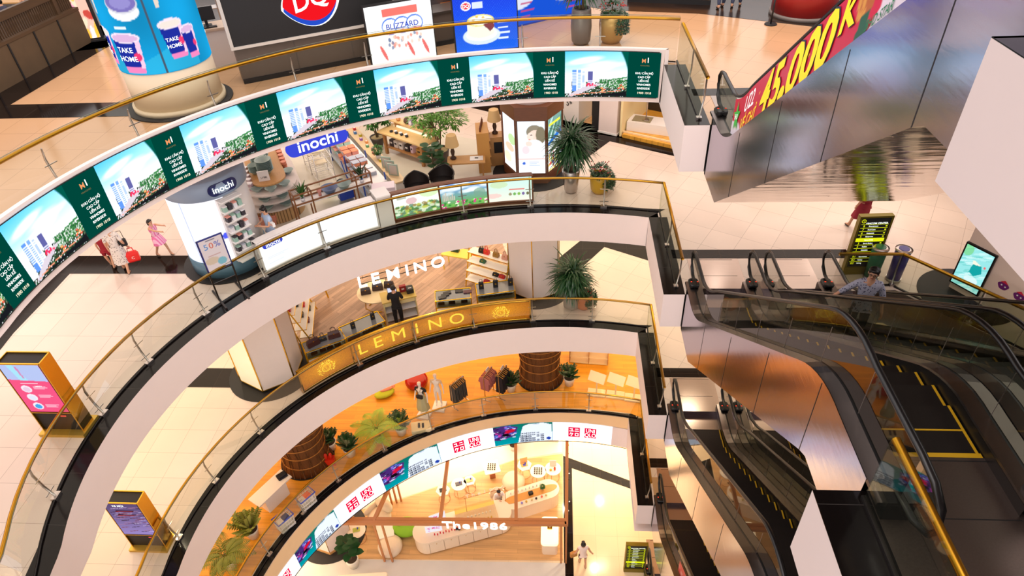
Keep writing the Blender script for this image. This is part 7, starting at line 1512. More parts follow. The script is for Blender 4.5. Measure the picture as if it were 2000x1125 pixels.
sx0 = F(932, 545, 'C'); qq = shelfunit(-6.35, 6.62, -.45, 1.75, 'slanted brass and white shelf unit with coloured bags beside the mirror column')
LBS = [(('red', (214, 50, 40)), .42, 3), (('tan', (150, 110, 50)), .66, 3), (('pink beige', (206, 150, 130)), .88, 3), (('green', (40, 90, 60)), .35, 2), (('black', BKC), .7, 1), (('red', (200, 30, 40)), .86, 1), (('crimson', (196, 40, 60)), .5, 0), (('black', BKC), .3, 3)]
for (nm, cc), u, k in LBS:
    series(mk_bag(cc, w_=.24, h_=.2 if k == 3 else .13, hnd=.16 if k == 3 else .03), [qq(u, 0, k) + (-.45,)], None, 'handbag', labels=['%s bag on the %s shelf of the slanted brass unit' % (nm, ('bottom', 'second', 'third', 'top')[k]) + (', at its left' if u < .32 else '')])
qq = shelfunit(-11.75, 3.05, 1.80, 2.0, 'slanted brass and white shelf unit with red and black shoes by the left column', 4)
for (nm, cc), u, k in [(('orange', (230, 120, 30)), .3, 3), (('red', (190, 40, 50)), .15, 3), (('black', BKC), .5, 2), (('red', (200, 30, 50)), .7, 1), (('dark grey', (70, 66, 60)), .4, 1), (('black', BKC), .75, 2), (('olive', (90, 84, 60)), .8, 0), (('plum', (110, 40, 50)), .45, 0)]:
    series(mk_bag(cc, w_=.26, h_=.14, hnd=.03), [qq(u, 0, k) + (1.85,)], None, 'handbag', labels=['%s bag on the %s shelf by the left mirror column' % (nm, ('bottom', 'second', 'third', 'top')[k]) + (' near its right end' if u > .6 else '')])
q0 = F(600, 605, 'C'); t = thing('yellow_bench', (q0.x + .2, q0.y + .3, zC), 'yellow side bench under the ceiling edge at the shop left', 'bench', .8); m = MB(); m.box((0, 0, .6), (1.2, .5, .05)); m.build('seat', YW, t)
for x_ in (-.55, .55): m = MB(); m.bar((x_, 0, .58), (x_ * 1.1, 0, 0), .05); m.build('leg', YT, t)
# ================================================================ LEVEL D (orange wooden floor, clothes)
zD = LV['D']
OR = gridmat('orange_wood_floor', (232, 158, 44), (190, 118, 26), (1.6, .22), rough=.25, lw=.003, var=.10, brickoff=.5, nz=.16)
arcD = [tuple(ep(E_LED['D'], a_, .04))[:2] for a_ in TH]
wpatch('D', arcD + [(-24, -12), (-30, 20), (1.2, 20), (3.4, 4.2), (.62, 3.2), (.56, 3.0), (.56, 4.0)], OR, 'floor')
wpatch('D', [(.62, .3), (6, .3), (6, 1.2), (.62, 1.2)], mat('dim_landing', (186, 150, 110), .3), 'floor', .004)
RAT = mat('woven_rattan', (104, 62, 26), .6, noise=.45, nscale=30, stretch=(1, 1, .15), bump=.5); RATL = mat('rattan_band', (176, 116, 46), .5)
def rattan(x, y, label):
    t = thing('rattan_column', (x, y, zD), label, 'column'); prof = [(.98, .0), (.86, .5), (.82, 1.0), (.88, 1.6), (1.05, 2.2), (1.35, 2.8), (1.6, 3.1)]
    m = MB(); m.cyl((0, 0, .009), 1.02, .03, 40); m.build('floor_ring', BLK, t); m = MB(); m.lathe(prof, (0, 0, .02), 48, cap=True); m.build('woven_body', RAT, t)
    m = MB()
    for k in range(44):
        a = 2 * math.pi * k / 44; m.tube([((r_ + .012) * math.cos(a + .10 * math.sin(k * 2.1 + z_)), (r_ + .012) * math.sin(a + .10 * math.sin(k * 2.1 + z_)), z_ + .02) for r_, z_ in prof], .012, 4)
    m.build('vertical_canes', RAT, t, kind='stuff')
    for z_, r_ in ((.45, .88), (.95, .84), (1.45, .88), (1.95, .99), (2.4, 1.16)): m = MB(); m.tube([(r_ * math.cos(a), r_ * math.sin(a), z_ + .02 * math.sin(3 * a)) for a in [k * math.pi / 20 for k in range(40)]], .022, 6, closed=True); m.build('hoop', RATL, t)
rattan(-3.6, 6.3, 'large woven rattan covered column behind the clothes rails'); rattan(-12.5, 1.72, 'large woven rattan covered column at the left of the orange floor')
WP = [(.15, 0), (.20, .30), (.22, .38)]; WPT = mat('white_plant_pot', (236, 228, 214), .4)
for k, (px, py, kind, H_, lb, lm) in enumerate(((645, 885, 'zz', .62, 'bushy plant in a white pot just right of the left rattan column', LEAFD), (683, 897, 'zz', .62, 'bushy plant in a white pot left of the palm at the rail', LEAFD), (738, 868, 'palm', 1.05, 'large yellow green palm in a white pot behind the rail', LEAFY), (783, 855, 'zz', .62, 'bushy plant in a white pot between the palm and the mannequins', LEAFD),
        (998, 770, 'zz', .55, 'leafy plant in a white pot left of the right rattan column', LEAFD), (1112, 758, 'zz', .6, 'leafy plant in a white pot right of the right rattan column', LEAFD), (492, 1058, 'zz', .75, 'tall leafy plant at the far left of the orange floor', LEAFO), (448, 1118, 'palm', .95, 'olive palm in a white pot at the bottom left of the orange floor', LEAFO))):
    q = F(px, py, 'D'); plant('potted_plant', (q.x + .0, q.y + .22, zD + .007), lb, kind, WP, WPT, H_, 60 + k, leafm=lm, sc=1.15)
# mannequins
MW = mat('white_mannequin', (244, 236, 226), .35)
def mannequin(x, y, rz, label, top, skirtc, style):
    t = thing('mannequin', (x, y, zD), label, 'mannequin', rz)
    J = dict(pel=(0, 0, 1.0, (.12, .09)), wai=(0, 0, 1.14, (.09, .075)), che=(0, 0, 1.34, (.125, .09)), nec=(0, 0, 1.50, .042), hb=(0, 0, 1.57, .05), hm=(0, -.01, 1.67, (.086, .098)), ht=(0, 0, 1.75, .066), shL=(.155, 0, 1.43, .042), elL=(.22, .02, 1.15, .033), wrL=(.25, -.05, .92, .024), haL=(.26, -.08, .82, (.03, .016)), shR=(-.155, 0, 1.43, .042), elR=(-.22, .02, 1.15, .033), wrR=(-.25, -.05, .92, .024), haR=(-.26, -.08, .82, (.03, .016)), hiL=(.08, 0, .93, .08), knL=(.09, -.03, .53, .052), anL=(.09, 0, .2, .032), toL=(.09, -.12, .15, .03), hiR=(-.08, 0, .93, .08), knR=(-.09, 0, .53, .052), anR=(-.10, .03, .2, .032), toR=(-.10, -.09, .15, .03))
    E_ = [('pel', 'wai'), ('wai', 'che'), ('che', 'nec'), ('nec', 'hb'), ('hb', 'hm'), ('hm', 'ht')] + [e for s_ in 'LR' for e in (('che', 'sh' + s_), ('sh' + s_, 'el' + s_), ('el' + s_, 'wr' + s_), ('wr' + s_, 'ha' + s_), ('pel', 'hi' + s_), ('hi' + s_, 'kn' + s_), ('kn' + s_, 'an' + s_), ('an' + s_, 'to' + s_))]
    v, f = skinmesh(J, E_); m = MB(); m.add(v, f, True); m.build('body', MW, t)
    P2 = dict(wai=(0, 0, 1.12, (.115, .095)), che=(0, 0, 1.34, (.145, .108)), nec=(0, 0, 1.47, .05), sL=(.16, 0, 1.42, .056), eL=(.20, .01, 1.28, .055), sR=(-.16, 0, 1.42, .056), eR=(-.20, .01, 1.28, .055)); v, f = skinmesh(P2, [('wai', 'che'), ('che', 'nec'), ('che', 'sL'), ('sL', 'eL'), ('che', 'sR'), ('sR', 'eR')]); m = MB(); m.add(v, f, True); m.build('top', mat('mann_%d' % top[0], top, .8), t)
    if style == 'skirt':
        m = MB(); m.sweep([[Vector((w_ * (1 + .05 * math.sin(8 * a)) * math.cos(a), w_ * .85 * (1 + .05 * math.sin(8 * a)) * math.sin(a), z_)) for a in [k * math.pi / 20 for k in range(40)]] for w_, z_ in ((.25, .42), (.21, .7), (.15, 1.0), (.12, 1.14))], cap=False, sm=True); m.build('skirt', mat('mann_skirt', skirtc, .8), t)
        m = MB(); m.rbox((0, -.13, 1.12), (.26, .1, .12), .05); m.build('waist_bag', BLK, t); m = MB(); m.tube([(-.06, -.06, 1.5), (-.05, -.125, 1.4), (0, -.135, 1.32), (.05, -.125, 1.4), (.06, -.06, 1.5)], .007, 5); m.build('necklace', GOLDP, t)
    m = MB(); m.box((0, -.02, .06), (.46, .46, .11)); m.build('plinth', WHT, t); t.scale = (1.12,) * 3; return t
mannequin(-8.28, 4.0, -.25, 'mannequin in a black top and pale green long skirt', (28, 28, 32), (190, 184, 140), 'skirt')
mannequin(-7.72, 4.45, -.1, 'mannequin in all cream clothes right of the black topped one', (226, 200, 160), None, 'plain')
# clothes rails
def rail(x, y, rz, label, W_, groups, cards=True):
    t = thing('clothes_rail', (x, y, zD), label, 'clothes rail', rz); 
    for x_ in (0, W_): m = MB(); m.bar((x_, 0, 0), (x_, 0, 1.35), .03); m.bar((x_, -.25, .015), (x_, .25, .015), .03); m.build('upright', STEEL, t)
    m = MB(); m.tube([(0, 0, 1.35), (W_, 0, 1.35)], .016, 6); m.build('rail_bar', STEEL, t)
    if cards: m = MB(); m.box((W_ * .5, 0, 1.52), (.22, .02, .14)); m.build('price_card', WHT, t)
    return t
def garments(x, y, rz, W_, n, col, label, grp, kind='shirt', z0=1.34):
    GM = mat('garment_%d_%d_%d' % col, col, .85); HG = mat('wooden_hanger', (206, 150, 60), .5); hm = MB(); hm.tube([(0, -.2, -.10), (0, -.02, -.02), (0, 0, .0), (0, .02, -.02), (0, .2, -.10)], .012, 5); hm.tube([(0, 0, 0), (0, .02, .04), (0, 0, .055)], .005, 4)
    hme = hm.mesh('hanger', HG); g = MB(); L_ = .75 if kind == 'shirt' else (1.0 if kind == 'trousers' else .5)
    P = [(-.04, -.02), (-.22, -.10), (-.28, -.32), (-.2, -.34), (-.19, -L_), (.19, -L_), (.2, -.34), (.28, -.32), (.22, -.10), (.04, -.02)] if kind == 'shirt' else [(-.14, -.1), (-.18, -L_), (.18, -L_), (.14, -.1)]
    n_ = len(P); g.add([(-.018, a, b) for a, b in P] + [(.018, a, b) for a, b in P], [tuple(range(n_)), tuple(range(2 * n_ - 1, n_ - 1, -1))] + [(i + n_, (i + 1) % n_ + n_, (i + 1) % n_, i) for i in range(n_)]); gm = g.mesh('garment', GM)
    for k in range(n):
        u = (k + .5) / n * W_; t = thing('hanging_garment', (x + u * math.cos(rz), y + u * math.sin(rz), zD + z0 - .015), label, 'garment', rz + .08 * math.sin(k * 2.3), grp)
        o = bpy.data.objects.new('hanger', hme); C.objects.link(o); o.parent = t; o = bpy.data.objects.new('cloth', gm); C.objects.link(o); o.parent = t
rail(-7.12, 4.4, .9, 'clothes rail with dark grey skirts on yellow hangers right of the mannequins', .7, None, False); garments(-7.12, 4.4, .9, .7, 9, (72, 72, 70), 'dark grey skirt on the rail right of the mannequins', 'grey skirts on the rail', 'trousers')
rail(-5.85, 4.85, 1.15, 'clothes rail with dusty rose shirts and a white card', .7, None); garments(-5.85, 4.85, 1.15, .7, 9, (186, 110, 108), 'dusty rose shirt on the clothes rail', 'rose shirts on the rail')
rail(-5.25, 4.95, 1.15, 'clothes rail with black trousers and a white card', .7, None); garments(-5.25, 4.95, 1.15, .7, 8, (30, 28, 36), 'black trousers on the clothes rail', 'black trousers on the rail', 'trousers')
# glass rail display hooks, stands
for k, (px, py) in enumerate(((1165, 772), (1202, 776), (1238, 782))):
    q = F(px, py, 'D'); t = thing('sign_stand', (q.x, q.y + .1, zD + .007), ('leftmost', 'middle', 'rightmost')[k] + ' of three white slanted display stands on the orange floor', 'stand', -.35); CW = mat('cream_stand', (248, 226, 180), .4)
    m = MB(); m.rbox((0, 0, .04), (.75, .42, .07), .03, rz=.2); m.build('base', CW, t); m = MB(); m.box((0, 0, .45), (.05, .05, .8)); m.build('post', CW, t); m = MB(); m.box((0, 0, .95), (.70, .05, .42), rx=-.75, rz=-.1); m.build('panel', CW, t)
# red drums, shelf and stools
for k, (px, py, s_, lb) in enumerate(((815, 752, 1.0, 'glossy red round lantern stool behind the mannequins'),)):
    q = F(px, py, 'D'); m = MB(); m.lathe([(.32, 0), (.46, .12), (.5, .28), (.46, .42), (.3, .5), (.001, .5)], (0, 0, 0), 28); m.build('red_stool', mat('glossy_red', (170, 24, 18), .15), loc=(q.x, q.y, zD + .007), label=lb, cat='stool')
q = F(752, 772, 'D'); t = thing('reclining_figure', (q.x, q.y, zD + .007), 'low green cushion with a pink reclining doll beside the palm', 'cushion', .5); m = MB(); m.ball((0, 0, .14), (.45, .28, .14)); m.build('cushion', mat('lime_cushion', (190, 200, 40), .7), t); m = MB(); m.ball((.12, .02, .3), (.28, .1, .09)); m.ball((.42, .04, .32), (.09, .08, .08)); m.build('doll', mat('pink_doll', (236, 150, 120), .7), t)
q = F(768, 800, 'D'); 
q = F(1150, 704, 'D'); t = thing('wooden_shelf', (q.x, q.y, zD + .007), 'low cream and orange shelf at the back right of the orange floor', 'shelf', -.1)
for z_ in (.05, .4, .75): m = MB(); m.box((0, 0, z_), (1.7, .5, .04)); m.build('shelf', CW, t)
for x_ in (-.83, 0, .83): m = MB(); m.box((x_, 0, .4), (.04, .5, .76)); m.build('divider', OAK, t)
# white table with folded shirt, baskets, extinguisher box
a_ = F(505, 985, 'D'); t = thing('white_display_table', (-13.15, -.15, zD + .007), 'white display table with a wide top near the left rattan column', 'table', 1.05); m = MB(); m.box((0, 0, .35), (.95, .5, .7)); m.build('body', WHT, t); m = MB(); m.box((0, 0, .73), (1.5, .6, .06)); m.build('tabletop', WHT, t)
m = MB(); m.rbox((0, 0, .03), (.36, .30, .06), .04); m.rbox((0, 0, .075), (.30, .22, .03), .03); m.build('folded_shirt', mat('black_navy', (24, 24, 36), .85), loc=(-12.88, .35, zD + .768), rz=.8, label='folded black shirt on the white display table', cat='shirt')
for k, (px, py, lb, fc) in enumerate(((602, 985, 'blue rimmed white wire basket holding an orange cloth', (240, 110, 30)), (560, 1028, 'blue rimmed white wire basket holding a dark item', (40, 40, 90)))):
    q = F(px, py, 'D'); t = thing('wire_basket', (q.x, q.y, zD + .007), lb, 'basket', .95); W1, D1 = .62, .42
    for z_ in (.1, .28, .46): m = MB(); m.tube([(-W1 / 2 * .9, -D1 / 2 * .9, z_), (W1 / 2 * .9, -D1 / 2 * .9, z_), (W1 / 2 * .9, D1 / 2 * .9, z_), (-W1 / 2 * .9, D1 / 2 * .9, z_)], .014, 5, closed=True); m.build('wire_ring', WHT, t)
    m = MB(); m.box((0, 0, .04), (W1 * .9, D1 * .9, .03)); m.build('floor_tray', WHT, t); m = MB(); m.tube([(-W1 / 2, -D1 / 2, .58), (W1 / 2, -D1 / 2, .58), (W1 / 2, D1 / 2, .58), (-W1 / 2, D1 / 2, .58)], .024, 6, closed=True); m.build('blue_rim', mat('rim_blue', (50, 80, 190), .4), t)
    m = MB(); 
    for s_ in (-1, 1):
        for u in range(6): x_ = -W1 / 2 + W1 * (u + .5) / 6; m.bar((x_ * .9, s_ * D1 / 2 * .9, .04), (x_, s_ * D1 / 2, .58), .01)
        for u in range(4): y_ = -D1 / 2 + D1 * (u + .5) / 4; m.bar((s_ * W1 / 2 * .9, y_ * .9, .04), (s_ * W1 / 2, y_, .58), .01)
    m.build('side_wires', WHT, t); m = MB(); m.rbox((0, 0, .30), (.48, .3, .3), .04); m.cur = 1; m.rbox((.08, 0, .47), (.24, .26, .06), .04); m.build('contents', [mat('paper_white', (236, 226, 214), .7), mat('contents_%d' % k, fc, .7)], t)
q = F(640, 905, 'D'); t = thing('extinguisher_box', (q.x + .12, q.y - .02, zD + .007), 'red fire extinguisher standing in a red floor box', 'extinguisher', .2); RD = mat('fire_red', (214, 44, 20), .4); m = MB(); m.box((0, 0, .17), (.42, .24, .34)); m.build('box', RD, t)
for sx in (-.09, .09): m = MB(); m.lathe([(.065, .3), (.07, .5), (.05, .58), (.02, .62)], (sx, 0, 0), 14); m.build('cylinder', RD, t)
q = F(845, 858, 'D'); t = thing('shoe_platform', (-8.3, 3.3, zD + .007), 'low cream platform with sandals in front of the mannequins', 'platform', .25); m = MB(); m.rbox((0, 0, .09), (.8, .5, .18), .03); m.build('body', CW, t)
for k, sx in enumerate((-.08, .08)):
    m = MB(); m.rbox((0, 0, .012), (.09, .24, .024), .03); m.cur = 1; m.tube([(-.045, -.04, .02), (0, -.05, .06), (.045, -.04, .02)], .01, 5); m.build('sandal', [DARKM, BLK], loc=(-8.3 + sx, 3.3, zD + .187), rz=.2, label='dark sandal on the low cream platform', cat='sandal', group='sandals on the platform')
# emblem-like gold rods on the rail
# ================================================================ LEVEL E (ground floor, cosmetics kiosk)
WO = gridmat('light_oak_floor', (214, 168, 112), (176, 130, 80), (1.8, .2), rough=.3, lw=.003, var=.08, brickoff=.5, nz=.14)
wpatch('E', [(-11.3, .35), (-2.62, .55), (-2.62, 5.9), (-4.9, 5.45), (-9.8, 3.24), (-12.2, 2.4)], WO, 'floor', .02)
STN = mat('pale_marble_ground', (214, 208, 200), .2, noise=.10, nscale=1.2)
wpatch('E', [(-16, -6), (-2.53, -6), (-2.53, .45), (-11.3, .33), (-12.2, 2.4), (-9.8, 3.3), (-4.9, 5.5), (-2.65, 6), (-3, 14), (-16, 12)], STN, 'floor', .008)
WC = mat('warm_white_lacquer', (246, 224, 196), .35); COP = mat('copper_beam', (196, 128, 76), .4, .15)
# frame
t = thing('copper_frame', (-6.8, .35, 0), 'copper coloured beam frame carrying white The1986 lettering', 'frame'); ZB_ = 2.8
def beam(a, b, w_=.13): m = MB(); m.bar(Vector(a) - t.location, Vector(b) - t.location, w_, w_ * 1.2); m.build('beam', COP, t)
beam((-11.3, .25, ZB_), (-2.5, .45, ZB_)); beam((-11.3, .40, ZB_ - .02), (-2.5, .60, ZB_ - .02))
beam((-7.36, .45, ZB_), (-7.5, 5.2, ZB_)); beam((-4.42, .5, ZB_), (-4.75, 6.2, ZB_)); beam((-2.5, .4, ZB_), (-2.42, 6.2, ZB_)); beam((-9.95, .35, ZB_), (-9.5, 2.8, ZB_))
for x_, y_ in ((-9.95, .27), (-9.62, .27), (-2.7, .45), (-2.5, .45)): m = MB(); m.bar((x_ - t.location.x, y_ - t.location.y, .02), (x_ - t.location.x, y_ - t.location.y, ZB_), .07); m.build('post', COP, t)
for k in range(3): m = MB(); q = F(766 + 9 * k, 985 - 3 * k, 'E'); m.bar((q.x - t.location.x, q.y - t.location.y, .02), (q.x - t.location.x, q.y - t.location.y, ZB_ - .1), .07); m.build('slat_post', COP, t)
for k, ch in enumerate('The1986'):
    m = MB(); addtext(m, ch, lambda x, y, z: Vector((-7.02 + .355 * k + x, .16 - z, ZB_ + .16 + y)) - t.location, .60, True, ext=.03, sx=1.1); m.build('sign_letter', glow('warm_letters', (255, 244, 226), 1.8), t)
sb = thing('backwards_lettering', (-5.85, 2.35, 2.0), 'cream The1986 lettering seen above the long counter', 'sign', .33)
for k, ch in enumerate('The1986'):
    m = MB(); addtext(m, ch, lambda x, y, z: Vector((-.75 + .25 * k + x, -z, y)), .3, True, ext=.02); m.build('sign_letter', mat('cream_letters', (250, 226, 190), .4, em=.25), sb)
m = MB(); m.bar((-.9, .03, -.14), (.9, .03, -.14), .02); m.build('letter_rail', COP, sb)
for x_ in (-.85, .85): m = MB(); m.bar((x_, .03, -.14), (x_, .03, -1.08), .02); m.build('letter_leg', COP, sb)
# long counters
def stad2(a, b, r, n=12):
    d = (Vector(b) - Vector(a)); an = math.atan2(d.y, d.x); L_ = d.length; out = []
    for cx_, s_ in ((b, -90), (a, 90)):
        for k in range(n + 1): aa = an + math.radians(s_ + 180 * k / n); out.append((cx_[0] + r * math.cos(aa), cx_[1] + r * math.sin(aa)))
    return out
A1, B1 = (-8.25, 1.15), (-5.35, 2.15)
t = thing('long_rounded_counter', (A1[0], A1[1], .02), 'long white round ended cosmetics counter with drawers in front', 'counter', math.atan2(B1[1] - A1[1], B1[0] - A1[0])); CL = math.hypot(B1[0] - A1[0], B1[1] - A1[1])
def sl(r, L_=CL, n=12): return [(L_ + r * math.cos(math.radians(-90 + 180 * k / n)), r * math.sin(math.radians(-90 + 180 * k / n))) for k in range(n + 1)] + [(r * math.cos(math.radians(90 + 180 * k / n)), r * math.sin(math.radians(90 + 180 * k / n))) for k in range(n + 1)]
m = MB(); m.prism(sl(.50), 0, .06); m.build('plinth', DARKM, t); m = MB(); m.prism(sl(.54), .06, .80); m.build('body', WC, t); m = MB(); m.prism(sl(.57), .81, .90); m.build('worktop', WC, t)
for k in range(5): m = MB(); m.box((CL * (k + .5) / 5 , -.545, .42), (CL / 5 - .03, .02, .66)); m.build('drawer_front', WC, t); 
for k in range(5): m = MB(); m.ball((CL * (k + .5) / 5, -.565, .68), .018, 8, 6); m.build('drawer_knob', GOLDP, t)
for k in range(6): m = MB(); m.box((CL * k / 5, -.54, .42), (.012, .015, .72)); m.build('joint', mat('joint_line', (150, 120, 96), .6), t)
# glass case on the counter
m = MB(); m.box((CL * .70, .02, 1.05), (CL * .55, .9, .30)); m.build('glass_case', glassmat('kiosk_glass', (250, 246, 236), .05), t); m = MB(); m.box((CL * .70, .40, 1.02), (CL * .55, .03, .22)); m.build('lit_back', glow('warm_amber', (255, 190, 90), 1.2), t)
def cq(x, y, z): c_, s_ = math.cos(t.rotation_euler.z), math.sin(t.rotation_euler.z); return (A1[0] + x * c_ - y * s_, A1[1] + x * s_ + y * c_, .02 + z)
an1 = t.rotation_euler.z
def cosm(nm, col, r_, h_):
    def mk(): m = MB(); m.lathe([(r_, 0), (r_, h_ * .65), (r_ * .5, h_ * .7), (r_ * .5, h_)], (0, 0, 0), 10); return m.build(nm, mat('cosm_%d_%d_%d' % col, col, .35))
    return mk
series(cosm('lipstick', (226, 50, 60), .022, .10), [cq(.3 + .12 * k, -.28 - .04 * (k % 2), .901) + (0, 1.2) for k in range(12)], 'red cosmetic tube standing in the front row of the long counter', 'cosmetics', 'red tubes on the long counter')
series(cosm('lotion_bottle', (240, 120, 130), .03, .16), [cq(.55 + .12 * k, .12, .901) + (0, 1.2) for k in range(6)], 'pink lotion bottle on the left half of the long counter', 'cosmetics', 'pink bottles on the long counter')
series(cosm('serum_bottle', (226, 180, 60), .03, .14), [cq(CL * .48 + .14 * k, -.22, .901) for k in range(10)], 'amber serum bottle under the glass of the long counter', 'cosmetics', 'amber bottles on the long counter')
series(cosm('cream_jar', (250, 240, 220), .04, .08), [cq(CL * .48 + .16 * k, .10, .901) for k in range(9)], 'white cream jar under the glass of the long counter', 'cosmetics', 'white jars on the long counter')
series(cosm('dark_jar', (30, 26, 26), .04, .07), [cq(CL * .40, -.30, .901) + (0, 1.3), cq(CL * .43, -.34, .901) + (0, 1.3)], 'small black jar at the middle of the long counter', 'cosmetics', 'black jars on the long counter')
for k, (u, v, lb) in enumerate(((.02, -.1, 'front'), (.10, .35, 'rear'))):
    b_ = thing('acrylic_poster_box', cq(u * CL, v, .901), 'pink printed acrylic panel on the left end of the long counter, %s one' % lb, 'panel', an1 - .1 + .2 * k); m = MB(); m.box((.25, 0, .22), (.7, .03, .44)); m.build('acrylic_sheet', mat('acrylic_white', (250, 240, 246), .2, em=.15), b_)
    def ppk(U, V):
        c = Can(U, V, (250, 244, 250)); r = np.random.RandomState(k)
        for i in range(14): c.ell(.15 + .7 * r.rand(), .2 + .6 * r.rand(), .07, .07, [(230, 90, 200), (240, 150, 220), (250, 110, 130)][i % 3], .8)
        return c.I
    pic('print', 30, 20, lambda u_, v_: Vector((-.08 + .66 * u_, -.018, .02 + .4 * v_)), ppk, parent=b_, st=.9)
A2, B2 = (-4.75, 2.75), (-3.25, 3.35); t = thing('second_rounded_counter', (A2[0], A2[1], .02), 'second white round ended counter with a wooden recess and small goods', 'counter', math.atan2(B2[1] - A2[1], B2[0] - A2[0])); C2 = math.hypot(B2[0] - A2[0], B2[1] - A2[1])
m = MB(); m.prism(sl(.44, C2), .0, .80); m.build('body', WC, t); m = MB(); m.prism(sl(.48, C2), .80, .88); m.build('worktop', WC, t); m = MB(); m.prism([(x * 1.0 , y * .45) for x, y in sl(.4, C2)], .881, .89); m.build('wooden_recess', mat('amber_wood', (214, 150, 70), .4), t)
an2_ = t.rotation_euler.z
def cq2(x, y, z): c_, s_ = math.cos(an2_), math.sin(an2_); return (A2[0] + x * c_ - y * s_, A2[1] + x * s_ + y * c_, .02 + z)
series(cosm('white_bottle', (250, 244, 236), .03, .14), [cq2(.0 + .17 * k, .3, .881) for k in range(9)], 'white bottle along the rear edge of the second counter', 'cosmetics', 'white bottles on the second counter')
for k, (x_, cc, lb) in enumerate(((.3, (150, 140, 220), 'violet'), (.5, (214, 170, 60), 'gold'), (.75, (230, 200, 140), 'cream'), (.95, (40, 36, 40), 'black'), (1.2, (230, 110, 80), 'coral'), (1.4, (210, 190, 120), 'sand'))):
    m = MB(); m.lathe([(.04, 0), (.05, .03), (.03, .08), (.001, .09)], (0, 0, 0), 10); m.build('small_jar', mat('sj%d' % k, cc, .4), loc=cq2(x_, -.3, .881), label=lb + ' little jar on the front edge of the second counter', cat='jar')
plant('small_plant', cq2(C2 * .85, .05, .89), 'small green plant in the recess of the second counter', 'shrub', [(.05, 0), (.06, .06)], WC, .22, 90)
m = MB(); m.rbox((0, 0, .06), (.2, .14, .12), .02); m.build('black_box', BLK, loc=cq2(C2 * .5, .0, .89), rz=an2_, label='black box in the recess of the second counter', cat='box')
# seated shop woman with a chair
q = F(975, 985, 'E'); t = thing('round_chair', (-5.45, 3.05, .02), 'cream round chair holding the woman at the counter', 'chair', .3); m = MB(); m.lathe([(.2, 0), (.24, .2), (.30, .40), (.30, .45), (.001, .46)], (0, 0, 0), 24); m.build('seat', WC, t)
m = MB(); P = [[Vector((r_ * math.cos(a), r_ * math.sin(a), z_)) for a in [(20 + 140 * k / 12) * math.pi / 180 for k in range(13)]] for r_, z_ in ((.30, .42), (.34, .6), (.35, .78))]; m.sweep(P, closed=False, cap=False, sm=True); m.tube(P[-1], .03, 6); m.build('backrest', WC, t)
person('woman with a black hair bun in a white blouse seated at the counter', (-5.4, 3.0, .06), math.radians(25), dict(pel=(0, 0, .50), wai=(0, -.01, .64), che=(0, -.05, .86), nec=(0, -.07, 1.0), hb=(0, -.09, 1.07), hm=(0, -.12, 1.14), ht=(0, -.11, 1.21), shL=(.16, -.05, .95), elL=(.24, -.14, .72), wrL=(.08, -.32, .80), shR=(-.16, -.05, .95), elR=(-.24, -.14, .72), wrR=(-.08, -.32, .84), hiL=(.1, -.05, .47), knL=(.12, -.42, .48), anL=(.12, -.40, .09), hiR=(-.1, -.05, .47), knR=(-.1, -.42, .48), anR=(-.1, -.36, .09), face=(0, -.8, -.6)), 1.0, top=(240, 228, 226), botcol=(24, 22, 28), hair='bun', sleeve=1.1)
# tables with goods
WTOP = mat('white_small_top', (252, 240, 222), .35)
def smtable(px, py, kind, label, r_=.34, h=.7, items=()):
    q = F(px, py, .02 + h); t = thing('small_table', (q.x, q.y, .02), label, 'table', .3); m = MB()
    if kind == 'hex': m.prism([(r_ * math.cos(k * math.pi / 3), r_ * math.sin(k * math.pi / 3)) for k in range(6)], h - .04, h)
    elif kind == 'sq': m.rbox((0, 0, h - .02), (r_ * 2, r_ * 2, .05), .05)
    else: m.cyl((0, 0, h - .04), r_, .04, 28)
    m.build('tabletop', WTOP, t)
    if kind == 'sq': m = MB(); m.box((0, 0, (h - .05) / 2), (.25, .25, h - .05)); m.build('pedestal', mat('wood_pedestal', (176, 110, 70), .5), t)
    else:
        for k in range(3): a = k * 2.094; m = MB(); m.bar((r_ * .8 * math.cos(a), r_ * .8 * math.sin(a), h - .04), (r_ * .8 * math.cos(a), r_ * .8 * math.sin(a), 0), .02); m.build('leg', COP, t)
        m = MB(); m.tube([(r_ * .8 * math.cos(a), r_ * .8 * math.sin(a), .03) for a in [k * .5236 for k in range(12)]], .01, 5, closed=True); m.build('foot_ring', COP, t)
    return (q.x, q.y, .02 + h + .001)
tt = [smtable(960, 912, 'sq', 'square white table with a block of dark sample boxes', .36), smtable(865, 957, 'hex', 'hexagonal white table with dark trays left of the first beam', .32), smtable(896, 945, 'rd', 'round white table with a dark framed tray', .34), smtable(917, 938, 'hex', 'hexagonal white table farthest right of the beam group', .28), smtable(1024, 908, 'hex', 'hexagonal white table with a white display card', .34), smtable(1051, 920, 'rd', 'round white table covered with gold dark sample tubes', .36), smtable(1080, 915, 'rd', 'round white table with a tall card and red jar', .36), smtable(696, 1035, 'rd', 'round white table behind the copper beam at bottom left', .38), smtable(752, 1035, 'sq', 'square white side table between armchair and pouf', .36, .45)]
for i, (b, cc, n_, lb) in enumerate(((tt[0], (60, 50, 30), 16, 'dark olive sample box on the square white table'), (tt[5], (70, 54, 24), 16, 'dark gold sample tube on the round white table'))):
    series(cosm('sample', cc, .032, .06), [(b[0] - .15 + .1 * (k % 4), b[1] - .15 + .1 * (k // 4), b[2]) for k in range(n_)], lb, 'sample', lb.split(' on ')[0] + 's')
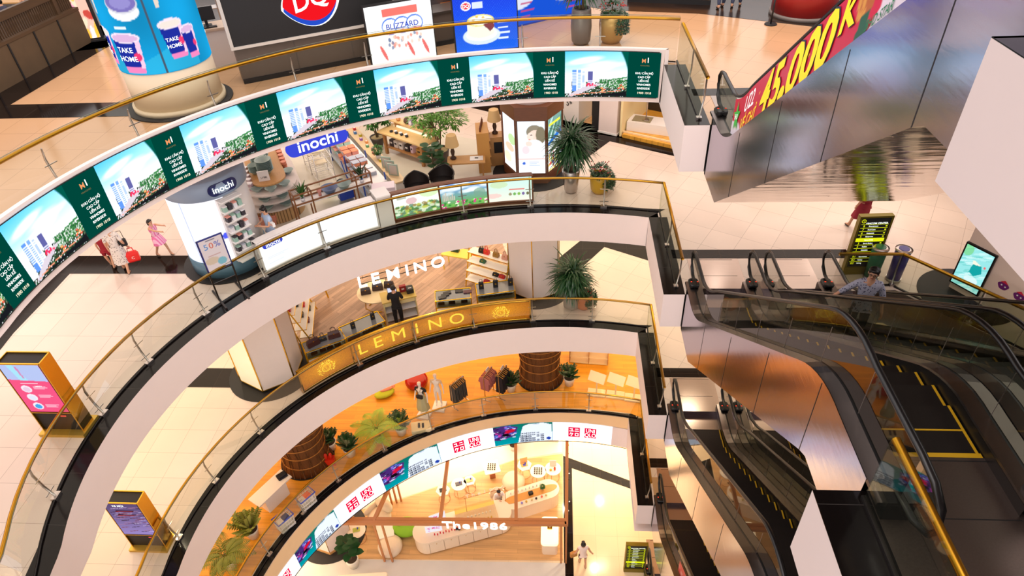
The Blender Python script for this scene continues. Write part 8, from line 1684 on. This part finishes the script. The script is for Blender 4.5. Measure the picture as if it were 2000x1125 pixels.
for b, nm, cc, lb in ((tt[1], 'tray', (30, 28, 30), 'black tray on the leftmost hexagonal table'), (tt[2], 'tray', (90, 84, 90), 'slim grey tray on the round white table beside it'), (tt[3], 'tray', (250, 190, 120), 'peach tray on the farthest right hexagonal table'), (tt[4], 'display_card', (250, 250, 250), 'white display card on the hexagonal table under the arch'), (tt[7], 'tray', (190, 200, 90), 'lime tray on the bottom left round table')):
    m = MB(); m.rbox((0, 0, .012), (.3, .2, .024), .02)
    if nm == 'display_card': m.box((0, .1, .2), (.34, .02, .38)); m.cur = 1; m.box((0, -.02, .03), (.12, .1, .02))
    m.cur = 1; m.lathe([(.03, .024), (.035, .09), (.001, .1)], (.06, .03, 0), 10); m.build(nm, [mat('tray_%d' % cc[0], cc, .4), mat('blue_item', (80, 90, 200), .4)], loc=(b[0], b[1], b[2]), rz=.3, label=lb, cat='tray' if nm == 'tray' else 'card')
b = tt[6]; m = MB(); m.box((0, .1, .2), (.3, .02, .38)); m.build('tall_card', WTOP, loc=(b[0], b[1] + .05, b[2]), label='tall white card on the rightmost round table', cat='card'); m = MB(); m.lathe([(.04, 0), (.05, .1), (.03, .2), (.001, .22)], (0, 0, 0), 12); m.build('red_jar', mat('jar_red', (220, 60, 30), .4), loc=(b[0] + .08, b[1] - .08, b[2]), label='tall red jar on the rightmost round table', cat='jar'); m = MB(); m.lathe([(.05, 0), (.06, .05), (.001, .08)], (0, 0, 0), 12); m.build('gold_jar', mat('jar_gold', (230, 180, 60), .4), loc=(b[0] - .1, b[1] - .1, b[2]), label='low gold jar on the rightmost round table', cat='jar')
# soft seats
CRF = mat('cream_fabric', (236, 214, 184), .85, noise=.05, nscale=20)
def blob(name, px, py, r_, label, m_=CRF, h=.45, sq=1.0, z=.02):
    q = F(px, py, z + h * .5); m = MB(); n = 28; m.lathe([(r_ * .8, 0), (r_, h * .25), (r_ * 1.02, h * .6), (r_ * .85, h * .92), (r_ * .4, h), (.001, h)], (0, 0, 0), n, sy=sq); return m.build(name, m_, loc=(q.x, q.y, z), label=label, cat='pouf')
blob('round_pouf', 762, 1066, .50, 'cream round pouf in front of the square side table'); blob('round_pouf', 1003, 940, .50, 'cream round pouf under the curved backrest by the arch', h=.5)
q = F(742, 1022, 'E'); t = thing('lounge_chair', (q.x, q.y + .15, .02), 'cream lounge chair with two plump cushions behind the beam', 'armchair', -.6)
m = MB(); m.ball((0, 0, .28), (.55, .5, .26), 20, 10); m.build('seat_cushion', CRF, t); m = MB(); m.ball((-.1, .42, .55), (.5, .24, .34), 20, 10); m.build('back_cushion', CRF, t); m = MB(); m.ball((-.5, .0, .42), (.15, .4, .22), 14, 8); m.build('armrest', CRF, t)
q = F(795, 1040, 'E'); t = thing('green_animal_pouf', (q.x, q.y + .05, .02), 'lime green animal shaped pouf with small eyes', 'pouf', .1); GF = mat('lime_fabric', (140, 190, 40), .8); m = MB(); m.ball((0, 0, .32), (.62, .46, .32), 24, 12); m.build('body', GF, t)
for sx in (-.26, .26):
    m = MB(); m.ball((sx, -.02, .62), (.12, .10, .09), 14, 8); e_ = m.build('eye_bump', GF, t)
    for dx in (-.05, .05): m = MB(); m.ball((sx + dx, -.08, .66), .035, 8, 6); m.build('eye', BLK, e_)
# arch back panels and curved bench
q = F(1045, 868, 'E'); t = thing('arched_screen', (q.x - .1, q.y + .25, .02), 'two cream arched screens at the back of the cosmetics kiosk', 'screen', -.1)
for x_ in (-.75, .6):
    m = MB(); n = 16; P = [(x_ - .62, 0), (x_ + .62, 0)] + [(x_ + .62 * math.cos(math.pi * k / n), 1.5 + .62 * math.sin(math.pi * k / n)) for k in range(n + 1)]
    m.add([(a, 0, b) for a, b in P] + [(a, .12, b) for a, b in P], [tuple(range(len(P))), tuple(range(2 * len(P) - 1, len(P) - 1, -1))] + [(i + len(P), (i + 1) % len(P) + len(P), (i + 1) % len(P), i) for i in range(len(P))]); m.build('arch_panel', CRF, t)
q = F(1085, 1085, 'E'); t = thing('light_counter', (-3.16, 1.35, .02), 'white pedestal with a softly glowing rounded top', 'pedestal'); m = MB(); m.rbox((0, 0, .36), (.66, 1.15, .72), .12); m.build('base', WC, t); m = MB(); m.rbox((0, 0, .83), (.72, 1.25, .2), .14); m.build('glowing_top', mat('glow_top', (255, 240, 210), .4, em=1.1, emcol=(255, 226, 170)), t)
m = MB(); m.rbox((0, 0, .02), (.2, .2, .04), .03); m.cur = 1; m.lathe([(.03, .04), (.03, .1), (.001, .12)], (0, 0, 0), 10); m.build('perfume_set', [GOLDP, CRF], loc=(-3.16, 1.45, .952), label='small gold perfume tray on the glowing pedestal', cat='tray')
# hanging bulb strings on the right posts
t = thing('bulb_string', (-2.42, 3.4, .5), 'string of small round bulbs hanging along the right copper frame', 'lights')
for k in range(22): m = MB(); m.ball((.05 * math.sin(k), -2.3 + .21 * k, 2.2 + .08 * math.sin(k * 1.7)), .028, 8, 6); m.build('bulb', BLK if k % 2 else glow('bulb_white', (255, 244, 220), 1.5), t)
m = MB(); m.tube([(.0, -2.4 + .2 * k, 2.24) for k in range(25)], .008, 4); m.build('wire', BLK, t)
# plants and column
q = F(688, 1108, 'E'); plant('fiddle_leaf_plant', (q.x + .05, q.y + .1, .02), 'dark broad leaved plant in a white pot at the bottom of the photo', 'bigleaf', [(.18, 0), (.22, .3), (.22, .42)], WPT, 1.2, 95, leafm=LEAFD, sc=1.15)
q = F(1003, 880, 'E'); plant('fiddle_leaf_plant', (q.x, q.y + .1, .02), 'dark leafy plant at the back of the kiosk beside the beam', 'bigleaf', [(.16, 0), (.2, .3)], WPT, 1.0, 96, leafm=LEAFD)
t = thing('white_hexagonal_column', (-12.55, 1.55, 0), 'white hexagonal column with a wooden foot at the bottom left', 'column'); pts = [(1.08 * math.cos(k * math.pi / 3 - .3), 1.08 * math.sin(k * math.pi / 3 - .3)) for k in range(6)]
m = MB(); m.cyl((0, 0, .0), 1.5, .03, 40); m.build('floor_ring', BLK, t); m = MB(); m.prism([(a * 1.03, b * 1.03) for a, b in pts], .03, .16); m.build('wooden_foot', OAK, t); m = MB(); m.prism(pts, .16, 3.1); m.build('shaft', WHITE, t)
for k in range(6): m = MB(); m.bar((*pts[k], .16), (*pts[k], 3.1), .02); m.build('gold_edge', GOLDP, t)
q = F(700, 1122, 'E'); t = thing('white_bench', (-10.6, -.75, 0.01), 'white glossy bench at the bottom edge of the photo', 'bench', .1); m = MB(); m.rbox((0, 0, .4), (2.0, .5, .1), .1); m.build('seat', WC, t); 
for x_ in (-.8, .8): m = MB(); m.box((x_, 0, .18), (.1, .4, .36)); m.build('leg', WC, t)
# man on the ground floor
person('person with black hair in a white top and black shorts walking on the ground floor', (-1.83, .35, .0), math.radians(185), dict(elL=(.27, .06, 1.12), wrL=(.34, .0, .92), elR=(-.27, .06, 1.12), wrR=(-.34, .0, .92), anL=(.1, -.14, .09), anR=(-.1, .12, .1)), 1.02, top=(250, 226, 214), bottom='shorts', botcol=(24, 22, 24), sleeve=.3, hair='bob')
bg_ = thing('tan_bag', (-2.2, .38, .72), 'tan bag carried at the left side of the walking person', 'bag', .4); m = MB(); m.rbox((0, 0, .1), (.3, .14, .24), .05); m.build('body', mat('tan_leather', (190, 130, 60), .6), bg_); m = MB(); m.tube([(-.08, 0, .2), (0, 0, .34), (.08, 0, .2)], .01, 5); m.build('handle', mat('tan_leather', (190, 130, 60), .6), bg_)
